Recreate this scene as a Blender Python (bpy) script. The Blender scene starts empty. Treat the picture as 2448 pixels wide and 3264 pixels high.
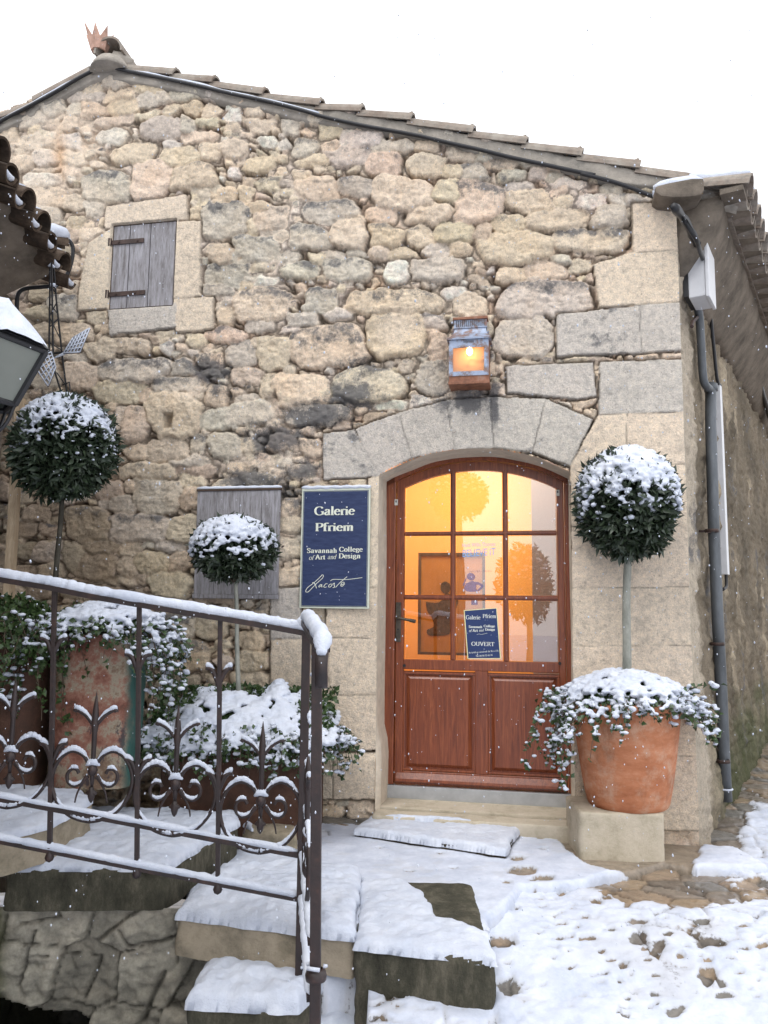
import bpy, bmesh, math, random
import numpy as np
from mathutils import Vector, Matrix
random.seed(7); RS = np.random.RandomState(11)
PI = math.pi
# ---------------------------------------------------------------- camera, world, sun, exposure
F_PX = 2540.0; PITCH = math.radians(7.0); ROLL = math.radians(0.65)
CAM = np.array([0.0, 0.0, 1.29])
_f = np.array([0, math.cos(PITCH), math.sin(PITCH)])
_r0 = np.array([1.0, 0, 0]); _u0 = np.cross(_r0, _f)
_r = _r0*math.cos(ROLL) + _u0*math.sin(ROLL)
_u = _u0*math.cos(ROLL) - _r0*math.sin(ROLL)
sc = bpy.context.scene
cam_d = bpy.data.cameras.new('camera'); cam = bpy.data.objects.new('camera', cam_d)
sc.collection.objects.link(cam); sc.camera = cam
cam_d.sensor_fit = 'VERTICAL'; cam_d.sensor_height = 36.0; cam_d.lens = 36.0*F_PX/3264.0
cam_d.clip_start = 0.05; cam_d.clip_end = 500
cam.matrix_world = Matrix(((_r[0], _u[0], -_f[0], CAM[0]), (_r[1], _u[1], -_f[1], CAM[1]), (_r[2], _u[2], -_f[2], CAM[2]), (0, 0, 0, 1)))
W = bpy.data.worlds.new('World'); sc.world = W; W.use_nodes = True
nt = W.node_tree; nt.nodes.clear()
SUN_EL = math.radians(62); SUN_AZ = math.radians(222)
sky = nt.nodes.new('ShaderNodeTexSky'); sky.sky_type = 'NISHITA'; sky.sun_disc = False
sky.sun_elevation = SUN_EL; sky.sun_rotation = SUN_AZ; sky.air_density = 1.0; sky.dust_density = 3.0; sky.ozone_density = 1.0
hs = nt.nodes.new('ShaderNodeHueSaturation'); hs.inputs['Saturation'].default_value = 0.16
bg = nt.nodes.new('ShaderNodeBackground'); bg.inputs['Strength'].default_value = 0.15
wo = nt.nodes.new('ShaderNodeOutputWorld')
cl = nt.nodes.new('ShaderNodeMix'); cl.data_type = 'RGBA'; cl.inputs[0].default_value = .78; cl.inputs[7].default_value = (6.9, 7.05, 7.4, 1)   # closed cloud cover over the clear-sky model
nt.links.new(sky.outputs[0], hs.inputs['Color']); nt.links.new(hs.outputs[0], cl.inputs[6]); nt.links.new(cl.outputs[2], bg.inputs[0]); nt.links.new(bg.outputs[0], wo.inputs[0])
sun_d = bpy.data.lights.new('sun', 'SUN'); sun_d.energy = 0.6; sun_d.angle = math.radians(25); sun_d.color = (1.0, .97, .93)
sun = bpy.data.objects.new('sun', sun_d); sc.collection.objects.link(sun)
_sd = Vector((math.sin(SUN_AZ)*math.cos(SUN_EL), math.cos(SUN_AZ)*math.cos(SUN_EL), math.sin(SUN_EL)))
sun.rotation_euler = _sd.to_track_quat('Z', 'Y').to_euler(); sun.location = (-2, -3, 9)
sc.view_settings.view_transform = 'Standard'; sc.view_settings.look = 'None'
sc.view_settings.exposure = 1.02; sc.view_settings.gamma = 1.0
sc.render.resolution_x = 768; sc.render.resolution_y = 1024
sc.cycles.use_denoising = True
sc.cycles.max_bounces = 7; sc.cycles.transparent_max_bounces = 12
# ---------------------------------------------------------------- geometry of the view: a photo pixel to a ray, and to real surfaces
def ray(px, py):
    return _f + _r*((px-1224)/F_PX) - _u*((py-1632)/F_PX)
def project(P):
    d = np.asarray(P, float) - CAM
    z = d@_f
    return 1224 + F_PX*(d@_r)/z, 1632 - F_PX*(d@_u)/z
TH = math.radians(11.0)
UD = np.array([math.cos(TH), -math.sin(TH), 0]); ND = np.array([-math.sin(TH), -math.cos(TH), 0])
WO = np.array([0, 5.08, 0.0])
def hit(px, py, o, n):
    d = ray(px, py); t = ((o-CAM)@n)/(d@n); return CAM + d*t
def wall_uz(px, py, h=0.0):
    p = hit(px, py, WO+ND*h, ND); return float((p-WO)@UD), float(p[2])
def wallp(u, z, h=0.0): return WO + UD*u + ND*h + np.array([0, 0, z])
def at_z(px, py, z): return hit(px, py, np.array([0, 0, z]), np.array([0, 0, 1.0]))
def at_y(px, py, y): return hit(px, py, np.array([0, y, 0.0]), np.array([0, 1.0, 0]))
# ---------------------------------------------------------------- noise
_tabs = {}
def vnoise(x, y, seed=0):
    if seed not in _tabs: _tabs[seed] = np.random.RandomState(1000+seed).rand(256, 256)*2-1
    T = _tabs[seed]; xi = np.floor(x).astype(int); yi = np.floor(y).astype(int)
    fx = x-xi; fy = y-yi; fx = fx*fx*(3-2*fx); fy = fy*fy*(3-2*fy)
    a = T[xi % 256, yi % 256]; b = T[(xi+1) % 256, yi % 256]; c = T[xi % 256, (yi+1) % 256]; d = T[(xi+1) % 256, (yi+1) % 256]
    return (a*(1-fx)+b*fx)*(1-fy)+(c*(1-fx)+d*fx)*fy
def fbm(x, y, seed=0, o=4):
    r = 0; a = 1.0; t = 0
    for k in range(o): r = r + a*vnoise(x*2**k+k*17.3, y*2**k+k*5.1, seed+k); t += a; a *= .5
    return r/t
def sstep(a, b, x):
    t = np.clip((x-a)/(b-a), 0, 1); return t*t*(3-2*t)
# ---------------------------------------------------------------- objects
COL = sc.collection
def tag(o, label=None, cat=None, group=None, kind=None):
    if label: o['label'] = label
    if cat: o['category'] = cat
    if group: o['group'] = group
    if kind: o['kind'] = kind
    return o
def thing(name, label, cat, loc=(0, 0, 0), group=None):
    o = bpy.data.objects.new(name, None); COL.objects.link(o); o.empty_display_size = .1
    o.location = tuple(float(v) for v in loc)
    return tag(o, label, cat, group)
def mesh_np(name, V, F, mat, parent=None, smooth=False, attrs=None):
    """V Nx3 world coordinates; F list of arrays of faces (MxK) or one array"""
    V = np.asarray(V, np.float64)
    if parent is not None:
        off = np.zeros(3); p = parent
        while p is not None: off += np.array(p.location); p = p.parent
        V = V - off
    if isinstance(F, list) and not isinstance(F[0], np.ndarray): F = np.array(F)
    Fs = F if isinstance(F, list) else [F]
    Fs = [np.asarray(f, np.int32) for f in Fs if len(f)]
    me = bpy.data.meshes.new(name)
    me.vertices.add(len(V)); me.vertices.foreach_set('co', V.astype(np.float32).ravel())
    idx = np.concatenate([f.ravel() for f in Fs]); tot = np.concatenate([np.full(len(f), f.shape[1], np.int32) for f in Fs])
    st = np.concatenate([[0], np.cumsum(tot)[:-1]]).astype(np.int32)
    me.loops.add(len(idx)); me.loops.foreach_set('vertex_index', idx)
    me.polygons.add(len(tot)); me.polygons.foreach_set('loop_start', st); me.polygons.foreach_set('loop_total', tot)
    me.update(calc_edges=True); me.validate()
    if smooth: me.polygons.foreach_set('use_smooth', np.ones(len(me.polygons), bool))
    if attrs:
        for k, a in attrs.items():
            a = np.asarray(a, np.float32)
            if a.ndim == 1:
                at = me.attributes.new(k, 'FLOAT', 'POINT'); at.data.foreach_set('value', a)
            else:
                at = me.attributes.new(k, 'FLOAT_COLOR', 'POINT')
                at.data.foreach_set('color', np.concatenate([a, np.ones((len(a), 1), np.float32)], 1).ravel())
    if mat is not None: me.materials.append(mat)
    o = bpy.data.objects.new(name, me); COL.objects.link(o)
    if parent is not None: o.parent = parent
    return o
class MB:
    def __init__(s): s.v = []; s.f = []; s.n = 0
    def add(s, V, F):
        V = [tuple(float(c) for c in p) for p in V]; s.v += V
        s.f += [tuple(i+s.n for i in f) for f in F]; s.n += len(V); return s
    def frame_box(s, o, ax, ay, az, x0, x1, y0, y1, z0, z1):
        o = np.asarray(o, float); P = []
        for z in (z0, z1):
            for y in (y0, y1):
                for x in (x0, x1): P.append(o+ax*x+ay*y+az*z)
        return s.add(P, [(0, 2, 3, 1), (4, 5, 7, 6), (0, 1, 5, 4), (2, 6, 7, 3), (0, 4, 6, 2), (1, 3, 7, 5)])
    def box(s, x0, x1, y0, y1, z0, z1):
        return s.frame_box((0, 0, 0), np.array([1., 0, 0]), np.array([0, 1., 0]), np.array([0, 0, 1.]), x0, x1, y0, y1, z0, z1)
    def wbox(s, u0, u1, z0, z1, h0, h1):      # box in the frame of the front wall
        return s.frame_box(WO, UD, np.array([0, 0, 1.]), ND, u0, u1, z0, z1, h0, h1)
    def tube(s, pts, r, n=8, cap=True, sq=None):
        pts = [np.asarray(p, float) for p in pts]; rr = r if hasattr(r, '__len__') else [r]*len(pts)
        V = []; F = []; m = len(pts); up = None
        for i, p in enumerate(pts):
            t = pts[min(i+1, m-1)]-pts[max(i-1, 0)]; t = t/(np.linalg.norm(t)+1e-9)
            if up is None:
                up = np.array([0, 0, 1.]) if abs(t[2]) < .9 else np.array([0, 1., 0])
            up = up - t*(up@t); up /= np.linalg.norm(up)+1e-9; sd = np.cross(t, up)
            for k in range(n):
                a = 2*PI*k/n + (PI/4 if n == 4 else 0)
                V.append(p+(sd*math.cos(a)+up*math.sin(a))*rr[i])
        for i in range(m-1):
            for k in range(n):
                F.append((i*n+k, i*n+(k+1) % n, (i+1)*n+(k+1) % n, (i+1)*n+k))
        if cap: F.append(tuple(range(n))[::-1]); F.append(tuple((m-1)*n+k for k in range(n)))
        return s.add(V, F)
    def lathe(s, c, prof, n=32, ax=(0, 0, 1)):
        c = np.asarray(c, float); V = []; F = []
        for (r, z) in prof:
            for k in range(n):
                a = 2*PI*k/n; V.append(c+np.array([r*math.cos(a), r*math.sin(a), z]))
        for i in range(len(prof)-1):
            for k in range(n): F.append((i*n+k, i*n+(k+1) % n, (i+1)*n+(k+1) % n, (i+1)*n+k))
        return s.add(V, F)
    def prism(s, poly, d):       # poly: list of 3D points (planar), d: extrusion vector
        d = np.asarray(d, float); P = [np.asarray(p, float) for p in poly]; n = len(P)
        F = [tuple(range(n)), tuple(range(2*n-1, n-1, -1))]+[(i, i+n, (i+1) % n+n, (i+1) % n) for i in range(n)]
        return s.add(P+[p+d for p in P], F)
    def build(s, name, mat, parent=None, smooth=False, bevel=0, seg=2):
        V = np.array(s.v)
        if parent is not None:
            off = np.zeros(3); p = parent
            while p is not None: off += np.array(p.location); p = p.parent
            V = V-off
        me = bpy.data.meshes.new(name); me.from_pydata(V.tolist(), [], s.f); me.validate()
        bm = bmesh.new(); bm.from_mesh(me); bmesh.ops.recalc_face_normals(bm, faces=bm.faces)
        if bevel:
            es = [e for e in bm.edges if len(e.link_faces) == 2 and e.calc_face_angle(0) > .5]
            bmesh.ops.bevel(bm, geom=es, offset=bevel, segments=seg, affect='EDGES', profile=.7, clamp_overlap=True)
        bm.to_mesh(me); bm.free()
        if smooth: me.polygons.foreach_set('use_smooth', np.ones(len(me.polygons), bool))
        me.materials.append(mat)
        o = bpy.data.objects.new(name, me); COL.objects.link(o)
        if parent is not None: o.parent = parent
        return o
# ---------------------------------------------------------------- materials
class NT:
    def __init__(s, name, rough=.8, col=(.5, .5, .5), spec=.3):
        s.m = bpy.data.materials.new(name); s.m.use_nodes = True; s.t = s.m.node_tree
        s.b = s.t.nodes['Principled BSDF']; s.b.inputs['Roughness'].default_value = rough
        s.b.inputs['Base Color'].default_value = (*col, 1); s.b.inputs['Specular IOR Level'].default_value = spec
    def n(s, t, **k):
        nd = s.t.nodes.new(t)
        for a, b in k.items(): setattr(nd, a, b)
        return nd
    def l(s, a, b): s.t.links.new(a, b)
    def coord(s):
        if not hasattr(s, '_c'): s._c = s.n('ShaderNodeTexCoord').outputs['Object']
        return s._c
    def noise(s, scale, detail=5, rough=.6, stretch=None, dist=0):
        n = s.n('ShaderNodeTexNoise'); n.inputs['Scale'].default_value = scale; n.inputs['Detail'].default_value = detail
        n.inputs['Roughness'].default_value = rough; n.inputs['Distortion'].default_value = dist
        if stretch:
            m = s.n('ShaderNodeMapping'); m.inputs['Scale'].default_value = stretch; s.l(s.coord(), m.inputs[0]); s.l(m.outputs[0], n.inputs['Vector'])
        else: s.l(s.coord(), n.inputs['Vector'])
        return n.outputs['Fac']
    def ramp(s, fac, stops):
        r = s.n('ShaderNodeValToRGB'); e = r.color_ramp.elements
        while len(e) < len(stops): e.new(.5)
        for i, (p, c) in enumerate(stops):
            e[i].position = p; e[i].color = (*c, 1) if len(c) == 3 else c
        s.l(fac, r.inputs[0]); return r.outputs[0]
    def mix(s, fac, a, b, mode='MIX'):
        m = s.n('ShaderNodeMix', data_type='RGBA', blend_type=mode)
        for v, i in ((fac, 0), (a, 6), (b, 7)):
            if isinstance(v, (int, float)): m.inputs[i].default_value = v
            elif isinstance(v, tuple): m.inputs[i].default_value = (*v, 1)
            else: s.l(v, m.inputs[i])
        return m.outputs[2]
    def math(s, op, a, b=None, clamp=False):
        m = s.n('ShaderNodeMath', operation=op, use_clamp=clamp)
        for v, i in ((a, 0), (b, 1)):
            if v is None: continue
            if isinstance(v, (int, float)): m.inputs[i].default_value = v
            else: s.l(v, m.inputs[i])
        return m.outputs[0]
    def attr(s, name, fac=False):
        a = s.n('ShaderNodeAttribute', attribute_name=name); return a.outputs['Fac' if fac else 'Color']
    def col(s, c): s.l(c, s.b.inputs['Base Color']) if not isinstance(c, tuple) else None
    def bump(s, h, strength=.5, dist=.01):
        b = s.n('ShaderNodeBump'); b.inputs['Strength'].default_value = strength; b.inputs['Distance'].default_value = dist
        s.l(h, b.inputs['Height']); s.l(b.outputs[0], s.b.inputs['Normal']); return b
def M_simple(name, col, rough=.6, spec=.4, var=.25, scale=20, metal=0, bump=.15, bs=60):
    m = NT(name, rough, col, spec); m.b.inputs['Metallic'].default_value = metal
    n = m.noise(scale); c = m.ramp(n, [(.3, tuple(v*(1-var) for v in col)), (.7, tuple(min(1, v*(1+var)) for v in col))]); m.col(c)
    if bump: m.bump(m.noise(bs), bump, .004)
    return m.m
def mk_snow():
    m = NT('snow', .75, (.82, .85, .90), .25)
    n = m.noise(7, 7, .7); m.col(m.ramp(n, [(.3, (.47, .51, .60)), (.68, (.64, .67, .74))]))
    b = m.bump(m.math('ADD', m.noise(35, 6, .7), m.math('MULTIPLY', m.noise(160, 4, .7), .5)), .7, .010)
    return m.m
SNOW = mk_snow()
# ---------------------------------------------------------------- the stone gable wall
TONE = {'c': (.66, .58, .465), 'y': (.66, .57, .44), 'o': (.69, .575, .46), 'g': (.58, .535, .465), 'w': (.74, .69, .62), 'b': (.50, .43, .345)}
STONES = []   # cx, cy, a, b, rot, exp, tone, stain, (source pixels of the wall drawing)
def reg(x0, y0, s, txt):
    for ln in txt.strip().split(';'):
        p = ln.split()
        if len(p) < 5: continue
        cx, cy, w, h = (float(v) for v in p[:4]); rot = 0.0; k = 4
        if p[4].lstrip('-').isdigit(): rot = float(p[4]); k = 5
        t = p[k]; STONES.append((x0+cx/s, y0+cy/s, w/s/2, h/s/2, rot, t[0], .8 if len(t) > 1 else 0.0))
reg(0, 50, 2.37, """675 535 180 110 -15 c;890 490 230 110 -10 g;1140 535 210 110 -8 c;640 630 260 90 -5 g;910 600 250 90 -8 y;1180 630 250 110 -10 g;
1420 600 230 100 -5 g;1600 610 130 100 g;720 725 190 100 -5 y;935 690 230 130 -12 y;1300 720 130 80 -20 c;1440 705 170 90 -12 y;1600 720 140 90 -5 o;
530 820 120 100 c;870 800 280 60 -10 c;1120 760 200 50 -12 c;1215 855 300 140 -5 g;1430 830 130 110 g;1575 810 170 80 5 c;840 920 220 120 -5 w;
1290 960 140 70 -10 w;1500 925 270 90 o;1005 1050 310 150 -10 c;1365 1055 290 150 -3 y;1590 1035 130 130 c;1140 1250 280 300 o;810 1310 350 250 -5 gd;
1455 1225 350 200 -5 y;1520 1385 150 140 c;400 700 170 120 -25 gd;560 720 130 90 g;250 780 200 120 -15 g;60 900 150 150 c;1640 1340 80 130 c;
150 1130 170 120 -10 c;330 1080 190 100 -10 w;320 1250 260 120 -5 w;540 960 160 110 w;560 1090 170 90 c;300 1390 220 110 g;540 1420 180 110 c""")
reg(900, 200, 1.508, """235 325 125 70 c;385 365 200 85 -3 w;110 410 130 80 -5 gd;235 405 90 55 c;530 400 200 65 g;150 475 150 55 -5 y;320 455 210 90 -5 g;485 490 165 105 o;
690 400 130 60 c;690 500 180 110 c;830 530 140 60 c;860 440 150 80 g;915 530 130 90 gd;1100 540 110 60 g;1230 535 120 70 g;580 630 290 155 5 c;790 625 130 100 y;
950 675 240 185 od;1185 670 215 105 3 y;1345 670 85 60 c;1485 665 160 70 w;1370 580 165 45 3 w;1325 615 70 35 o;1140 600 130 45 g;160 615 200 120 o;360 600 180 90 gd;
105 550 90 60 c;240 720 260 110 gd;480 735 145 75 o;705 735 220 90 -5 y;135 845 190 115 gd;320 825 170 150 c;500 835 155 110 yd;655 838 140 90 y;820 820 190 100 y;
960 815 75 85 o;1085 785 145 95 -15 y;1310 760 300 100 -5 y;1570 745 170 110 g;1120 895 345 145 -2 y;1475 860 350 110 cd;580 915 130 55 y;730 910 130 65 g;850 900 110 65 y;
465 920 95 65 c;355 915 105 45 g;165 940 80 50 c;245 930 90 40 g;1260 1000 190 80 c;1100 1020 150 80 y;750 1000 250 110 g;310 1000 220 110 gd;550 1010 110 110 w;90 1005 160 80 gd;40 945 90 55 g;
960 450 120 60 g;1050 480 150 50 c;1180 470 150 60 g;1330 500 150 60 c;1300 555 120 40 g;40 320 90 70 g;120 265 180 70 g;300 255 150 40 g;650 320 140 50 c;760 340 150 60 g;1580 615 120 60 g;1620 665 90 50 w""")
reg(1224, 400, 1.3554, "700 750 385 150 -3 gd;600 920 245 165 g;370 785 140 110 c;1075 325 170 38 w;840 610 100 55 c;560 580 20 40 c;690 600 20 30 c;640 665 60 30 g;760 575 90 35 g")
reg(600, 600, 1.8433, """210 200 250 220 gd;45 160 75 80 y;70 70 110 100 y;205 40 140 100 o;335 30 100 100 y;405 115 150 70 y;370 225 65 90 c;480 180 200 140 c;480 265 120 35 g;550 290 70 60 c;
400 360 270 160 gd;180 390 150 120 c;230 510 250 130 gd;420 460 120 60 c;305 410 80 60 c;370 525 100 40 g;590 415 130 60 gd;175 605 190 70 g;340 575 100 60 y;430 685 330 200 cd;
215 650 90 40 g;205 690 90 50 -20 g;225 765 90 110 c;470 550 150 50 w;785 660 200 140 gd;1215 670 530 140 yd;880 740 150 80 w;675 770 190 80 g;600 830 120 50 gd;820 930 440 240 -5 cd;
1230 860 330 250 y;1450 780 130 90 gd;1465 930 110 200 y;315 980 180 150 gd;505 975 190 190 c;220 865 230 90 od;415 815 160 80 g;50 895 100 90 c;665 1185 330 190 o;1060 1150 400 190 cd;
1430 1115 170 180 g;590 1070 70 60 g;405 915 60 60 c;770 1330 360 120 gd;1190 1275 180 50 w;1560 620 130 70 w;870 1240 80 40 g;1020 1150 20 20 c""")
reg(200, 1150, 1.8433, """410 60 390 140 -3 gd;115 85 210 150 c;700 40 150 90 gd;650 140 270 70 gd;330 190 290 120 c;485 210 80 80 y;430 370 150 210 c;345 350 70 150 w;660 320 310 270 c;
905 215 130 120 o;620 520 240 140 c;440 540 150 90 c;805 495 90 100 gd;1025 325 420 130 -10 g;960 500 190 150 g;840 430 60 30 g;495 650 340 95 c;740 590 220 70 g;780 650 230 70 b;
560 800 280 190 g;760 700 150 90 c;770 800 120 150 c;265 755 155 100 c;395 740 90 60 c;465 705 50 30 c;350 840 145 120 g;240 840 70 55 g;450 980 360 170 gd;700 985 170 150 c;
155 960 250 210 b;225 1085 220 80 b;390 1105 150 70 c;620 1090 180 65 g;500 1090 80 40 w;540 1190 200 120 y;380 1200 110 120 c;690 1180 110 120 c;190 1210 250 160 b;70 1160 120 170 b;
350 1290 150 50 c;470 1280 120 60 c;630 1320 250 150 c;1210 150 65 150 c;1300 480 180 100 o;1460 510 120 100 o;1330 860 150 120 o;1340 960 150 90 c;1330 1100 150 110 c;1320 1280 160 130 o;1090 100 180 90 c;1090 230 150 60 g""")
reg(0, 1700, 2.37, "1410 930 380 240 cd;1340 700 280 200 gd;1590 700 210 190 c;1350 1130 300 120 g;190 130 160 120 b;60 200 100 150 b;180 280 200 90 b;400 140 270 160 g;400 290 160 110 c;740 60 260 60 g;620 450 300 110 b;850 460 200 110 b;300 440 200 100 b")
reg(500, 1900, 2.074, "620 560 250 110 c;860 500 210 300 c;640 430 220 150 c;620 300 180 130 y;850 380 180 80 c")
reg(0, 600, 1.8433, """230 60 300 120 c;250 170 200 100 g;550 130 130 90 g;400 450 140 100 c;430 580 120 80 c;380 700 180 150 gd;240 620 120 90 b;230 730 180 70 b;430 850 230 110 c;600 950 190 120 c;
780 930 170 80 c;440 990 160 50 g;240 520 140 80 b;100 700 140 80 b;110 820 160 110 b;250 840 130 100 b;850 40 120 60 o""")
# dressed blocks: convex outlines, tone, stain
BLOCKS = []
def blk(x0, y0, s, pts, tone, stain=0.0):
    BLOCKS.append((np.array([(x0+a/s, y0+b/s) for a, b in pts]), tone, stain))
Q = (1224, 400, 1.3554)
blk(*Q, [(1070, 345), (1262, 335), (1275, 545), (1075, 555)], 'o'); blk(*Q, [(905, 605), (1060, 555), (1285, 545), (1290, 765), (930, 790)], 'y')
blk(*Q, [(1105, 780), (1292, 765), (1300, 975), (1110, 985)], 'g', .45); blk(*Q, [(748, 822), (1103, 783), (1108, 985), (745, 1000)], 'g', .75)
A = (950, 1150, 1.276)
blk(*A, [(1228, 8), (1590, -4), (1600, 208), (1222, 222)], 'g', .4); blk(*A, [(1222, 222), (1335, 218), (1335, 425), (1108, 430)], 'o')
blk(*A, [(1335, 218), (1600, 208), (1605, 420), (1335, 425)], 'o'); blk(*A, [(1108, 430), (1610, 420), (1615, 672), (1110, 680)], 'o')
blk(*A, [(1110, 680), (1620, 672), (1630, 920), (1112, 925)], 'o'); blk(*A, [(1112, 927), (1640, 920), (1665, 1155), (1112, 1162)], 'b', .25)
blk(*A, [(1112, 1162), (1670, 1155), (1700, 1370), (1112, 1375)], 'o', .1); blk(*A, [(1112, 1375), (1380, 1375), (1380, 1480), (1112, 1480)], 'o')
blk(*A, [(1380, 1375), (1720, 1370), (1730, 1600), (1380, 1605)], 'c', .2); blk(*A, [(1112, 1480), (1380, 1480), (1380, 1900), (1112, 1900)], 'c', .2); blk(*A, [(1380, 1605), (1750, 1600), (1760, 1900), (1380, 1900)], 'c', .35)
blk(*A, [(845, 25), (1200, 10), (1210, 145), (1130, 160), (850, 130)], 'g', .25)
blk(*A, [(105, 300), (228, 283), (328, 470), (105, 482)], 'g', .8)
for pts in ([(235, 283), (410, 213), (463, 397), (331, 476)], [(412, 213), (603, 164), (636, 365), (465, 397)], [(605, 164), (780, 150), (796, 357), (637, 365)], [(784, 150), (1005, 158), (953, 374), (798, 357)], [(1007, 158), (1200, 240), (1105, 430), (955, 374)]):
    blk(*A, pts, 'g', .5 if pts[0][0] != 605 else .2)
D4 = (900, 1400, 1.659)
blk(*D4, [(455, 208), (530, 196), (530, 782), (455, 786)], 'c', .15); blk(*D4, [(235, 800), (530, 782), (530, 1048), (235, 1050)], 'o')
blk(*D4, [(243, 1052), (530, 1048), (530, 1350), (255, 1355)], 'o'); blk(*D4, [(160, 1055), (240, 1052), (250, 1355), (160, 1358)], 'c', .1)
blk(*D4, [(130, 1360), (530, 1352), (535, 1640), (130, 1650)], 'o'); blk(*D4, [(272, 1662), (600, 1650), (610, 1900), (275, 1900)], 'y', .2); blk(*D4, [(130, 1662), (268, 1662), (272, 1900), (130, 1900)], 'c', .2)
blk(*D4, [(-60, 790), (100, 785), (100, 1050), (-60, 1055)], 'g', .2); blk(*D4, [(-60, 1060), (155, 1055), (160, 1350), (-60, 1355)], 'c', .1)
S3 = (0, 600, 1.8433)
blk(*S3, [(630, 118), (1100, 45), (1105, 200), (668, 240), (625, 245)], 'c', .1); blk(*S3, [(1033, 205), (1185, 200), (1180, 640), (1023, 655)], 'c', .15)
blk(*S3, [(1025, 655), (1255, 645), (1258, 830), (1040, 850)], 'c', .3); blk(*S3, [(530, 330), (668, 240), (648, 712), (465, 720), (480, 560)], 'c'); blk(*S3, [(640, 717), (1062, 670), (1040, 822), (655, 865)], 'g', .35)
SHUT_PX = [(363, 727), (560, 703), (554, 969), (350, 988)]
STAINS = [(664, 1185, 85, 48, 1.), (700, 1235, 50, 60, .7), (455, 1160, 100, 45, .55), (880, 1400, 150, 75, .85), (800, 1530, 170, 60, .8), (930, 1590, 110, 70, .75), (1010, 1330, 160, 50, .95), (1010, 1080, 150, 60, .55), (1160, 1170, 90, 60, .7), (1120, 1260, 120, 55, .9), (1500, 1280, 90, 50, .9), (1575, 1290, 22, 90, 1.), (1420, 1290, 45, 70, .7), (1130, 1190, 130, 60, .6), (1820, 1040, 120, 60, .5),
          (1590, 560, 70, 150, .55), (1000, 470, 400, 60, .35), (420, 300, 200, 60, .3), (560, 1330, 140, 60, .35), (860, 1780, 60, 200, .35), (960, 1500, 100, 60, .8), (700, 1230, 160, 50, .5), (250, 1950, 450, 250, .25), (150, 1000, 120, 300, .3), (1300, 560, 500, 60, .2)]
FLUSH = [(180, 470, 230, 130, 1.0), (110, 640, 150, 120, .95), (330, 620, 200, 50, .7), (290, 830, 60, 170, .9), (500, 1060, 150, 45, .8), (650, 960, 30, 130, .6), (480, 1340, 40, 60, .6), (560, 1400, 60, 40, .6), (300, 1000, 150, 60, .4), (620, 1130, 90, 60, .9), (830, 1330, 180, 90, .85), (870, 1480, 220, 110, .8), (1290, 1060, 110, 110, .75), (1150, 1230, 60, 60, .5), (930, 640, 80, 130, .55), (870, 860, 60, 110, .65), (1000, 780, 90, 30, .6), (860, 1750, 110, 240, .75), (1000, 940, 170, 20, .6), (770, 2050, 130, 150, .4), (1520, 1330, 20, 20, .0), (600, 1240, 150, 60, .8), (1250, 900, 70, 30, .3)]
DOOR_ARCH = [(1210, 1548), (1212, 1525), (1300, 1478), (1400, 1448), (1500, 1432), (1600, 1432), (1700, 1452), (1780, 1480), (1816, 1496)]
def arch_uz():
    # a true segmental arch through the traced corners and crown
    a = wall_uz(1210, 1527); b = wall_uz(1815, 1494); c = wall_uz(1555, 1430); return a, b, c
_a, _b, _c = arch_uz()
DU0, DU1 = _a[0], _b[0]; DSP = (_a[1]+_b[1])/2; DCR = _c[1]; DMID = (DU0+DU1)/2
_rise = DCR-DSP; _hw = (DU1-DU0)/2; DR = (_hw**2+_rise**2)/(2*_rise); DZC = DCR-DR
def arch_z(u): return DZC+math.sqrt(max(DR**2-(u-DMID)**2, 0))
DZ0 = 0.02
UC = wall_uz(2165, 1000)[0]          # the house corner
PEAK = wall_uz(352, 205); RE = wall_uz(2290, 575); LE = wall_uz(0, 355)
ZR = lambda u: np.where(u > PEAK[0], PEAK[1]+(u-PEAK[0])*(RE[1]-PEAK[1])/(RE[0]-PEAK[0]), PEAK[1]+(u-PEAK[0])*(PEAK[1]-LE[1])/(PEAK[0]-LE[0]))
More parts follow.
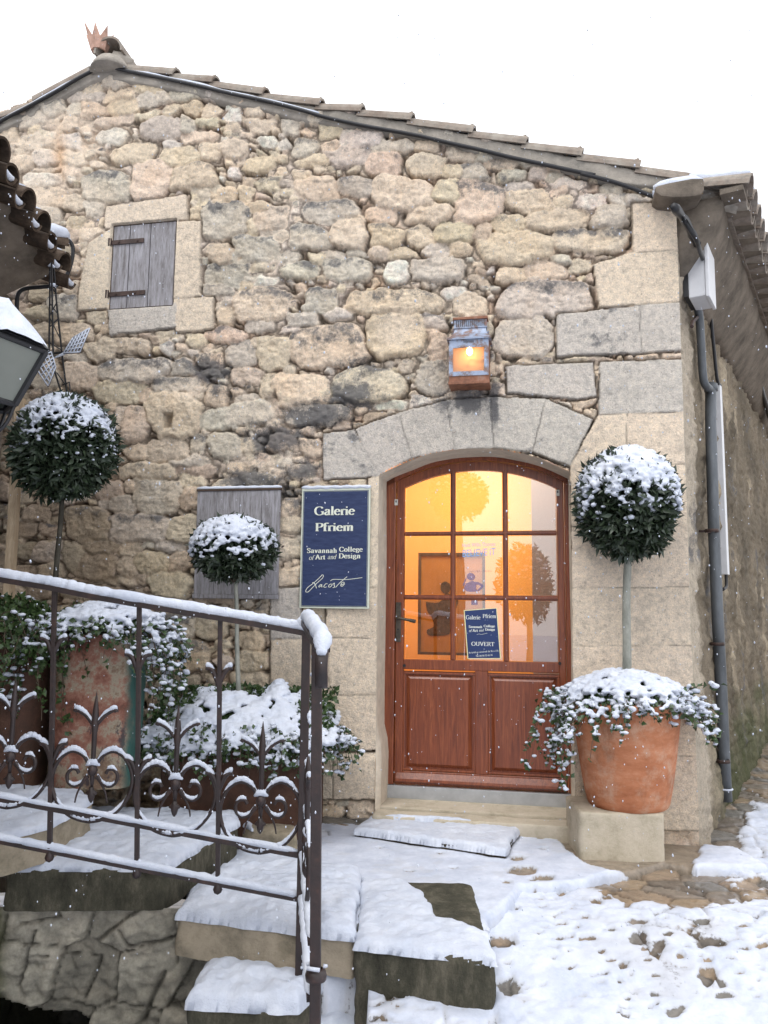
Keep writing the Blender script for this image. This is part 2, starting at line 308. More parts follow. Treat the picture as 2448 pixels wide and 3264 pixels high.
def stone_layout(X, Y, fill=True):
    n = len(X); s1 = np.full(n, -999.); s2 = np.full(n, -999.); idx = np.full(n, -1, np.int32)
    wx = X+15*fbm(X/42, Y/42, 3, 3)+2.0*vnoise(X/9, Y/9, 8); wy = Y+13*fbm(X/42, Y/42, 9, 3)+2.0*vnoise(X/9, Y/9, 14)
    loc = []
    def put(k, m, s):
        cur = s1[m]; better = s > cur
        s2[m] = np.where(better, cur, np.maximum(s2[m], s)); s1[m] = np.where(better, s, cur); ii = idx[m]; ii[better] = k; idx[m] = ii
    for k, (cx, cy, a, b, rot, t, st) in enumerate(STONES):
        R = max(a, b)*1.5+25
        m = np.nonzero((np.abs(X-cx) < R) & (np.abs(Y-cy) < R))[0]
        if not len(m): continue
        c, s_ = math.cos(math.radians(rot)), math.sin(math.radians(rot))
        dx = wx[m]-cx; dy = wy[m]-cy; x = dx*c+dy*s_; y = -dx*s_+dy*c
        e = 2.8+1.9*((k*37) % 10)/10
        sk = .18*math.sin(k*2.1); x = x+y*sk
        aa = a*(1+.12*math.sin(k*1.7)*y/b); bb = b*(1+.14*math.sin(k*2.9)*np.clip(x/a, -1.2, 1.2))
        d = (np.abs(x/(aa*1.05+1.5))**e+np.abs(y/(bb*1.05+1.5))**e)**(1/e)
        put(k, m, (1-d)*min(a, b))
    nb = len(STONES)
    for j, (P, t, st) in enumerate(BLOCKS):
        lo = P.min(0)-30; hi = P.max(0)+30
        m = np.nonzero((X > lo[0]) & (X < hi[0]) & (Y > lo[1]) & (Y < hi[1]))[0]
        x = X[m]+3*fbm(X[m]/30, Y[m]/30, 21, 3); y = Y[m]+3*fbm(X[m]/30, Y[m]/30, 24, 3); s = np.full(len(m), 1e3)
        N = len(P); area = sum(P[i][0]*P[(i+1) % N][1]-P[(i+1) % N][0]*P[i][1] for i in range(N)); sg = 1 if area > 0 else -1
        for i in range(N):
            p, q = P[i], P[(i+1) % N]; L = math.hypot(*(q-p))
            s = np.minimum(s, sg*((q[0]-p[0])*(y-p[1])-(q[1]-p[1])*(x-p[0]))/L)
        # a block always wins over rubble
        ins = s > -1.5
        mm = m[ins]; old = s1[mm]; bl = idx[mm] >= nb
        put(nb+j, mm[~bl], np.maximum(s[ins][~bl], -1.4)+0*old[~bl]) if False else None
        cur = s1[mm]; isb = idx[mm] >= nb; sv = s[ins]-1.2
        take = (~isb) | (sv > cur)
        s2[mm] = np.where(take & isb, cur, s2[mm]); s1[mm] = np.where(take, sv, cur); ii = idx[mm]; ii[take] = nb+j; idx[mm] = ii
        out = m[~ins]; so = s[~ins]
        push = (idx[out] < nb) & (so > -7); o2 = out[push]; s1[o2] = np.minimum(s1[o2], -so[push]-5.0)
    return s1, s2, idx
def fill_gaps():
    gx, gy = np.meshgrid(np.arange(-60, 2330, 8.), np.arange(200, 2640, 8.)); gx = gx.ravel(); gy = gy.ravel()
    s1, s2, idx = stone_layout(gx, gy); rs = np.random.RandomState(5); cur = s1.copy()
    for pas in range(4):
        order = np.argsort(cur+rs.rand(len(cur))*6)
        for i in order[:2600]:
            g = -cur[i]
            if g < (10 if pas < 2 else 7.5): continue
            if rs.rand() < .8*math.exp(-((gx[i]-880)/230)**2-((gy[i]-760)/230)**2) or (gx[i] < 420 and gy[i] < 700 and rs.rand() < .6): continue
            r = min(g*1.0, 34)*(.85+.25*rs.rand()); asp = 1.0+.9*rs.rand(); rot = rs.uniform(-14, 14)
            tone = 'ccyogbw'[rs.randint(7)] if gx[i] > 150 or gy[i] < 900 else 'bbgc'[rs.randint(4)]
            if gy[i] > 1650 and gx[i] < 900: tone = 'bbgc'[rs.randint(4)]
            a, b = r*asp**.5, r/asp**.5
            STONES.append((gx[i], gy[i], a, b, rot, tone, .8 if rs.rand() < .25 else 0.0))
            d = np.hypot((gx-gx[i])/a, (gy-gy[i])/b); cur = np.maximum(cur, (1-d)*min(a, b))
fill_gaps()
def blobs(L, X, Y):
    r = np.zeros(len(X))
    for (cx, cy, a, b, v) in L: r = np.maximum(r, v*np.exp(-(((X-cx)/a)**2+((Y-cy)/b)**2)*.9))
    return r
def hexcol(t): return np.array(TONE[t])
def make_front_wall(parent, mat):
    st = .0078
    us = np.concatenate([np.linspace(-3.75, DU0, int((DU0+3.75)/st))[:-1], np.linspace(DU0, DU1, int((DU1-DU0)/st))[:-1], np.linspace(DU1, UC, int((UC-DU1)/st))]); zs = np.arange(-.45, PEAK[1]+.05, st)
    U, Z = np.meshgrid(us, zs); sh = U.shape
    for ci, u_ in enumerate(us):
        if DU0-1e-6 <= u_ <= DU1+1e-6:
            ri = int(np.searchsorted(zs, arch_z(u_))); Z[ri, ci] = arch_z(u_)
    U = U.ravel(); Z = Z.ravel()
    P0 = WO+np.outer(U, UD)+np.outer(Z, [0, 0, 1]); X, Y = project(P0)
    s1, s2, idx = stone_layout(X, Y)
    nS = len(STONES); ks = np.clip(idx, 0, None)
    tones = np.array([TONE[s[5]] for s in STONES]+[TONE[b[1]] for b in BLOCKS]); stn = np.array([max(s[6], .25+.4*((i*7) % 10)/10) for i, s in enumerate(STONES)]+[b[2] for b in BLOCKS])
    rs = np.random.RandomState(3); nT = len(tones)
    jit = 1+.16*(rs.rand(nT, 1)-.5)+.05*(rs.rand(nT, 3)-.5); tones = tones*jit
    bt = np.array([.69, .61, .50]); gb = np.array([.55, .53, .50])
    for j in range(nS, nT): tones[j] = (tones[j]*.25+(gb if BLOCKS[j-nS][1] == 'g' else bt)*.75)
    hofs = rs.uniform(-.009, .013, nT); tx = rs.uniform(-.009, .009, nT); ty = rs.uniform(-.010, .010, nT)
    cxs = np.array([s[0] for s in STONES]+[b[0][:, 0].mean() for b in BLOCKS]); cys = np.array([s[1] for s in STONES]+[b[0][:, 1].mean() for b in BLOCKS])
    sz = np.array([min(s[2], s[3]) for s in STONES]+[60.]*len(BLOCKS)); isblk = (idx >= nS)
    H = np.clip(sz, 8, 45)/45*.017+.016
    rel = np.minimum(s1, (s1-s2)*.5+2)
    ins = sstep(-2.5, 3.5, rel)
    prof = 1-np.exp(-np.clip(rel, 0, None)/3.8)
    hs_ = H[ks]*prof+hofs[ks]*prof+(tx[ks]*(X-cxs[ks])+ty[ks]*(Y-cys[ks]))/sz[ks]*prof+.0065*fbm(X/26, Y/26, 31, 4)+.0034*vnoise(X/7, Y/7, 36)+.005*np.abs(vnoise(X/17, Y/13, 38))-.004*sstep(.15, .5, fbm(X/15, Y/12, 39, 3))
    facet = .013*np.abs(vnoise(X/48+ks*.37, Y/40+ks*.71, 44)); hs_ = hs_-facet*prof
    lime_ = sstep(.0, .5, fbm(X/110, Y/110, 63, 3)+.55*np.exp(-((X-880)/230)**2-((Y-760)/230)**2)-.15); hm = .004+.007*fbm(X/14, Y/14, 51, 3)+.012*fbm(X/80, Y/80, 53, 2)-.011*sstep(-7, -1, s1)*(s1 < 0)-.045*sstep(.0, .3, fbm(X/45, Y/30, 57, 2))*sstep(-6.5, -3, s1)*(s1 < 1)*(1-lime_)-.010*sstep(.1, .5, vnoise(X/33, Y/33, 55))*(s1 < 0)
    fl = blobs(FLUSH, X, Y)*(.75+.5*fbm(X/60, Y/60, 61, 3)); fl = np.where(isblk, 0, np.clip(fl, 0, 1)); fl = sstep(.25, .75, fl)
    lime = sstep(-.03, .45, fbm(X/110, Y/110, 63, 3)+.55*np.exp(-((X-880)/230)**2-((Y-760)/230)**2)-.15); 
    hm = hm+.014*lime+.008*np.exp(-((X-880)/260)**2-((Y-760)/260)**2)
    h = hm*(1-ins)+hs_*ins
    h = h*(1-fl)+fl*(.019+.007*fbm(X/30, Y/30, 66, 4)+.35*(h-.015))
    # dressed blocks: flat faces, thin joints
    jb = np.clip(s1+1.2, -2, 8); soft = np.where(isblk & (((X < 720) & (Y < 1300)) | ((X < 1262) & (Y < 1560))), .25, 1.0); hb = .022+.0016*fbm(X/12, Y/12, 71, 3)+.002*tx[ks]/.008-.006*soft*(1-sstep(0, 2.2, jb))
    rough = (Y > 1860) & (X > 1780); hb = hb+rough*(.010*fbm(X/45, Y/35, 75, 4)*sstep(0, 20, jb))-rough*.004
    low = (Z < .5) & (X < 1240); hb = hb+low*(.012+.003*fbm(X/30, Y/30, 77, 3))*sstep(.40, .36, Z)
    h = np.where(isblk, hb, h)
    h = h+.045*sstep(1.3, -.1, Z)*sstep(.4, 1.9, U)
    # hollow stone with a square hole
    hole = (np.abs(X-540) < 15) & (np.abs(Y-1343) < 24); h = np.where(hole, -.07, h)
    # shutter recess
    q = [np.array(wall_uz(*p)) for p in SHUT_PX]
    u0 = (q[0][0]+q[3][0])/2; u1 = (q[1][0]+q[2][0])/2; z0 = (q[2][1]+q[3][1])/2; z1 = (q[0][1]+q[1][1])/2
    global SHUT; SHUT = (u0, u1, z0, z1)
    rec = (U > u0-.008) & (U < u1+.008) & (Z > z0-.008) & (Z < z1+.008); h = np.where(rec, -.03, h)
    # colours
    base = tones[ks]*(1+.13*fbm(X/22, Y/22, 81, 4))[:, None]
    warm = sstep(-.1, .5, fbm(X/70, Y/70, 83, 3))[:, None]; base = base*(1-.25*warm)+base*np.array([1.06, .93, .78])*.25*warm+0*base
    mort = np.array([.66, .565, .46])*(1+.12*fbm(X/16, Y/16, 85, 3))[:, None]; red = sstep(.0, .45, fbm(X/90, Y/90, 87, 3)+.25*((X > 1300) & (Y < 900)))[:, None]
    mort = mort*(1-.6*red)+np.array([.50, .34, .24])*.6*red; mort = mort*(1-.75*lime[:, None])+np.array([.84, .74, .66])*.75*lime[:, None]
    dk = (sstep(-7, -1.5, s1)*(s1 < 0)*(~isblk))[:, None]*(1-fl[:, None])
    mort = mort*(1-.68*dk)
    col = mort*(1-ins[:, None])+base*ins[:, None]
    flc = np.array([.73, .64, .53])*(1+.14*fbm(X/40, Y/40, 89, 4))[:, None]; col = col*(1-.6*fl[:, None])+flc*.6*fl[:, None]
    jl = sstep(2.6, .4, jb)[:, None]*isblk[:, None]; colb = tones[ks]*(1+.07*fbm(X/50, Y/50, 91, 4))[:, None]
    col = np.where(isblk[:, None], colb*(1-.38*soft[:, None]*jl*(.5+.8*sstep(-.3, .3, fbm(X/70, Y/70, 96, 2)))[:, None]), col)
    orange = np.exp(-((X-195)/22)**2-((Y-500)/80)**2)[:, None]; col = col*(1-.5*orange)+np.array([.55, .30, .12])*.5*orange
    # stone and mortar colours turn browner and darker towards the lower left
    low_left = sstep(1000, 2000, Y+.9*(500-X))*sstep(1050, 500, X); low_left = low_left*(.8+.35*fbm(X/80, Y/80, 97, 3)); low_left = np.clip(low_left, 0, 1)[:, None]
    col = col*(1-low_left*.5)+col*np.array([.60, .52, .42])*low_left*.5
    sb = blobs(STAINS, X, Y); top = sstep(.1, .9, -(Y-cys[ks])/sz[ks]*.8+.35+.5*fbm(X/30, Y/30, 93, 3))*stn[ks]*ins
    top = np.where(isblk, stn[ks]*(.65+.6*fbm(X/60, Y/45, 95, 3)), top)
    stain = np.clip(np.maximum(sb, top*.8), 0, 1)
    verg = sstep(.45, .0, ZR(U)-Z)*.45; stain = np.maximum(stain, verg)
    col = np.clip(col*np.array([1.15, 1.11, 1.075]), 0, .86); V = P0+np.outer(h, ND)
    # the corner edge is rounded and leans out a little at the foot
    # faces, leaving out the doorway and what is above the roof line
    I = np.arange(len(U)).reshape(sh); keepv = (Z <= ZR(U)-.02)
    az = np.array([arch_z(u) for u in us]); inside = (U > DU0+1e-5) & (U < DU1-1e-5) & (Z < np.tile(az, sh[0])-1e-5)
    # snap the rim of the opening onto its true outline
    ok = keepv & ~inside; ok = ok.reshape(sh)
    V = V.reshape(sh+(3,)); Vh = h.reshape(sh)
    for zi in range(sh[0]):
        pass
    q = ok[:-1, :-1] & ok[1:, :-1] & ok[:-1, 1:] & ok[1:, 1:]
    Fq = np.stack([I[:-1, :-1][q], I[:-1, 1:][q], I[1:, 1:][q], I[1:, :-1][q]], 1)
    used = np.zeros(len(U), bool); used[Fq.ravel()] = True; mp = -np.ones(len(U), np.int64); mp[used] = np.arange(used.sum())
    Vn = V.reshape(-1, 3)[used]
    o = mesh_np('gable_wall', Vn, mp[Fq], mat, parent, True, {'col': col[used], 'stain': stain[used]})
    # height of the corner column of the grid, for the side wall to join on
    return o, zs, h.reshape(sh)[:, -1], col.reshape(sh+(3,))[:, -1]
def mk_wallmat():
    m = NT('limestone wall', .88, spec=.18)
    c = m.attr('col'); st = m.attr('stain', True)
    c = m.mix(.65, c, m.ramp(m.noise(30, 6, .7), [(.30, (.58, .56, .54)), (.48, (1.02, 1.01, 1)), (.72, (1.42, 1.38, 1.30))]), 'MULTIPLY')
    c = m.mix(.5, c, m.ramp(m.noise(150, 3, .6), [(.3, (.65, .65, .65)), (.7, (1.25, 1.25, 1.25))]), 'MULTIPLY')
    pits = m.ramp(m.noise(95, 2, .5), [(.28, (.35, .3, .25)), (.36, (1, 1, 1))]); c = m.mix(.55, c, pits, 'MULTIPLY')
    f = m.ramp(m.math('ADD', m.noise(11, 10, .78), m.math('MULTIPLY', m.math('SUBTRACT', st, .5), .52)), [(.48, (0, 0, 0)), (.62, (1, 1, 1))])
    f2 = m.math('ADD', m.math('MULTIPLY', f, .80), m.math('MULTIPLY', st, .10), True)
    c = m.mix(f2, c, (.135, .135, .14))
    fl = m.ramp(m.noise(5, 7, .75), [(.56, (0, 0, 0)), (.72, (.42, .42, .42))]); c = m.mix(fl, c, (.17, .165, .155))
    m.col(c)
    h = m.math('ADD', m.math('ADD', m.math('MULTIPLY', m.noise(22, 9, .78), 1.0), m.math('MULTIPLY', m.noise(70, 6, .75), .55)), m.math('MULTIPLY', m.noise(210, 3, .6), .22))
    m.bump(h, 1.0, .022)
    return m.m
WALLM = mk_wallmat()
ZA = np.array([0, 0, 1.])
house = thing('stone_house', 'old limestone house gable with arched glazed door, rubble walls and tiled roof', 'house', (0, 5.08, 0))
gw, czs, ch, ccol = make_front_wall(house, WALLM)
# ---------------------------------------------------------------- reveal, side wall, roof
def mk_plain(name, col, **k): return M_simple(name, col, **k)
REVM = NT('dressed limestone', .85, (.66, .58, .47), .2)
c_ = REVM.mix(.6, (.66, .58, .47), REVM.ramp(REVM.noise(12, 7, .7), [(.3, (.7, .68, .66)), (.7, (1.2, 1.18, 1.15))]), 'MULTIPLY')
f_ = REVM.ramp(REVM.noise(4, 8, .75), [(.52, (0, 0, 0)), (.75, (.5, .5, .5))]); c_ = REVM.mix(f_, c_, (.2, .19, .17)); REVM.col(c_)
REVM.bump(REVM.noise(40, 8, .75), .6, .01); REVM = REVM.m
HD = -.27
def arch_pts(u0, u1, zf, n=28):
    return [(u0+(u1-u0)*i/n, zf(u0+(u1-u0)*i/n)) for i in range(n+1)]
outl = [(DU0, DZ0-.3)]+[(DU0, DZ0+(DSP-DZ0)*i/24) for i in range(25)]+arch_pts(DU0, DU1, arch_z)[1:-1]+[(DU1, DSP-(DSP-DZ0)*i/24) for i in range(25)]+[(DU1, DZ0-.3)]
V = []; F = []; nh = 14
for i, (u, z) in enumerate(outl):
    for k in range(nh+1):
        h = .022+(HD-.08-.022)*k/nh; w = .004*float(vnoise(np.array(i*.31), np.array(k*.4), 5))
        bul = .030*sstep(.55, .42, z) if u <= DU0+.001 else .015*sstep(.55, .42, z)*(u >= DU1-.001)
        V.append(wallp(u+(w+bul)*(1 if u < DMID else -1)*(1 if k else 0), z-(w if z >= DSP else 0), h+(0 if k else 0)))
for i in range(len(outl)-1):
    for k in range(nh): a = i*(nh+1)+k; F.append((a, a+1, a+nh+2, a+nh+1))
mesh_np('door_reveal', V, F, REVM, house, True)
# side wall: rubble under brown lime render, running off up the alley
SAZ = math.radians(31); SD = np.array([math.sin(SAZ), math.cos(SAZ), 0]); SN = np.array([math.cos(SAZ), -math.sin(SAZ), 0])
CORN = wallp(UC, 0, 0)
def side_hit(px, py, off=0): return hit(px, py, CORN+SN*off, SN)
def sidep(a, z, off=0): return CORN+SD*a+SN*off+np.array([0, 0, z])
ZE = 3.62
def make_side(parent, mat):
    L = 9.0; ss = np.concatenate([np.arange(0, 2.2, .014), np.linspace(2.2, L, 160)]); zz = np.arange(-.45, 3.63, .016)
    S, Z = np.meshgrid(ss, zz); sh = S.shape; S = S.ravel(); Z = Z.ravel()
    x = S/.16; y = Z/.12
    h = .035*fbm(S/.25, Z/.2, 101, 5)+.035*np.abs(fbm(S/.10, Z/.08, 105, 4))
    cell = np.abs(vnoise(S/.11, Z/.08, 120)); h = h+.012*cell
    hc = np.interp(Z, czs, ch); w0 = sstep(.06, 0, S)
    h = h*(1-w0)+.0*w0
    batter = .045*sstep(1.3, -.1, Z)
    P = CORN+np.outer(S, SD)+np.outer(h+batter*(1-w0), SN)+np.outer(Z, ZA)+np.outer(hc*w0, ND)
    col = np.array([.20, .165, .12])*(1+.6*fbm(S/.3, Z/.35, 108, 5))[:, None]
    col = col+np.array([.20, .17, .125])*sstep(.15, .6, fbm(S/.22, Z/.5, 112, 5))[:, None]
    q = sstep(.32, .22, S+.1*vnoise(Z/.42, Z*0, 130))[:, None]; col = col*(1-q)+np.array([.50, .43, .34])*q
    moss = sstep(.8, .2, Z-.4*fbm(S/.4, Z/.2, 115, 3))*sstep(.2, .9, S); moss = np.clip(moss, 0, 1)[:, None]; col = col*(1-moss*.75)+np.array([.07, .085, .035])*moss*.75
    st = sstep(0, .6, fbm(S/.2, Z/.6, 118, 4))*.6
    I = np.arange(len(S)).reshape(sh)
    F = np.stack([I[:-1, :-1].ravel(), I[:-1, 1:].ravel(), I[1:, 1:].ravel(), I[1:, :-1].ravel()], 1)
    return mesh_np('side_wall', P, F, mat, parent, True, {'col': col, 'stain': st})
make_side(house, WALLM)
TILE = NT('old clay tile', .85, spec=.2)
c_ = TILE.ramp(TILE.noise(7, 6, .7), [(.3, (.15, .11, .085)), (.5, (.24, .20, .165)), (.68, (.30, .27, .23))])
c_ = TILE.mix(TILE.ramp(TILE.noise(22, 6, .7), [(.5, (0, 0, 0)), (.7, (.7, .7, .7))]), c_, (.14, .135, .12)); TILE.col(c_); TILE.bump(TILE.noise(60, 5, .7), .5, .006); TILE = TILE.m
MORT = NT('verge mortar', .9, spec=.15)
c_ = MORT.ramp(MORT.noise(6, 7, .7), [(.3, (.21, .195, .17)), (.6, (.38, .34, .29)), (.75, (.45, .39, .32))]); MORT.col(c_); MORT.bump(MORT.noise(25, 8, .75), .9, .015); MORT = MORT.m
def bez(pts, n=6):       # Catmull-Rom through points
    P = [np.asarray(p, float) for p in pts]; out = []
    for i in range(len(P)-1):
        p0 = P[max(i-1, 0)]; p1 = P[i]; p2 = P[i+1]; p3 = P[min(i+2, len(P)-1)]
        for k in range(n):
            t = k/n; out.append(.5*((2*p1)+(-p0+p2)*t+(2*p0-5*p1+4*p2-p3)*t*t+(-p0+3*p1-3*p2+p3)*t**3))
    out.append(P[-1]); return out
def tile_tube(mb, a, b, ra, rb, up, thick=.014, arc=PI, n=10, m=5):
    """barrel tile from a to b, open below, real thickness"""
    a = np.asarray(a, float); b = np.asarray(b, float); t = b-a; t /= np.linalg.norm(t); up = up-t*(up@t); up /= np.linalg.norm(up); sd = np.cross(t, up)
    V = []; F = []
    for i in range(m+1):
        c = a+(b-a)*i/m; r = ra+(rb-ra)*i/m
        for lay in (0, 1):
            for k in range(n+1):
                an = (PI-arc)/2+arc*k/n; q = r-lay*thick
                V.append(c+sd*math.cos(an)*q+up*math.sin(an)*q)
    w = 2*(n+1)
    for i in range(m):
        for k in range(n):
            F.append((i*w+k, i*w+k+1, (i+1)*w+k+1, (i+1)*w+k)); o = n+1
            F.append((i*w+o+k, (i+1)*w+o+k, (i+1)*w+o+k+1, i*w+o+k+1))
        for k, o in ((0, n+1), (n, 2*n+1)): F.append((i*w+k, (i+1)*w+k, (i+1)*w+o, i*w+o))
    for i in (0, m):
        for k in range(n): F.append((i*w+k, i*w+k+1, i*w+n+2+k, i*w+n+1+k))
    mb.add(V, F)
# verge: mortared band under a run of stepped tiles
joints = [(375, 142), (460, 158), (568, 184), (690, 207), (780, 220), (888, 238), (1020, 265), (1135, 289), (1255, 314), (1380, 340), (1520, 372), (1611, 396)]
jr = [wall_uz(x*1.4756, y*1.4756, .03) for x, y in joints]; peak = wall_uz(330, 183, .03)
pts_r = [wall_uz(390, 192, .03)]+jr
VERG = MB(); VS = MB(); VS2 = MB(); lowest = None
for i in range(len(pts_r)-1):
    (u0, z0), (u1, z1) = pts_r[i], pts_r[i+1]
    z0b = z0-(.028 if i else 0)
    tile_tube(VERG, wallp(u0-.03, z0b-.075, -.035), wallp(u1, z1-.082, -.035), .078, .090, np.array([0, 0, 1.]))
    tip = [wallp(u1-.05, z1-.012, -.02), wallp(u1-.015, z1-.002, -.015), wallp(u1+.004, z1+.016, -.015)]
    VERG.tube(tip, [.018, .017, .009], 6)
    sp = [wallp(u0+(u1-u0)*k/9, z0b+(z1-z0b)*k/9+.004+.004*math.sin(k*2+i), -.07) for k in range(10)]
    VS.tube(sp, [.02+.012*random.random() for _ in sp], 8)
lj = [wall_uz(290, 196, .03), wall_uz(118, 292, .03), wall_uz(112, 310, .03), wall_uz(-60, 372, .03), wall_uz(-350, 500, .03)]
for i, j in ((0, 1), (2, 3), (3, 4)):
    (u0, z0), (u1, z1) = lj[i], lj[j]
    tile_tube(VERG, wallp(u0, z0-.075, -.035), wallp(u1-.02, z1-.082, -.035), .078, .086, np.array([0, 0, 1.]))
    sp = [wallp(u0+(u1-u0)*k/9, z0+(z1-z0)*k/9+.006, -.07) for k in range(10)]; VS2.tube(sp, [.02+.012*random.random() for _ in sp], 8)
# mortar band mesh, from below the cable line up to the tiles
def band():
    top = sorted(lj+pts_r[:1]+[peak]+[(u, z-.02) for u, z in pts_r[1:]]); tu = [p[0] for p in top]; tz = [p[1] for p in top]
    us = np.arange(-3.7, jr[-1][0]-.04, .02); V = []; F = []; rows = 7
    for i, u in enumerate(us):
        zt = float(np.interp(u, tu, tz))-.072; zb = zt-.11-.03*float(vnoise(np.array(u/.3), np.array(.5), 140))
        if u > UC-.02: zb = zt-.10
        for k in range(rows+1):
            z = zb+(zt-zb)*k/rows; h = .030+.016*float(fbm(np.array([u/.12]), np.array([z/.09]), 143, 4)[0])
            if k == 0: h = -.02
            V.append(wallp(u, z, h))
        V.append(wallp(u, zt+.02, -.25))
    n = rows+2
    for i in range(len(us)-1):
        for k in range(n-1): F.append((i*n+k, (i+1)*n+k, (i+1)*n+k+1, i*n+k+1))
    return mesh_np('verge_mortar', V, np.array(F), MORT, roof, True)
RSZ = 0
roof_mb = MB()
def roof_plane():
    # two slopes of the roof behind the gable, with barrel tile ribs
    back = -SD if False else SD
    pk = wallp(PEAK[0], PEAK[1]+.0, -.14)
    e = side_pt = wallp(jr[-1][0]-.05, jr[-1][1]-.10, -.14); l = wallp(LE[0]-1.4, LE[1]-1.4*(PEAK[1]-LE[1])/(PEAK[0]-LE[0]), -.14)
    B = SD*7.5
    roof_mb.prism([pk, e, e+B, pk+B], (0, 0, -.06)); roof_mb.prism([pk, pk+B, l+B, l], (0, 0, -.06))
    nn = 34
    for i in range(1, nn):
        q = pk+B*i/nn*.98; w = e+B*i/nn*.98; tile_tube(roof_mb, q+ZA*.01, w+ZA*.01, .085, .09, ZA, n=6, m=1)
        w2 = l+B*i/nn*.98; tile_tube(roof_mb, q+ZA*.01, w2+ZA*.01, .085, .09, ZA, n=6, m=1)
roof_plane(); roof = roof_mb.build('roof', TILE, house); band()
VERG.build('verge_tiles', TILE, roof); VS.build('roof_snow', SNOW, roof, True); VS2.build('roof_snow', SNOW, roof, True)
# ridge end: a half round tile mortared up, crowned by a broken, spiked clay finial
c0 = np.array(wallp(*wall_uz(366, 182, -.02), -.02)); rb = MB()
tile_tube(rb, c0+ND*.10+ZA*-.02, c0-ND*.55+ZA*-.02, .115, .10, ZA, .016, PI*1.05, 12, 3)
rb.build('ridge_tile', TILE, roof); rm = MB()
rm.lathe(c0+ND*.04+ZA*-.16, [(.01, 0), (.15, 0), (.13, .05), (.10, .09), (.05, .12), (.0, .125)], 18); rm.tube([c0+UD*.02-ZA*.05, c0+UD*.09-ZA*.05, c0+UD*.155-ZA*.045], [.08, .065, .01], 8)
rm.build('ridge_mortar', MORT, roof, True)
fin = thing('roof_finial', 'spiked crown shaped clay finial standing at the top of the gable', 'finial', wallp(*wall_uz(316, 158, .03), .03))
fb = MB(); c1 = np.array(fin.location); N8 = 8
for k in range(N8):
    a0 = 2*PI*(k-.5)/N8; a1 = 2*PI*(k+.5)/N8; am = 2*PI*k/N8
    P = lambda a, r, z: c1+np.array([math.cos(a)*r, math.sin(a)*r, z])
    hh = .12+.045*((k*3) % 4)/4
    O = [P(a0, .058, -.02), P(a1, .058, -.02), P(a1, .078, .06), P(am, .105+.02*(k % 2), hh), P(a0, .078, .06)]
    I_ = [P(a0, .044, -.02), P(a1, .044, -.02), P(a1, .064, .06), P(am, .097+.02*(k % 2), hh), P(a0, .064, .06)]
    fb.add(O+I_, [(0, 1, 2, 3, 4), (9, 8, 7, 6, 5), (0, 5, 6, 1), (2, 7, 8, 3), (3, 8, 9, 4), (1, 6, 7, 2), (4, 9, 5, 0)])
FINM = M_simple('broken clay', (.46, .29, .22), .8, .2, .35, 14, 0, .3, 70)
fb.build('crown', FINM, fin)
# eaves along the side wall: plastered cove, then the tile course
EAV = MB(); zt = 3.77; a0 = -.05
prof = [(-.02, -.44), (.05, -.37), (.11, -.28), (.165, -.18), (.21, -.09), (.235, .0), (.235, .05), (-.02, .05)]
for (s0, s1) in ((.0, 8.0),):
    n = len(prof); V = []; F = []; m = 40
    for i in range(m+1):
        s = s0+(s1-s0)*i/m
        for (o, z) in prof:
            w = .012*float(vnoise(np.array(s/.3), np.array(z*7), 150)); V.append(sidep(s, zt+z+w, o*1.15+w))
    for i in range(m):
        for k in range(n): F.append((i*n+k, i*n+(k+1) % n, (i+1)*n+(k+1) % n, (i+1)*n+k))
    F.append(tuple(range(n))); F.append(tuple(m*n+k for k in range(n)))
    EAV.add(V, F)
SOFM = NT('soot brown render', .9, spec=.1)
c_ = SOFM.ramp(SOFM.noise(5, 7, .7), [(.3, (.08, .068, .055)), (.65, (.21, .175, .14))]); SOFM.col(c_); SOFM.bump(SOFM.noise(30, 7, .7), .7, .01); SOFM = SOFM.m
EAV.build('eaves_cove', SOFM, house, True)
ET = MB(); ES = MB(); EU = MB()
for i in range(34):
    s = .02+i*.215; c_in = sidep(s, zt+.13, .05); c_out = sidep(s, zt+.055, .43)
    tile_tube(ET, c_in, c_out, .085, .098, ZA, .016)
    g_in = sidep(s+.107, zt+.135, .05); g_out = sidep(s+.107, zt+.075, .41); tile_tube(ET, g_in, g_out, .085, .085, -ZA, .016)
    pts = [c_in*(1-t)+c_out*t+ZA*(.092+.004*math.sin(9*t+i)) for t in np.linspace(0, 1, 6)]; ES.tube(pts, [.03, .045, .05, .05, .048, .03], 8)
    # two courses of small corbel tiles under the eaves
    for j, (oo, dz) in enumerate(((.32, .0), (.42, .045))): pass
EU.add([sidep(-.08, zt+.055, .27), sidep(8, zt+.055, .27), sidep(8, zt+.05, .40), sidep(-.08, zt+.05, .40), sidep(-.08, zt+.02, .27), sidep(8, zt+.02, .27), sidep(8, zt+.02, .40), sidep(-.08, zt+.02, .40)],
       [(0, 1, 2, 3), (7, 6, 5, 4), (0, 4, 5, 1), (1, 5, 6, 2), (2, 6, 7, 3), (3, 7, 4, 0)])
er = ET.build('eaves_tiles', TILE, roof); ES.build('eaves_snow', SNOW, roof, True); EU.build('eaves_board', SOFM, roof)
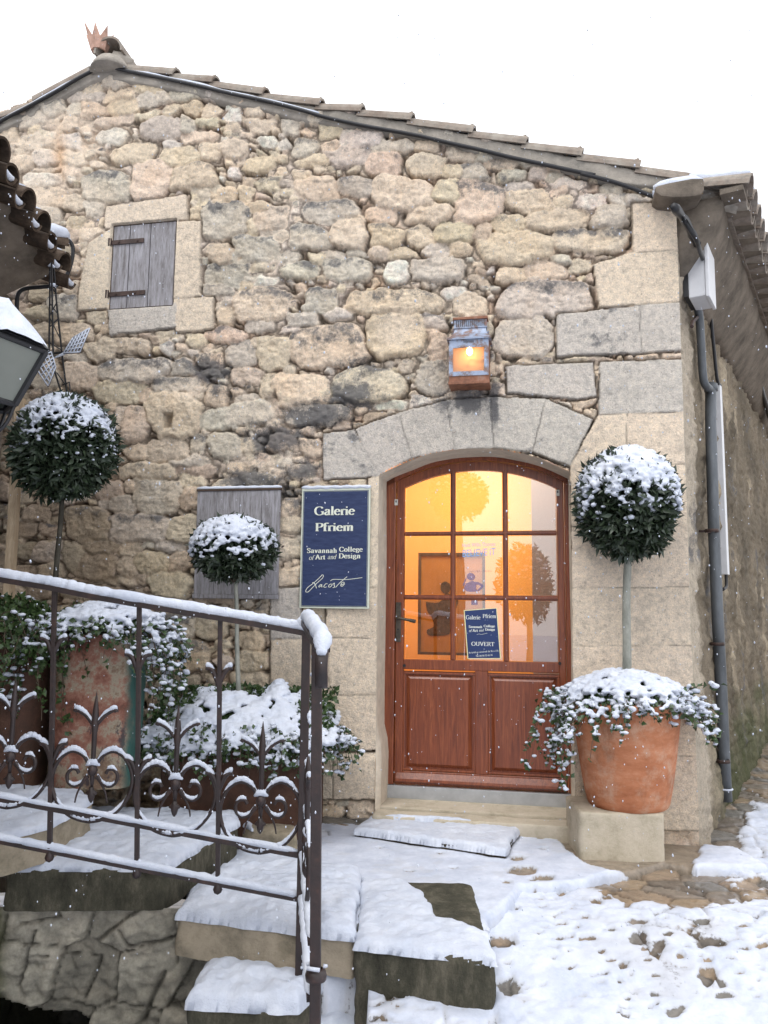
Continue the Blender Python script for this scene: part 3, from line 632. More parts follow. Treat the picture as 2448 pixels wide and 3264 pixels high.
# stone beam end with a snow cap sticking out at the corner
cb = MB(); bc = wallp(*wall_uz(2165, 590, .10), .10)
p0 = hit(2090, 603, WO+ND*.2, ND); p1 = hit(2245, 592, WO+ND*.2, ND)
L = np.linalg.norm(p1-p0); prof = [(0, .02), (.0, -.02), (.03, -.045), (.10, -.06), (.20, -.065), (L-.02, -.06), (L, -.03), (L, .045), (L*.75, .05), (L*.3, .035)]
cb.prism([p0+UD*x+ZA*z for x, z in prof], -ND*.9)
bo = cb.build('corner_corbel', SOFM, house, False, .015)
sc_ = MB(); sc_.tube([p0+UD*t*L+ZA*(.035+.02*t)-ND*.05 for t in np.linspace(-.02, 1.02, 8)], [.015, .035, .04, .042, .042, .042, .035, .012], 10); sc_.tube([p0+UD*t*L+ZA*(.035+.02*t)-ND*.12 for t in np.linspace(0, 1, 8)], [.02, .04, .045, .045, .045, .045, .04, .02], 10)
sc_.build('corbel_snow', SNOW, house, True)
# ---------------------------------------------------------------- shutter
su0, su1, sz0, sz1 = SHUT
GREYW = NT('weathered grey boards', .85, spec=.2)
g1 = GREYW.noise(9, 8, .75, (6, 6, .7)); c_ = GREYW.ramp(g1, [(.28, (.10, .085, .08)), (.5, (.27, .26, .27)), (.7, (.40, .39, .42))]); GREYW.col(c_); GREYW.bump(GREYW.noise(12, 8, .8, (8, 8, .6)), .8, .008); GREYW = GREYW.m
IRON = M_simple('rusty iron', (.055, .034, .028), .6, .4, .4, 30, .3, .4, 90)
BLACK = M_simple('black rubber', (.018, .018, .02), .5, .4, .2, 30, 0, .1, 80)
shut = MB(); wd = (su1-su0); cuts = [0, .27, .60, 1]
for a, b in zip(cuts[:-1], cuts[1:]): shut.wbox(su0+wd*a+.003, su0+wd*b-.003, sz0, sz1, -.028, .002)
sh = shut.build('window_shutter', GREYW, house, False, .003)
for zc, x1 in ((sz0+(sz1-sz0)*.80, .50), (sz0+(sz1-sz0)*.17, .56)):
    st = MB(); st.wbox(su0-.02, su0+wd*x1, zc-.016, zc+.016, .003, .011); st.tube([wallp(su0-.02, zc-.03, .012), wallp(su0-.02, zc+.03, .012)], .014, 8)
    for t in (.1, .4): st.tube([wallp(su0+wd*t, zc, .010), wallp(su0+wd*t, zc, .017)], .008, 6)
    st.build('strap_hinge', IRON, sh)
fr_ = MB(); fr_.wbox(su0-.014, su0, sz0-.012, sz1+.012, -.05, -.004); fr_.wbox(su1, su1+.014, sz0-.012, sz1+.012, -.05, -.004); fr_.wbox(su0, su1, sz1, sz1+.014, -.05, -.004); fr_.wbox(su0, su1, sz0-.014, sz0, -.05, -.004)
fr_.build('shutter_frame', M_simple('old dark wood', (.06, .04, .03), .8), sh)
# ---------------------------------------------------------------- ground, landing, steps, retaining wall
def poly_sd(X, Y, P):
    P = np.asarray(P, float); d = np.full(len(X), 1e9); ins = np.zeros(len(X), bool); n = len(P)
    for i in range(n):
        a = P[i]; b = P[(i+1) % n]; e = b-a; t = np.clip(((X-a[0])*e[0]+(Y-a[1])*e[1])/(e@e+1e-12), 0, 1)
        d = np.minimum(d, np.hypot(X-a[0]-t*e[0], Y-a[1]-t*e[1]))
        c = ((a[1] > Y) != (b[1] > Y)) & (X < (b[0]-a[0])*(Y-a[1])/(b[1]-a[1]+1e-12)+a[0]); ins ^= c
    return np.where(ins, d, -d)
def pz(pts, z, s=(0, 0, 1.0)):
    return [tuple(at_z(s[0]+x/s[2], s[1]+y/s[2], z)[:2]) for x, y in pts]
R8 = (1000, 2400, 1.1457); R7 = (0, 2400, 1.3554)
def mk_paving():
    m = NT('snowy paving', .8, spec=.3)
    cov = m.attr('cover', True); c = m.attr('col')
    c = m.mix(.7, c, m.ramp(m.noise(28, 6, .7), [(.3, (.55, .55, .55)), (.7, (1.4, 1.35, 1.3))]), 'MULTIPLY')
    n1 = m.noise(55, 6, .75)
    f = m.ramp(m.math('ADD', cov, m.math('MULTIPLY', m.math('SUBTRACT', n1, .5), .9)), [(.42, (0, 0, 0)), (.58, (1, 1, 1))])
    sn = m.ramp(m.noise(6, 8, .75), [(.3, (.40, .44, .53)), (.66, (.60, .63, .71))])
    sn = m.mix(m.ramp(cov, [(.62, (.55, .55, .55)), (.98, (0, 0, 0))]), sn, (.45, .45, .46))
    m.col(m.mix(f, c, sn))
    r = m.math('ADD', m.math('MULTIPLY', f, .5), .3); m.l(r, m.b.inputs['Roughness'])
    h = m.math('ADD', m.math('ADD', m.math('MULTIPLY', m.noise(140, 4, .7), .35), m.math('MULTIPLY', m.noise(32, 6, .7), .6)), m.math('MULTIPLY', f, .8)); m.bump(h, .5, .008)
    return m.m
PAVE = mk_paving()
HOLES = [(1000, 695, 38, 13), (1160, 540, 65, 28), (1180, 630, 50, 15), (745, 385, 30, 14), (760, 430, 60, 20), (840, 455, 38, 13), (1090, 665, 20, 8), (1060, 825, 20, 11), (1020, 832, 18, 9), (1130, 800, 16, 18), (1440, 830, 40, 38),
         (1490, 860, 17, 20), (1245, 910, 18, 11), (1315, 970, 38, 20), (1600, 490, 60, 22), (1450, 710, 62, 22), (550, 645, 38, 8), (450, 672, 14, 9), (1265, 722, 22, 22), (1340, 760, 15, 14), (1030, 560, 20, 8), (1075, 545, 20, 8),
         (830, 546, 12, 6), (880, 550, 10, 6), (895, 690, 30, 7), (315, 945, 14, 9), (1370, 490, 20, 9), (1165, 450, 42, 8), (1275, 545, 32, 16), (1185, 690, 38, 25), (1295, 680, 16, 7), (900, 640, 30, 8), (1570, 730, 26, 10), (1520, 770, 20, 8),
         (1640, 720, 30, 12), (1220, 775, 12, 7), (980, 908, 12, 6), (1120, 850, 12, 8), (1420, 630, 30, 8), (1500, 560, 40, 10), (1570, 650, 22, 9), (1640, 530, 30, 12), (875, 770, 13, 6), (875, 725, 16, 8), (840, 350, 16, 5), (830, 315, 14, 4),
         (85, 247, 16, 5), (240, 350, 16, 5), (460, 368, 16, 5), (510, 420, 16, 5), (430, 255, 12, 4), (350, 435, 20, 5), (690, 705, 60, 28), (720, 880, 40, 40), (430, 955, 16, 6), (1250, 835, 12, 6), (1500, 905, 40, 10), (700, 860, 50, 22)]
_hr = np.random.RandomState(77)
HOLES += [(_hr.uniform(690, 1700), _hr.uniform(440, 1000), _hr.uniform(6, 22), _hr.uniform(4, 9)) for _ in range(90)]
def holes_field(Xp, Yp):
    r = np.zeros(len(Xp)); x = R8[0]; 
    for i, (cx, cy, a, b) in enumerate(HOLES):
        X0 = R8[0]+cx/R8[2]; Y0 = R8[1]+cy/R8[2]; a /= R8[2]; b /= R8[2]
        m = (np.abs(Xp-X0) < a*2.2) & (np.abs(Yp-Y0) < b*2.5)
        if not m.any(): continue
        d = np.hypot((Xp[m]-X0+.25*a*vnoise(Xp[m]/12, Yp[m]/9, 201+i % 5))/a, (Yp[m]-Y0)/b); r[m] = np.maximum(r[m], sstep(1.15, .55, d))
    return r
def lane_z(x, y):
    z = -.235+.175*sstep(2.7, 3.95, y+.12*x)+.09*sstep(4.2, 5.6, y)+.10*sstep(5.6, 8.5, y)
    return z
def voronoi_cells(X, Y, size, seed, jit=.8):
    x = X/size; y = Y/size; xi = np.floor(x).astype(int); yi = np.floor(y).astype(int)
    d1 = np.full(len(X), 9.); d2 = d1.copy(); cid = np.zeros(len(X), int); T = np.random.RandomState(seed).rand(64, 64, 3)
    for dx in (-1, 0, 1):
        for dy in (-1, 0, 1):
            cx = xi+dx; cy = yi+dy; t = T[cx % 64, cy % 64]; px = cx+.5+jit*(t[:, 0]-.5); py = cy+.5+jit*(t[:, 1]-.5)
            d = np.hypot(x-px, y-py); b = d < d1
            d2 = np.where(b, d1, np.minimum(d2, d)); d1 = np.where(b, d, d1); cid = np.where(b, (cx % 64)*64+(cy % 64), cid)
    return d1, d2, cid
def ground():
    xs = np.concatenate([np.arange(-1.2, 3.6, .014), np.linspace(3.62, 9, 60), np.linspace(11, 60, 12)]); ys = np.concatenate([np.arange(2.5, 6.2, .014), np.linspace(6.22, 14, 160), np.linspace(16, 70, 14)])
    xs = np.concatenate([np.linspace(-60, -16, 8), np.linspace(-14, -1.22, 30), xs]); ys = np.concatenate([np.linspace(-60, -16, 8), np.linspace(-14, 2.48, 60), ys])
    X, Y = np.meshgrid(xs, ys); sh = X.shape; X = X.ravel(); Y = Y.ravel()
    z = lane_z(X, np.clip(Y, 2.2, 20)); z = np.where(X < -.6, np.minimum(z, -.9+0*z), z); z = np.where((X < -.05) & (Y < 3.3), -.45-.35*sstep(3.2, 2.2, Y), z)
    wx = X+.05*fbm(X/.3, Y/.3, 211, 3); wy = Y+.05*fbm(X/.3, Y/.3, 214, 3)
    d1, d2, cid = voronoi_cells(wx, wy*1.25, .19, 4); edge = d2-d1
    T = np.random.RandomState(9).rand(4096, 3)
    st = .012*sstep(.0, .12, edge)+.009*(T[cid % 4096, 0]-.5)
    xp, yp = project(np.stack([X, Y, z], 1)); yp = np.where(Y < 1.5, 99999, yp)
    ho = holes_field(xp, yp)
    cover = 1.05-.50*sstep(.14, .0, edge)*sstep(-.3, .25, fbm(X/.8, Y/.8, 231, 3)+.15)-.85*ho
    cover -= .50*sstep(.10, .5, fbm(X/.33, Y/.2, 221, 4))*sstep(.3, 1.4, X)      # thin, trodden patches to the right
    cover -= .42*sstep(.0, .35, fbm(X/.06, Y/.04, 226, 3))*sstep(-.1, .3, fbm(X/.5, Y/.5, 228, 3))
    # bare wet ground below the eaves and up the alley
    sdis = (X-CORN[0])*SN[0]+(Y-CORN[1])*SN[1]; along = (X-CORN[0])*SD[0]+(Y-CORN[1])*SD[1]
    bare = sstep(.26, .08, sdis+.12*fbm(X/.25, Y/.25, 233, 3))*sstep(-1.2, -.7, along)
    bare = np.maximum(bare, sstep(.7, 1.5, along+.15*fbm(X/.3, Y/.3, 236, 3))*.9)
    bare = np.maximum(bare, sstep(.10, -.05, poly_sd(X, Y, [(1.0, 4.5), (1.6, 4.45), (1.85, 4.6), (1.0, 4.9)])*-1))
    cap = np.exp(-(((X-2.35)/.20)**2+((Y-4.55)/.17)**2)*1.2)
    cover = cover-1.3*bare+1.6*cap*bare
    cover = np.clip(cover, 0, 1.1); sn = sstep(.35, .75, cover)
    zz = z+st*(1-.45*sn)+.020*sn+.012*fbm(X/.11, Y/.09, 241, 4)*(.4+.6*sn)+.004*fbm(X/.03, Y/.03, 243, 2)-.008*ho
    tc = np.array([[.19, .16, .13], [.23, .175, .125], [.16, .15, .135], [.25, .19, .13], [.13, .11, .09]])[(T[cid % 4096, 1]*5).astype(int)]
    col = tc*(1-.5*sstep(.10, .02, edge))[:, None]*(1+.2*fbm(X/.1, Y/.1, 247, 3))[:, None]
    I = np.arange(len(X)).reshape(sh); F = np.stack([I[:-1, :-1].ravel(), I[:-1, 1:].ravel(), I[1:, 1:].ravel(), I[1:, :-1].ravel()], 1)
    o = mesh_np('ground', np.stack([X, Y, zz], 1), F, PAVE, None, True, {'col': col, 'cover': cover}); tag(o, kind='structure')
ground()
LAND_EDGE = pz([(1290, 395), (1160, 425), (1075, 440), (990, 470), (880, 480), (760, 485), (740, 520), (700, 560), (640, 595)], 0, R8)
BLK = pz([(1131, 3011), (1580, 3063), (1502, 2815), (1157, 2801)], 0)
lp = [(2.02, 4.30)]+[(1.62, 4.28)]+LAND_EDGE+[(BLK[1][0]+.02, 3.45), (BLK[1][0]-.04, 3.40), (-.1, 3.45), (-.85, 3.62), (-.95, 4.2), (-2.6, 4.3), (-2.6, 5.56), (1.85, 4.72), (1.98, 4.62)]
def snap_rim(X, Y, d, sh, st):
    D = d.reshape(sh); gy, gx = np.gradient(D, st); gx = gx.ravel(); gy = gy.ravel(); g2 = np.maximum(gx**2+gy**2, .25)
    m = d < 0; mv = np.where(m, np.clip(-d, 0, st*2.4)/g2, 0)
    return X+gx*mv, Y+gy*mv
def sheet(name, poly, ztop, st, coverf, hf, colr, mat, parent=None, skirt=.12, kind=None, wob=.006):
    P = np.array(poly); lo = P.min(0)-.02; hi = P.max(0)+.02
    xs = np.arange(lo[0], hi[0], st); ys = np.arange(lo[1], hi[1], st); X, Y = np.meshgrid(xs, ys); sh = X.shape; X = X.ravel(); Y = Y.ravel()
    d = poly_sd(X, Y, P)+wob*fbm(X/.05, Y/.05, 251, 3); cov, bump = coverf(X, Y, d); cov = np.where(d < .0, -.3, cov)
    z = ztop(X, Y)+bump-.035*sstep(.022, .0, d)-.0*d
    below = d < 0; z = np.where(below, z-skirt, z); X, Y = snap_rim(X, Y, d, sh, st)
    keep = d > -st*1.6
    k2 = keep.reshape(sh); I = np.arange(len(X)).reshape(sh); q = k2[:-1, :-1] & k2[1:, :-1] & k2[:-1, 1:] & k2[1:, 1:]
    F = np.stack([I[:-1, :-1][q], I[:-1, 1:][q], I[1:, 1:][q], I[1:, :-1][q]], 1)
    used = np.zeros(len(X), bool); used[F.ravel()] = True; mp = -np.ones(len(X), np.int64); mp[used] = np.arange(used.sum())
    col = colr(X, Y)
    o = mesh_np(name, np.stack([X, Y, z], 1)[used], mp[F], mat, parent, True, {'col': col[used], 'cover': cov[used]})
    if kind: tag(o, kind=kind)
    return o
def land_cover(X, Y, d):
    xp, yp = project(np.stack([X, Y, 0*X], 1)); ho = holes_field(xp, yp)
    bare1 = sstep(-.03, .05, poly_sd(X, Y, pz([(860, 290), (960, 285), (975, 180), (1330, 240), (1450, 290), (1390, 400), (1360, 440), (1080, 425), (985, 395)], 0, R8))+.03*fbm(X/.12, Y/.12, 261, 3))
    bare2 = sstep(-.03, .05, poly_sd(X, Y, pz([(-20, 285), (45, 285), (60, 305), (-20, 320)], 0, R8)))
    bare3 = sstep(.10, .02, (5.08-.194*X-Y)-.07*(X < 0)*0)   # dry strip against the wall
    bare4 = sstep(-.6, -.8, X+.1*fbm(X/.2, Y/.2, 262, 2))*sstep(4.35, 4.6, Y)
    cv = np.clip(1.05-1.3*np.maximum.reduce([bare1, bare2, .8*bare3, .85*bare4])-1.0*ho-.25*sstep(.1, .5, fbm(X/.1, Y/.07, 263, 3)), 0, 1.1); sn = sstep(.35, .75, cv)
    return cv, .018*sn+.006*fbm(X/.15, Y/.12, 265, 4)+.002*fbm(X/.03, Y/.03, 268, 2)-.006*ho
def stonecol(X, Y): return np.array([.24, .20, .155])*(1+.3*fbm(X/.2, Y/.2, 269, 4))[:, None]
sheet('landing', lp, lambda X, Y: 0*X-.012, .011, land_cover, None, stonecol, PAVE, None, .13, 'structure')
# rough cut stone pieces sharing one displacement field (so neighbouring faces stay closed)
STEPM = NT('step limestone', .9, spec=.2)
c_ = STEPM.ramp(STEPM.noise(5, 8, .75), [(.30, (.19, .165, .12)), (.5, (.38, .32, .235)), (.68, (.47, .39, .29))])
c_ = STEPM.mix(STEPM.ramp(STEPM.noise(3, 7, .7), [(.50, (0, 0, 0)), (.66, (.6, .6, .6))]), c_, (.13, .12, .075)); STEPM.col(c_); STEPM.bump(STEPM.noise(30, 9, .8), 1., .014); STEPM = STEPM.m
DARKST = NT('mossy dark limestone', .9, spec=.2)
c_ = DARKST.ramp(DARKST.noise(6, 8, .8, (1.5, 1.5, .6)), [(.30, (.028, .027, .02)), (.5, (.075, .07, .05)), (.68, (.17, .15, .11))]); DARKST.col(c_); DARKST.bump(DARKST.noise(30, 9, .8), 1., .012); DARKST = DARKST.m
GRAYST = NT('grey retaining stone', .9, spec=.2)
c_ = GRAYST.mix(.8, GRAYST.attr('col'), GRAYST.ramp(GRAYST.noise(14, 8, .75), [(.3, (.5, .5, .5)), (.7, (1.4, 1.38, 1.32))]), 'MULTIPLY'); GRAYST.col(c_); GRAYST.bump(GRAYST.noise(35, 9, .8), 1., .014); GRAYST = GRAYST.m
def rough_block(name, poly, z0, z1, mat, parent, amp=.012, st=.02, rnd=.02, seed=300):
    P = [np.array(p, float) for p in poly]; n = len(P)
    area = sum(P[i][0]*P[(i+1) % n][1]-P[(i+1) % n][0]*P[i][1] for i in range(n))
    if area < 0: P = P[::-1]
    cen = sum(P)/n; V = []; F = []
    # closed outline sampled, rings from bottom to top, rounded shoulder, then inward rings to the centre
    pts = []
    for i in range(n):
        a, b = P[i], P[(i+1) % n]; L = np.linalg.norm(b-a); m = max(2, int(L/st))
        for k in range(m): pts.append(a+(b-a)*k/m)
    pts = np.array(pts); N = len(pts)
    # soften corners
    for _ in range(3): pts = .5*pts+.25*(np.roll(pts, 1, 0)+np.roll(pts, -1, 0))
    rings = []; rows = max(2, int((z1-z0)/st))
    for k in range(rows+1): rings.append((1.0, z0+(z1-z0-rnd)*k/rows))
    dirs = pts-cen; rad = np.linalg.norm(dirs, axis=1, keepdims=True)
    R = []
    for s, z in rings: R.append(np.concatenate([pts, np.full((N, 1), z)], 1))
    for k in (1, 2, 3):
        a = PI/2*k/3; R.append(np.concatenate([pts-dirs/rad*rnd*(1-math.cos(a)), np.full((N, 1), z1-rnd+rnd*math.sin(a))], 1))
    for s in (.85, .65, .45, .25, .02): R.append(np.concatenate([cen+(pts-dirs/rad*rnd-cen)*s, np.full((N, 1), z1)], 1))
    V = np.concatenate(R); M = len(R)
    for i in range(M-1):
        for k in range(N): F.append((i*N+k, i*N+(k+1) % N, (i+1)*N+(k+1) % N, (i+1)*N+k))
    D = np.stack([fbm(V[:, 1]/.11+V[:, 2]/.07, V[:, 2]/.09+V[:, 0]*2, seed, 4), fbm(V[:, 0]/.11, V[:, 2]/.09+V[:, 1]*2, seed+5, 4), .6*fbm(V[:, 0]/.12, V[:, 1]/.12, seed+9, 4)], 1)
    return mesh_np(name, V+D*amp, F, mat, parent, True)
def snow_slab(poly, z, t, parent, st=.010, r=.075, seed=400, over=.006, tilt=None, hole=None, name='snow', drop=.012, mat=None, amp=.5, par=None):
    P = np.array(poly); lo = P.min(0)-.06; hi = P.max(0)+.06
    xs = np.arange(lo[0], hi[0], st); ys = np.arange(lo[1], hi[1], st); X, Y = np.meshgrid(xs, ys); sh = X.shape; X = X.ravel(); Y = Y.ravel()
    d = poly_sd(X, Y, P)+over+.012*fbm(X/.09, Y/.09, seed, 2)+.0012*vnoise(X/.03, Y/.03, seed+4)
    if hole is not None: d = np.minimum(d, -poly_sd(X, Y, np.array(hole))+.015*fbm(X/.05, Y/.05, seed+6, 3))
    k = np.clip(d/r, 0, 1); h = t*np.sqrt(np.clip(1-(1-k)**2, 0, 1))*(1+.25*np.clip(fbm(X/.05, Y/.05, seed+20, 3), -.6, .6)+amp*fbm(X/.16, Y/.16, seed+8, 4))+.0025*fbm(X/.025, Y/.025, seed+12, 2)*k
    zz = z+h+(tilt(X, Y) if tilt else 0); zz = np.where(d <= 0, zz-drop, zz); X, Y = snap_rim(X, Y, d, sh, st)
    keep = (d > -st*1.6).reshape(sh); I = np.arange(len(X)).reshape(sh); q = keep[:-1, :-1] & keep[1:, :-1] & keep[:-1, 1:] & keep[1:, 1:]
    F = np.stack([I[:-1, :-1][q], I[:-1, 1:][q], I[1:, 1:][q], I[1:, :-1][q]], 1)
    used = np.zeros(len(X), bool); used[F.ravel()] = True; mp = -np.ones(len(X), np.int64); mp[used] = np.arange(used.sum())
    return mesh_np(name, np.stack([X, Y, zz], 1)[used], mp[F], mat or SNOW, parent, True)
def step(label, poly, z0, z1, mat, snow_poly=None, snow_t=.03, hole=None, seed=300, rnd=.025, amp=.014, snz=0):
    c = np.mean(np.array(poly), 0); o = thing('stone_step', label, 'step', (c[0], c[1], z0), 'stone steps beside the railing')
    rough_block('slab', poly, z0, z1, mat, o, amp, .02, rnd, seed)
    snow_slab(snow_poly or poly, z1-.008+snz, snow_t, o, seed=seed+100, hole=hole)
    return o
bl = pz([(1131, 3011), (1580, 3063), (1502, 2815), (1157, 2801)], 0.015); bz = -.30
step('dark wet step block with a bare corner in its snow, right of the post', bl, bz, .015, DARKST, hole=pz([(330, 462), (395, 455), (590, 470), (650, 660), (600, 635), (520, 615), (455, 600), (430, 550), (400, 510)], .02, R8), seed=310, rnd=.02)
Bp = pz([(758, 700), (1530, 795)], 0.03, R7)
step('pale yellow stone step with thick snow, left of the dark block', [Bp[0], Bp[1], (-.10, 4.05), (-.40, 4.15), (-.78, 4.1)], -.125, .03, STEPM, seed=320, snow_t=.045, rnd=.03)
Cp = pz([(60, 505), (720, 492), (1035, 300)], .17, R7)
step('long stone tread with dark mossy front edge below the railing bars', [(-1.62, 3.60), Cp[1], Cp[2], (-.80, 4.55), (-1.75, 4.60)], -.01, .17, DARKST, seed=330, snow_t=.04, rnd=.03)
Dp = pz([(0, 362), (230, 305), (400, 200), (370, 178)], .34, R7)
step('topmost snowy stone step at the left edge of the photo', [(-2.1, Dp[0][1]+.02), Dp[0], Dp[1], Dp[2], (-1.55, 4.25), (-2.3, 4.3)], .18, .34, STEPM, seed=340, snow_t=.04, rnd=.03)
Ap = pz([(800, 1085), (905, 905), (1290, 900), (1340, 1090), (1200, 1105)], -.17, R7)
step('lower snow padded stone step at the foot of the railing post', [Ap[0], Ap[1], Ap[2], (-.20, 3.35), (-.30, 3.14), Ap[4]], -.36, -.17, DARKST, seed=350, snow_t=.065, rnd=.03)
Ep = pz([(1190, 1190), (1330, 1075), (1600, 1050), (1680, 1090), (1690, 1260), (1190, 1260)], -.33, R7)
step('lowest step, a snow mound at the bottom edge behind the black post', Ep, -.6, -.33, DARKST, seed=360, snow_t=.06, rnd=.04)
Fp = pz([(1345, 960), (1480, 985), (1590, 1045), (1500, 1075), (1350, 1085)], -.25, R7)
snow_o = snow_slab(Fp, -.27, .05, None, seed=370, name='snow_drift'); tag(snow_o, kind='stuff')
# little stone with snow behind the scrolls
Gp = pz([(630, 1530), (780, 1560), (930, 1590), (910, 1480), (700, 1440), (560, 1440), (500, 1470)], .10, (500, 1900, 2.074))
step('small raised stone with a snow corner in front of the long planter', Gp, -.02, .10, STEPM, [Gp[0], Gp[6], Gp[5], (Gp[4][0]-.05, Gp[4][1])], .03, seed=380, rnd=.03)
# retaining wall below the treads
def retaining():
    o = thing('retaining_wall', 'grey rough retaining wall of big cracked slabs below the stone steps', 'wall', (-1.2, 3.6, -.6))
    Yw = 3.66; px0 = at_y(-60, 2900, Yw)[0]; xs = np.arange(px0-.4, -.45, .0085); zs = np.arange(-1.05, .0, .0085); X, Z = np.meshgrid(xs, zs); sh = X.shape; X = X.ravel(); Z = Z.ravel()
    xp, yp = project(np.stack([X, 0*X+Yw, Z], 1)); a = (xp-R7[0])*R7[2]; b = (yp-R7[1])*R7[2]
    a = a+7*fbm(a/60, b/60, 501, 3); b2 = b+7*fbm(a/60, b/60, 504, 3)
    def seg(p, q, w):
        p = np.array(p, float); q = np.array(q, float); e = q-p; t = np.clip(((a-p[0])*e[0]+(b2-p[1])*e[1])/(e@e), 0, 1)
        return np.exp(-(np.hypot(a-p[0]-t*e[0], b2-p[1]-t*e[1])/w)**2)
    cr = np.zeros(len(X))
    for p, q, w in (((155, 765), (90, 1010), 6), ((432, 885), (360, 1065), 6), ((718, 940), (620, 1160), 8), ((95, 735), (265, 700), 5), ((265, 700), (250, 640), 4), ((520, 760), (560, 825), 4), ((560, 825), (745, 800), 5), ((150, 860), (430, 885), 2), ((760, 700), (770, 900), 4)):
        cr = np.maximum(cr, seg(p, q, w))
    v1, v2, vid = voronoi_cells(a+.35*b2, b2*1.25, 265, 12, .9); TT = np.random.RandomState(13).rand(4096); jn = sstep(.05, .0, v2-v1); slab = (TT[vid % 4096]-.5)*.05-.03*jn
    h = .03*fbm(a/70, b2/70, 511, 6)+.02*np.abs(fbm(a/70, b2/45, 515, 4))+slab-.035*cr
    bot = np.interp(a, [-200, 0, 90, 160, 230, 340, 400, 520, 640, 900], [1050, 1058, 1080, 1115, 1130, 1135, 1175, 1200, 1280, 1400]); void = sstep(-3, 14, b2-bot)
    base = np.array([.33, .31, .26])*(1+.3*fbm(a/60, b2/60, 520, 4))[:, None]; tan = sstep(.0, .5, fbm(a/110, b2/80, 524, 3)+.3*(b2 < 880)-.1)[:, None]
    col = base*(1-tan*.6)+np.array([.44, .40, .33])*tan*.6; col = col*(.75+.5*TT[vid % 4096])[:, None]*(1-.45*jn[:, None]); col = col*(1-.6*cr[:, None]); moss = (sstep(70, 0, a)*.8)[:, None]; col = col*(1-moss)+np.array([.06, .065, .02])*moss
    Yv = Yw-h+void*.55+.0; keep = np.ones(len(X), bool)
    I = np.arange(len(X)).reshape(sh); F = np.stack([I[:-1, :-1].ravel(), I[:-1, 1:].ravel(), I[1:, 1:].ravel(), I[1:, :-1].ravel()], 1)
    mesh_np('masonry', np.stack([X, Yv, Z], 1), F, GRAYST, o, True, {'col': col*(1-.8*void[:, None])})  # recess below the slabs also darkened in colour, standing in for its shade
    g = MB(); g.box(-.62, -.10, 3.52, 3.9, -.6, -.14); g.build('footing', GRAYST, o)
retaining()
# snow covered door mat
mp_ = pz([(150, 303), (250, 228), (765, 262), (700, 383)], .01, R8); c = np.mean(np.array(mp_), 0)
mat_o = thing('door_mat', 'rectangular door mat under a layer of snow in front of the step', 'door mat', (c[0], c[1], 0))
mm = MB(); mm.prism([(x, y, .0) for x, y in mp_], (0, 0, .035)); mm.build('mat', M_simple('coir', (.05, .04, .03), .95, .1, .4, 60, 0, .8, 200), mat_o)
snow_slab(mp_, .03, .030, mat_o, .009, .03, 430, .008, amp=.2, drop=.012)
# door step
q0 = wall_uz(1215, 2570, 0); 
ds = thing('door_step', 'long pale limestone step in front of the wooden door', 'step', wallp(.58, 0, .1))
P_ = [wallp(-.03, 0, .16), wallp(1.22, 0, .15), wallp(1.22, 0, -.02), wallp(1.165, 0, -.02), wallp(1.165, 0, -.3), wallp(-.02, 0, -.3), wallp(-.02, 0, -.02), wallp(-.03, 0, -.02)]
PALE = NT('pale limestone', .88, spec=.2)
c_ = PALE.ramp(PALE.noise(6, 8, .75), [(.30, (.33, .285, .21)), (.5, (.50, .44, .34)), (.68, (.58, .51, .41))]); PALE.col(c_); PALE.bump(PALE.noise(28, 9, .8), .8, .010); PALE = PALE.m
rough_block('slab', [(p[0], p[1]) for p in [P_[0], P_[1], wallp(1.22, 0, -.0), wallp(-.03, 0, -.0)]], -.03, .075, PALE, ds, .008, .02, .015, 440)
sn0 = wall_uz(1250, 2572, .06)
snow_slab([tuple(wallp(u, 0, h)[:2]) for u, h in ((.05, .155), (.18, .158), (.45, .152), (.56, .14), (.5, .11), (.3, .12), (.1, .125))], .070, .016, ds, .007, .02, 445, .0)
dt = MB(); dt.wbox(-.02, 1.16, .0, .0905, -.32, -.004); dt.build('threshold', PALE, ds, False, .006)
# ---------------------------------------------------------------- the glazed door in its arch
def duz(a, b, h=HD): return wall_uz(900+a/1.659, 1400+b/1.659, h)
WOOD = NT('varnished red brown wood', .38, spec=.45)
g_ = WOOD.noise(5, 8, .75, (9, 9, .5), 1.5); c_ = WOOD.ramp(g_, [(.30, (.095, .022, .010)), (.5, (.20, .050, .019)), (.70, (.31, .093, .034))])
c_ = WOOD.mix(.5, c_, WOOD.ramp(WOOD.noise(30, 5, .7, (9, 9, .3)), [(.35, (.7, .66, .6)), (.65, (1.25, 1.2, 1.15))]), 'MULTIPLY'); WOOD.col(c_); WOOD.bump(WOOD.noise(20, 6, .7, (8, 8, .3)), .25, .003); WOOD.b.inputs['Coat Weight'].default_value = .25; WOOD.b.inputs['Coat Roughness'].default_value = .2; WOOD = WOOD.m
GL = bpy.data.materials.new('clear pane'); GL.use_nodes = True; t = GL.node_tree; t.nodes.clear()
o_ = t.nodes.new('ShaderNodeOutputMaterial'); mx = t.nodes.new('ShaderNodeMixShader'); tr = t.nodes.new('ShaderNodeBsdfTransparent'); gl = t.nodes.new('ShaderNodeBsdfGlossy'); gl.inputs['Roughness'].default_value = .0
fr = t.nodes.new('ShaderNodeFresnel'); fr.inputs['IOR'].default_value = 2.1; tr.inputs[0].default_value = (.95, .96, .95, 1)
nz = t.nodes.new('ShaderNodeTexNoise'); nz.inputs['Scale'].default_value = 3; bp = t.nodes.new('ShaderNodeBump'); bp.inputs['Strength'].default_value = .02; bp.inputs['Distance'].default_value = .01
tc = t.nodes.new('ShaderNodeTexCoord'); t.links.new(tc.outputs['Object'], nz.inputs['Vector']); t.links.new(nz.outputs['Fac'], bp.inputs['Height']); t.links.new(bp.outputs[0], gl.inputs['Normal'])
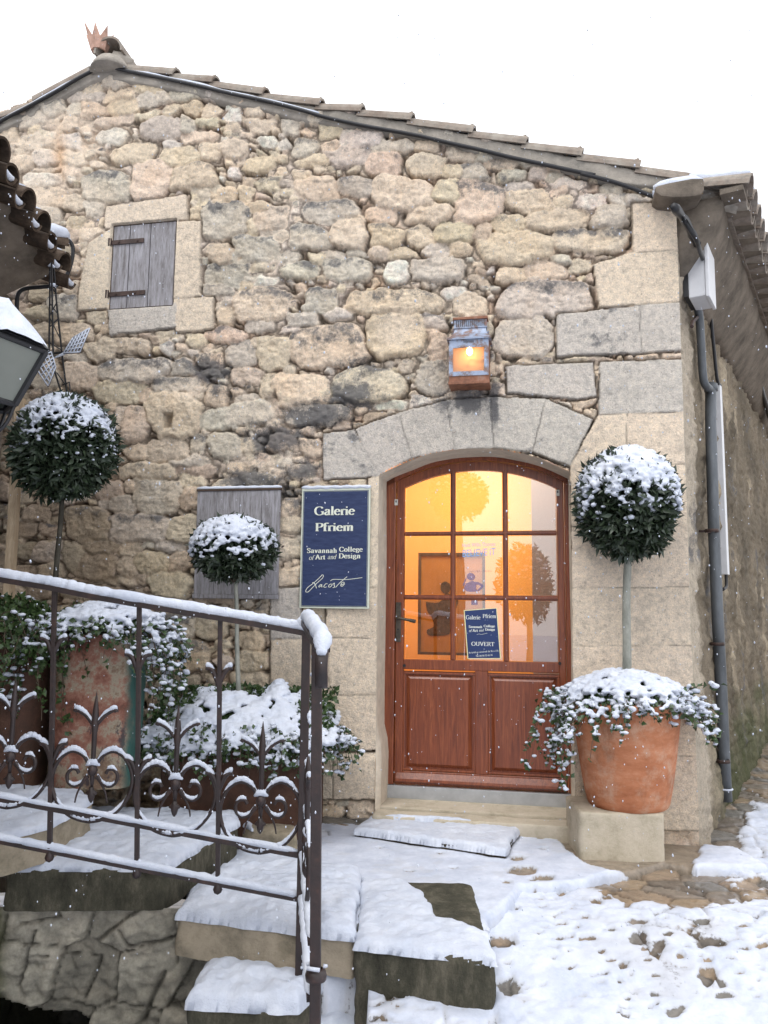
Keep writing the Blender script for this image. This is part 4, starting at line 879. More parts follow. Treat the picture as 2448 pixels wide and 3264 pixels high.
t.links.new(fr.outputs[0], mx.inputs[0]); t.links.new(tr.outputs[0], mx.inputs[1]); t.links.new(gl.outputs[0], mx.inputs[2]); t.links.new(mx.outputs[0], o_.inputs[0])
# pane columns / rows measured on the photograph
cu = [(duz(a, 660)[0], duz(b, 660)[0]) for a, b in ((650, 884), (918, 1162), (1197, 1449))]
rz = [(duz(900, 483)[1], None), (duz(900, 820)[1], duz(900, 512)[1]), (duz(900, 1166)[1], duz(900, 853)[1])]
L0 = duz(600, 1000)[0]+.0; L1 = DU1+.02; ZB = duz(1000, 1845)[1]
door = thing('arched_door', None, None, wallp(DMID, ZB, HD)); door.parent = house; door.location = Vector(door.location)-house.location
DF0 = DU0-.02; FW = .048
RI = DR+.02
def az_(u, inset=0.0): return DZC+math.sqrt(max((DR+.02-inset)**2-(u-DMID)**2, 1e-6))
# frame around the leaf
jm = MB()
lf0 = duz(598, 1000)[0]; lf1 = DU1-.03
jm.wbox(DF0, lf0-.004, ZB, az_((DF0+lf0)/2)-.0, HD-.07, HD+.012); jm.build('door_jamb', WOOD, door, False, .006); jm = MB(); jm.wbox(lf1+.004, DU1+.02, ZB, az_(DU1), HD-.07, HD+.012)
jm.build('door_jamb', WOOD, door, False, .006)
def arch_band(mb, u0, u1, in0, in1, h0, h1, n=30):
    V = []; 
    for i in range(n+1):
        u = u0+(u1-u0)*i/n
        for ins in (in0, in1):
            for h in (h0, h1): V.append(wallp(u, az_(u, ins), h))
    F = []
    for i in range(n):
        a = i*4; b = a+4
        F += [(a, b, b+1, a+1), (a+2, a+3, b+3, b+2), (a, a+2, b+2, b), (a+1, b+1, b+3, a+3)]
    F += [(0, 1, 3, 2), (n*4, n*4+2, n*4+3, n*4+1)]
    mb.add(V, F)
ab = MB(); arch_band(ab, DF0+.02, DU1, 0.0, .045, HD-.07, HD+.012); ab.build('arched_head', WOOD, door)
TOPI = duz(1030, 163)[1]; ins_g = (DZC+DR+.02)-TOPI     # inset of the glass line from the crown
lb = MB(); arch_band(lb, lf0, lf1, .049, ins_g, HD-.05, HD-.006); lb.build('top_rail', WOOD, door)
lr = duz(1000, 1172)[1]; lr0 = duz(1000, 1226)[1]; pt0 = duz(1000, 1238)[1]; pb = duz(1000, 1768)[1]
gz0 = rz[2][0]
def bar(name, u0, u1, z0, z1, h0=HD-.05, h1=HD-.004, bev=.007): 
    b = MB(); b.wbox(u0, u1, z0, z1, h0, h1); return b.build(name, WOOD, door, False, bev, 3)
bar('stile', lf0, cu[0][0]-.008, ZB+.003, az_(lf0+.05, .05)); bar('stile', cu[2][1]+.008, lf1, ZB+.003, az_(lf1-.05, .05))
bar('lock_rail', cu[0][0]-.008, cu[2][1]+.008, lr0, gz0-.004)
bar('bottom_rail', cu[0][0]-.008, cu[2][1]+.008, ZB+.003, pb-.004)
mu = duz(1053, 1500)[0]; bar('mid_stile', mu-.042, mu+.042, pb-.004, lr0)
for a, b in ((cu[0][1], cu[1][0]), (cu[1][1], cu[2][0])):
    zt_ = az_((a+b)/2, ins_g)+.02; bar('glazing_bar', a+.004, b-.004, gz0-.004, zt_, HD-.04, HD-.010, .008)
    k = MB(); k.wbox((a+b)/2-.006, (a+b)/2+.006, gz0, zt_-.01, HD-.01, HD-.001); k.build('bead', WOOD, door, False, .003)
for r in (0, 1):
    z0 = rz[r+1][1]; z1 = rz[r][0]
    for a, b in cu: bar('glazing_bar', a-.006, b+.006, z0+.004, z1-.004, HD-.04, HD-.011, .008)
    k = MB(); zc = (z0+z1)/2; k.wbox(cu[0][0]-.006, cu[2][1]+.006, zc-.006, zc+.006, HD-.012, HD-.002); k.build('bead', WOOD, door, False, .003)
# panels with a raised field
for u0, u1 in ((cu[0][0]-.008, mu-.042), (mu+.042, cu[2][1]+.008)):
    pm = MB(); pm.wbox(u0, u1, pb, pt0+.004, HD-.045, HD-.024)
    w = .022
    A_ = [wallp(u, z, HD-.0235) for u, z in ((u0+w, pb+w), (u1-w, pb+w), (u1-w, pt0-w), (u0+w, pt0-w))]
    B_ = [wallp(u, z, HD-.008) for u, z in ((u0+w+.022, pb+w+.022), (u1-w-.022, pb+w+.022), (u1-w-.022, pt0-w-.022), (u0+w+.022, pt0-w-.022))]
    pm.add(A_+B_, [(4, 5, 6, 7), (0, 1, 5, 4), (1, 2, 6, 5), (2, 3, 7, 6), (3, 0, 4, 7)]); pm.build('panel', WOOD, door)
    mo = MB(); g = .006
    for (a, b, c, d) in ((u0, u1, pb, pb+.014), (u0, u1, pt0-.014, pt0), (u0, u0+.014, pb+.014, pt0-.014), (u1-.014, u1, pb+.014, pt0-.014)): mo.wbox(a, b, c, d, HD-.026, HD-.006)
    mo.build('moulding', WOOD, door, False, .005)
wb_ = MB(); wb_.add([wallp(lf0+.01, ZB+.02, HD-.004), wallp(lf1-.01, ZB+.02, HD-.004), wallp(lf1-.01, ZB+.075, HD-.004), wallp(lf0+.01, ZB+.075, HD-.004), wallp(lf0+.01, ZB+.022, HD+.022), wallp(lf1-.01, ZB+.022, HD+.022), wallp(lf1-.01, ZB+.04, HD+.018), wallp(lf0+.01, ZB+.04, HD+.018)],
    [(0, 1, 2, 3), (4, 7, 6, 5), (0, 4, 5, 1), (3, 2, 6, 7), (0, 3, 7, 4), (1, 5, 6, 2)]); wb_.build('weather_board', WOOD, door, False, .004)
# panes
for r in range(3):
    for (a, b) in cu:
        z0 = rz[r][0]
        if r == 0:
            top = [(u, az_(u, ins_g)+.004) for u in np.linspace(b, a, 10)]; poly = [(a, z0), (b, z0)]+top
        else: poly = [(a, z0), (b, z0), (b, rz[r][1]), (a, rz[r][1])]
        p = MB(); p.prism([wallp(u, z, HD-.022) for u, z in poly], -ND*.004); p.build('glass_pane', GL, door)
# ironmongery
AGED = M_simple('aged bronze', (.09, .075, .06), .45, .5, .4, 25, .6, .2, 90)
hu = duz(613, 960)[0]; hz0 = duz(613, 1072)[1]; hz1 = duz(613, 862)[1]; hz = duz(613, 945)[1]
hb_ = MB(); hb_.wbox(hu-.018, hu+.018, hz0, hz1, HD-.005, HD+.003); pl = hb_.build('handle_plate', AGED, door, False, .006)
hl = MB(); hl.tube(bez([wallp(hu, hz, HD), wallp(hu, hz, HD+.05), wallp(hu+.03, hz-.004, HD+.062), wallp(hu+.08, hz-.012, HD+.06), wallp(hu+.118, hz-.02, HD+.055)], 5), [.011]*6+[.010]*5+[.009]*5+[.012]*5, 10)
hl.tube([wallp(hu+.105, hz-.018, HD+.057), wallp(hu+.125, hz-.021, HD+.055)], [.013, .012], 10); hl.build('handle', AGED, pl, True)
kh = MB(); kh.tube([wallp(hu, hz-.075, HD+.002), wallp(hu, hz-.075, HD+.006)], .006, 8); kh.build('keyhole', BLACK, pl)
WHT = M_simple('white plastic', (.62, .63, .58), .4, .5, .08, 30, 0, .05)
for a, b in ((604, 335), (1456, 285)):
    u, z = duz(a, b); w = MB(); w.wbox(u-.011, u+.011, z-.02, z+.02, HD+.004, HD+.018); q = w.build('white_sensor', WHT, door, False, .003)
    w = MB(); w.wbox(u-.004, u+.004, z-.002, z+.012, HD+.018, HD+.0195); w.build('slot', BLACK, q)
for a in (645, 1467):
    u, z = duz(a, 1197 if a < 700 else 1185); w = MB(); w.tube([wallp(u, z, HD-.004), wallp(u, z, HD+.004)], .010, 10); w.build('bolt_head', BLACK, door)
ZI = duz(1000, 1885)[1]
ms = MB(); ms.wbox(DU0+.0, DU1-.0, .0895, ZB-.003, HD-.07, HD+.03); ms.build('metal_sill', M_simple('zinc sill', (.42, .43, .44), .4, .5, .15, 10, .3, .1), door, False, .004)
# ---------------------------------------------------------------- the lit room behind
OCH = M_simple('ochre wall paint', (.80, .45, .15), .75, .3, .04, 2, 0, .1, 30)
GREYP = M_simple('grey wall with daylight tint', (.40, .43, .52), .7, .3, .04, 2, 0, .05)  # blue in this grey stands for daylight and offsets the warm lamp
FLR = M_simple('terracotta floor', (.30, .13, .06), .5, .4, .2, 6, 0, .1)
rm_ = MB(); rm_.wbox(-1.0, 1.75, .09, 2.9, -2.35, -2.25); rm_.build('room_back_wall', OCH, house)
rm_ = MB(); rm_.wbox(-1.1, -1.0, .09, 2.9, -2.25, -.5); rm_.build('room_side_wall', OCH, house)
gu = wall_uz(1695, 1700, -1.2)[0]
rm_ = MB(); rm_.wbox(gu, 1.75, .09, 2.9, -1.3, -1.2); rm_.build('room_partition', GREYP, house)
rm_ = MB(); rm_.wbox(-1.1, 1.75, -.02, .088, -2.35, -.36); rm_.build('room_floor', FLR, house)
rm_ = MB(); rm_.wbox(-1.1, 1.75, 2.9, 2.98, -2.35, -.5); rm_.build('room_ceiling', OCH, house)
rm_ = MB(); rm_.wbox(-1.1, DU0-.05, -.02, 2.9, -.5, -.4); rm_.wbox(DU1+.05, 1.7, -.02, 2.9, -.5, -.4); rm_.wbox(DU0-.05, DU1+.05, DCR+.08, 2.9, -.5, -.4); rm_.build('room_front_wall', OCH, house)
ld = bpy.data.lights.new('room_lamp', 'AREA'); ld.energy = 38; ld.size = 1.2; ld.color = (1.0, .76, .52); lo = bpy.data.objects.new('room_lamp', ld); COL.objects.link(lo); lo.location = wallp(.3, 2.85, -1.2); 
# framed picture standing inside (a plain generic dark shape on brown)
fp = thing('framed_picture', 'large framed picture with a dark figure standing inside behind the glazed door', 'picture', wallp(.5, .5, -1.5))
u0, z1 = duz(722, 602, -1.6); u1, z0 = duz(1075, 1145, -1.6)
f = MB(); fw = .022
for a, b, c, d in ((u0, u1, z1-fw, z1), (u0, u1, z0, z0+fw), (u0, u0+fw, z0+fw, z1-fw), (u1-fw, u1, z0+fw, z1-fw)): f.wbox(a, b, c, d, -1.6, -1.565)
f.build('frame', M_simple('dark frame', (.10, .06, .03), .5), fp); f = MB(); f.wbox(u0+fw, u1-fw, z0+fw, z1-fw, -1.6, -1.58); f.build('canvas', M_simple('brown canvas', (.42, .21, .05), .6, .3, .1, 5), fp)
FIGM = M_simple('dark paint', (.075, .045, .02), .6, .3, .6, 45)
def blobpoly(pts, h, s=1, mapf=duz, hh=-1.58): 
    P = bez([np.array([x, y, 0.]) for x, y in pts+[pts[0]]], 4)[:-1]; return [wallp(*mapf(p[0], p[1], hh), hh+h) for p in P]
f = MB(); f.prism(blobpoly([(862, 752), (885, 765), (888, 795), (872, 815), (850, 812), (837, 790), (842, 762)], .004), -ND*.003)
f.prism(blobpoly([(760, 860), (830, 862), (862, 815), (885, 820), (930, 850), (905, 930), (890, 1010), (870, 1035), (780, 1038), (765, 1010), (800, 990), (790, 940), (765, 905)], .004), -ND*.003); f.build('painted_figure', FIGM, fp)
# ---------------------------------------------------------------- leaves, snow clumps, topiaries, pots, ivy
def mk_leaf(name, c1, c2):
    m = NT(name, .42, spec=.5); oi = m.n('ShaderNodeObjectInfo')
    c = m.ramp(m.noise(40, 3), [(.3, c1), (.7, c2)]); m.col(c)
    m.b.inputs['Subsurface Weight'].default_value = 0
    return m.m
OLIVE = mk_leaf('dark leaves', (.012, .022, .012), (.045, .065, .035)); IVYG = mk_leaf('ivy leaves', (.018, .04, .012), (.06, .10, .03)); TWIG = M_simple('twig bark', (.10, .075, .055), .8, .2, .3, 30)
BARK = NT('grey green bark', .8, spec=.2); c_ = BARK.ramp(BARK.noise(14, 6, .7, (1, 1, .4)), [(.3, (.14, .145, .125)), (.6, (.30, .30, .26)), (.75, (.42, .41, .36))]); BARK.col(c_); BARK.bump(BARK.noise(40, 6, .7), .5, .004); BARK = BARK.m
_ico = {}
def ico(sub):
    if sub not in _ico:
        bm = bmesh.new(); bmesh.ops.create_icosphere(bm, subdivisions=sub, radius=1); _ico[sub] = (np.array([v.co[:] for v in bm.verts]), np.array([[v.index for v in f.verts] for f in bm.faces])); bm.free()
    return _ico[sub]
def leaf_mesh(name, C, Nn, size, mat, parent, rs, ratio=.42, droop=0.0, fold=.25, lift=None):
    """C centres, Nn outward directions; each leaf a folded lens of 6 vertices"""
    n = len(C); Nn = Nn/(np.linalg.norm(Nn, axis=1, keepdims=True)+1e-9); R = rs.normal(size=(n, 3))
    D = Nn*(.9 if lift is None else lift)+R*.55; D[:, 2] -= droop; D /= np.linalg.norm(D, axis=1, keepdims=True)
    S = np.cross(D, Nn+rs.normal(size=(n, 3))*.5); S /= np.linalg.norm(S, axis=1, keepdims=True)+1e-9; U = np.cross(S, D)
    L = (size*(.65+.7*rs.rand(n)))[:, None]; w = L*ratio
    B = C-D*L*.3
    V = np.stack([B, B+D*L*.45+S*w*.5+U*w*fold, B+D*L*.45-S*w*.5+U*w*fold, B+D*L*.5, B+D*L-U*w*.2], 1).reshape(-1, 3)
    b = (np.arange(n)*5)[:, None]; F = np.concatenate([b+[0, 1, 3], b+[1, 4, 3], b+[0, 3, 2], b+[3, 4, 2]])
    return mesh_np(name, V, F, mat, parent, False)
def clump_mesh(name, C, R, parent, rs, voxel=.006, flat=.62, mat=None, sub=2):
    v, f = ico(sub); n = len(C); V = []; F = []
    for i in range(n):
        q = v*R[i]*(1+.0*v[:, :1]); a = rs.rand()*6.28; q = q*np.array([1+.35*rs.rand(), 1, flat*(.8+.4*rs.rand())]); c, s = math.cos(a), math.sin(a)
        q = np.stack([q[:, 0]*c-q[:, 1]*s, q[:, 0]*s+q[:, 1]*c, q[:, 2]], 1)+C[i]; V.append(q); F.append(f+len(v)*i)
    o = mesh_np(name, np.concatenate(V), np.concatenate(F), mat or SNOW, parent, True)
    if voxel:
        m = o.modifiers.new('merge', 'REMESH'); m.mode = 'VOXEL'; m.voxel_size = voxel; m.use_smooth_shade = True
        # bake it so the scene holds plain meshes
        dg = bpy.context.evaluated_depsgraph_get(); me = bpy.data.meshes.new_from_object(o.evaluated_get(dg)); o.modifiers.clear(); old = o.data; o.data = me; bpy.data.meshes.remove(old)
        nv = len(me.vertices); co = np.empty(nv*3, np.float32); me.vertices.foreach_get('co', co); co = co.reshape(-1, 3); nr = np.empty(nv*3, np.float32); me.vertex_normals.foreach_get('vector', nr); nr = nr.reshape(-1, 3)
        co = co+nr*(.0035*fbm(co[:, 0]/.02+co[:, 2]/.03, co[:, 1]/.02+co[:, 2]/.017, 601, 3))[:, None]; me.vertices.foreach_set('co', co.ravel().astype(np.float32)); me.polygons.foreach_set('use_smooth', np.ones(len(me.polygons), bool))
        if not me.materials: me.materials.append(mat or SNOW)
    return o
def fib(n, rs):
    v = rs.normal(size=(n, 3)); return v/np.linalg.norm(v, axis=1, keepdims=True)
def topiary(label, c, rad, foot, trunk_r, seed, nleaf=5200, leafs=.045, capz=.55, snowlim=-.05, nclump=430, cr=(.010, .030), lean=(0, 0), trunkmat=None, cover=1.0, rz=None):
    rs = np.random.RandomState(seed); c = np.array(c, float); rad = np.array(rad)
    o = thing('topiary_tree', label, 'topiary', (foot[0], foot[1], foot[2]), 'ball topiaries in pots')
    d = fib(nleaf, rs); bump = 1+.17*fbm(d[:, 0]*2.3+seed, d[:, 1]*2.3+d[:, 2]*1.7, seed % 50, 3)+.09*(rs.rand(nleaf)-.5); shell = (rs.rand(nleaf)**.5)*.42+.60
    C = c+d*rad*(bump*shell)[:, None]
    leaf_mesh('crown', C, d, leafs, OLIVE, o, rs, .36)
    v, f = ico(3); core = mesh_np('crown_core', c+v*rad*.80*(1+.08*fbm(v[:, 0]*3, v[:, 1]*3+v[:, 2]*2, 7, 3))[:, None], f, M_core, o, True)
    # snow pads lying on the leaves
    d = fib(nclump*9, rs); p = sstep(snowlim-.25, capz, d[:, 2]+.18*fbm(d[:, 0]*4, d[:, 1]*4+d[:, 2]*3, seed % 40+3, 3))*.85*cover; k = rs.rand(len(d)) < p**1.6; d = d[k][:int(nclump*2.2)]
    R = rs.uniform(cr[0], cr[1], len(d))*(.75+.6*sstep(0, .8, d[:, 2])); C2 = c+d*rad*(1.0+.05*rs.rand(len(d)))[:, None]
    clump_mesh('snow', C2, R, o, rs, .0062, .62)
    tb = MB(); n = 14; top = c-ZA*rad[2]*.3; P = [np.array(foot)*(1-t)+top*t+np.array([lean[0]*math.sin(t*3.1)+.004*math.sin(t*9+seed), lean[1]*math.sin(t*3), 0]) for t in np.linspace(0, 1, n)]
    tb.tube(P, [trunk_r*(1.12-.25*i/n+.04*math.sin(i*2.3)) for i in range(n)], 12); tb.build('trunk', trunkmat or BARK, o, True)
    br = MB()
    for i in range(9):
        a = rs.rand()*6.28; e = c+np.array([math.cos(a)*rad[0]*.6, math.sin(a)*rad[1]*.6, rs.uniform(-.75, .1)*rad[2]]); br.tube([P[-3], P[-2]*.6+e*.4, e], [trunk_r*.4, trunk_r*.25, trunk_r*.1], 6)
    br.build('limb', TWIG, o)
    return o
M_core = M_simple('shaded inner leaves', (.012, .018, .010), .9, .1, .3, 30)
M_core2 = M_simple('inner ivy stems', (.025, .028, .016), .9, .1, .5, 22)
PX = 1.5802
def T1(a, b, y): return at_y(1700+a/PX, 1350+b/PX, y)
# --- right: pedestal, terracotta pot, ball topiary
py0 = 4.40; pd = [at_z(1847, 2734, -.005), at_z(2121, 2740, -.005)]
ptop = at_y(1847, 2590, py0)[2]; fz = -.03
ped = thing('stone_block', 'square pale limestone block carrying the terracotta pot', 'block', ((pd[0][0]+pd[1][0])/2, 4.6, fz))
rough_block('block', [(pd[0][0], 4.405), (pd[1][0], 4.385), (pd[1][0]+.01, 4.80), (pd[0][0]+.01, 4.80)], fz, ptop, PALE, ped, .006, .02, .012, 460)
TERRA = NT('terracotta', .8, spec=.2); c_ = TERRA.ramp(TERRA.noise(4, 7, .7, (1, 1, 2.5)), [(.3, (.30, .105, .05)), (.5, (.43, .17, .085)), (.62, (.50, .225, .125)), (.78, (.56, .34, .22))])
c_ = TERRA.mix(TERRA.ramp(TERRA.noise(9, 7, .75), [(.50, (0, 0, 0)), (.70, (.6, .6, .6))]), c_, (.52, .38, .28)); c_ = TERRA.mix(TERRA.ramp(TERRA.noise(7, 8, .75, (1, 1, .35)), [(.56, (0, 0, 0)), (.70, (.55, .55, .55))]), c_, (.17, .085, .05)); TERRA.col(c_); TERRA.bump(TERRA.noise(60, 5, .7), .3, .004); TERRA = TERRA.m
pcx, pcy = T1(478, 1960, 4.60)[0], 4.60
bz_ = ptop-.004; rimz = T1(478, 1400, 4.5)[2]; Hh = rimz-bz_
pot = thing('terracotta_pot', 'large orange terracotta pot with snowy ivy spilling over the rim, right of the door', 'pot', (pcx, pcy, bz_))
rb0 = .215; rt0 = .298
prof = [(.0, 0), (rb0-.01, 0), (rb0, .008)]+[(rb0+(rt0-rb0)*(t**.75), Hh*.93*t) for t in np.linspace(.05, 1, 12)]+[(rt0+.03, Hh*.935), (rt0+.04, Hh*.965), (rt0+.03, Hh), (rt0-.02, Hh), (rt0-.03, Hh*.93), (0, Hh*.93)]
pb_ = MB(); pb_.lathe((pcx, pcy, bz_), prof, 56); pb_.build('body', TERRA, pot, True)
def ivy(o, starts, lens, rs, out, size=.032, name='ivy', snow=.5, spread=.25, nl=15, mat=None, cr=(.008, .020), thick=.0026):
    """trailing stems that hang under their own weight; leaves along them and snow on their upper leaves"""
    tw = MB(); LC = []; LN = []; SC = []; SR = []
    for s, L, dirv in zip(starts, lens, out):
        p = np.array(s, float); v = np.array(dirv, float)*.9+rs.normal(size=3)*.25; v[2] += .25; pts = [p.copy()]; n = max(4, int(L/.035))
        for k in range(n):
            v = v+np.array([0, 0, -.26])+rs.normal(size=3)*spread*.5; v /= np.linalg.norm(v); p = p+v*L/n; pts.append(p.copy())
        tw.tube(pts, [thick*(1.2-.8*i/len(pts)) for i in range(len(pts))], 4, False)
        pts = np.array(pts); m = int(nl*L/.25)+3; t = rs.rand(m)*(len(pts)-1); i0 = t.astype(int).clip(0, len(pts)-2); q = pts[i0]*(1-(t-i0))[:, None]+pts[i0+1]*(t-i0)[:, None]+rs.normal(size=(m, 3))*.013
        nn = np.array(dirv)+rs.normal(size=(m, 3))*.6; LC.append(q); LN.append(nn)
        k = rs.rand(m) < snow*(1-.55*t/len(pts)); SC.append(q[k]+ZA*.008); SR.append(rs.uniform(cr[0], cr[1], k.sum()))
    tw.build('stems', TWIG, o); leaf_mesh('foliage', np.concatenate(LC), np.concatenate(LN), size, mat or IVYG, o, rs, .75, .3)
    return np.concatenate(SC), np.concatenate(SR)
def ivy_round(o, c, r, z, seed, n=120, L=(.12, .34), mound=.10, arc=None, snow=.55, capn=260, bias=None, leafn=1500, capr=(.014, .034), clumpflat=.6):
    rs = np.random.RandomState(seed); c = np.array([c[0], c[1], z]); S = []; Ls = []; D = []
    for i in range(n):
        a = rs.rand()*2*PI if arc is None else rs.uniform(*arc); d = np.array([math.cos(a), math.sin(a), 0]); S.append(c+d*r*(.9+.1*rs.rand())+ZA*.03*rs.rand()); l = rs.uniform(*L); D.append(d)
        if bias is not None: l *= bias(a)
        Ls.append(l)
    sc_, sr_ = ivy(o, S, Ls, rs, D, snow=snow)
    # mound of foliage on top
    a = rs.rand(leafn)*2*PI; rr = np.sqrt(rs.rand(leafn))*r*1.12; q = c+np.stack([np.cos(a)*rr, np.sin(a)*rr, mound*(1-(rr/r/1.2)**2)*rs.rand(leafn)+.01], 1); leaf_mesh('mound', q, np.tile([0, 0, 1.], (leafn, 1))+rs.normal(size=(leafn, 3))*.8, .035, IVYG, o, rs, .7)
    a = rs.rand(capn)*2*PI; rr = np.sqrt(rs.rand(capn))*r*1.12; q = c+np.stack([np.cos(a)*rr, np.sin(a)*rr, mound*.85*(1-(rr/r/1.25)**2)+.025+.02*rs.rand(capn)], 1)
    clump_mesh('snow', np.concatenate([q, sc_]), np.concatenate([rs.uniform(*capr, capn), sr_]), o, rs, .0065, clumpflat)
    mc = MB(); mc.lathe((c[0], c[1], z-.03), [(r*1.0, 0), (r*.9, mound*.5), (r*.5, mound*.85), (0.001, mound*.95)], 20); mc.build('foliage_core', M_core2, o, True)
def bias_r(a):   # longer towards the front left
    return 1+1.7*math.exp(-((((a-3.65+PI) % (2*PI))-PI)/.55)**2)+.45*math.exp(-((((a-6.0+PI) % (2*PI))-PI)/.5)**2)-.15*math.exp(-((((a-4.9+PI) % (2*PI))-PI)/.5)**2)
ivy_round(pot, (pcx, pcy), rt0-.015, rimz-.005, 21, 190, (.06, .24), .15, None, .85, 620, bias_r, 2300, (.009, .030))
bc_ = T1(476, 400, 4.58)
topiary('round olive topiary capped with thick snow, in the terracotta pot right of the door', bc_, (.272, .272, .305), (pcx, pcy, rimz-.05), .0235, 31, 6500, .060, .42, -.28, 800, (.008, .028))
# --- centre: long planter below the grey board, with a small ball topiary
PX4 = 2.074
def T4(a, b, y): return at_y(500+a/PX4, 1900+b/PX4, y)
MAROON = NT('dark rusty planter paint', .75, spec=.3); c_ = MAROON.ramp(MAROON.noise(6, 7, .75), [(.3, (.03, .018, .012)), (.55, (.075, .035, .022)), (.75, (.12, .07, .045))]); MAROON.col(c_); MAROON.bump(MAROON.noise(40, 6, .7), .4, .006); MAROON = MAROON.m
yl = 4.62; xl, xr = T4(30, 1000, yl)[0], T4(1075, 1000, yl)[0]; zb, zt_p = .012, T4(500, 930, yl)[2]
pln = thing('long_planter', 'long dark rusty planter hidden under snowy ivy below the grey board', 'planter', ((xl+xr)/2, 4.8, zb))
pm_ = MB(); pm_.box(xl, xr, yl, 5.0, zb, zt_p); pm_.build('box', MAROON, pln, False, .012)
pm_ = MB(); pm_.box(xl-.012, xr+.012, yl-.014, yl+.02, zt_p-.05, zt_p+.004); pm_.build('rim', MAROON, pln, False, .008)
def ivy_box(o, x0, x1, y0, y1, z, seed, n, L, mound, capn, leafn, leftx=None, snow=.6, capr=(.016, .04)):
    rs = np.random.RandomState(seed); S = []; D = []; Ls = []
    for i in range(n):
        t = rs.rand(); 
        if rs.rand() < .72: S.append([x0+(x1-x0)*t, y0, z+.02*rs.rand()]); D.append([rs.normal()*.2, -1, 0])
        elif rs.rand() < .5: S.append([x0, y0+(y1-y0)*t, z]); D.append([-1, -.3, 0])
        else: S.append([x1, y0+(y1-y0)*t, z]); D.append([1, -.3, 0])
        Ls.append(rs.uniform(*L))
    sc_, sr_ = ivy(o, S, Ls, rs, D, snow=snow)
    X = rs.uniform(x0-.04, x1+.04, leafn); Y = rs.uniform(y0-.06, y1, leafn); top = mound*.95*(.35+.65*sstep(-.03, .25, np.minimum(X-x0, x1-X)))*np.clip((Y-y0+.06)/(y1-y0), 0, 1)**.55*(.8+.3*fbm(X/.12, Y/.12, seed % 60, 3))
    leaf_mesh('mound', np.stack([X, Y, z+top*rs.rand(leafn)], 1), np.tile([0, -.2, 1.], (leafn, 1))+rs.normal(size=(leafn, 3))*.8, .036, IVYG, o, rs, .7)
    X = rs.uniform(x0-.06, x1+.06, capn); tt = rs.rand(capn); Y = y0-.13+tt*(y1-y0+.10); side = sstep(-.05, .25, np.minimum(X-x0, x1-X)); top = (-.09+(mound+.09)*tt**.55)*(.45+.55*side)*(.85+.3*fbm(X/.12, Y/.12, seed % 60, 3))
    k = fbm(X/.05, tt/.12, seed % 60+5, 3) > -.22; q = np.stack([X, Y, z+top+.012], 1)[k]
    lf = rs.uniform(x0-.06, x1+.06, leafn); tt = rs.rand(leafn); leaf_mesh('front_foliage', np.stack([lf, y0-.12+tt*(y1-y0+.1), z+(-.13+(mound+.11)*tt**.55)], 1), np.tile([0, -.8, .6], (leafn, 1))+rs.normal(size=(leafn, 3))*.7, .036, IVYG, o, rs, .7)
    clump_mesh('snow', np.concatenate([q, sc_]), np.concatenate([rs.uniform(*capr, len(q)), sr_]), o, rs, .007, .55)
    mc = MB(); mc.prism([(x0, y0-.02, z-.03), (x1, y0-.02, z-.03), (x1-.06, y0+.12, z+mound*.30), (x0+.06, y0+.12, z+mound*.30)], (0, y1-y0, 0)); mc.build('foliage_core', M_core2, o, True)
ivy_box(pln, xl-.02, xr+.02, yl, 5.0, zt_p+.0, 41, 240, (.08, .30), .27, 3400, 2600, None, .8, (.010, .032))
def TL(a, b, y): return at_y(200+a/1.8433, 1150+b/1.8433, y)
bc_ = TL(1004, 1110, 4.85)
topiary('small ball topiary on a thin stem in front of the grey wooden board', bc_, (.245, .235, .192), (T4(545, 640, 4.85)[0], 4.85, zt_p), .0135, 32, 3000, .055, .45, -.35, 420, (.008, .025), (.012, 0))
# --- left: tall painted barrel pot and ball topiary
def T3(a, b, y): return at_y(a/2.37, 1700+b/2.37, y)
yb_ = 4.28; zb3 = .345; bx0, bx1 = T3(335, 1300, yb_)[0], T3(985, 1300, yb_)[0]; zt3 = T3(650, 720, yb_)[2]
BARL = NT('flaking painted metal', .65, spec=.35)
c_ = BARL.ramp(BARL.noise(3.4, 8, .72), [(.34, (.07, .035, .022)), (.42, (.19, .075, .05)), (.48, (.27, .13, .09)), (.53, (.30, .26, .19)), (.58, (.20, .13, .085)), (.66, (.10, .06, .04))])
c_ = BARL.mix(BARL.ramp(BARL.noise(5, 6, .75, (1, 1, .5)), [(.57, (0, 0, 0)), (.61, (.9, .9, .9))]), c_, (.045, .035, .04))
sp_ = BARL.n('ShaderNodeSeparateXYZ'); BARL.l(BARL.coord(), sp_.inputs[0]); w_ = (bx1-bx0)/2
ed = BARL.math('SUBTRACT', BARL.math('ABSOLUTE', sp_.outputs[0]), w_*.80); ed = BARL.math('ADD', BARL.math('MULTIPLY', ed, 30), BARL.math('MULTIPLY', BARL.math('SUBTRACT', BARL.noise(9, 5), .5), 2.2), True)
c_ = BARL.mix(ed, c_, (.035, .10, .085)); BARL.col(c_); BARL.bump(BARL.noise(25, 7, .75), .5, .006); BARL = BARL.m
brl = thing('painted_barrel', 'tall old barrel with flaking red, cream and turquoise paint behind the railing', 'barrel', ((bx0+bx1)/2, yb_+w_*.8, zb3))
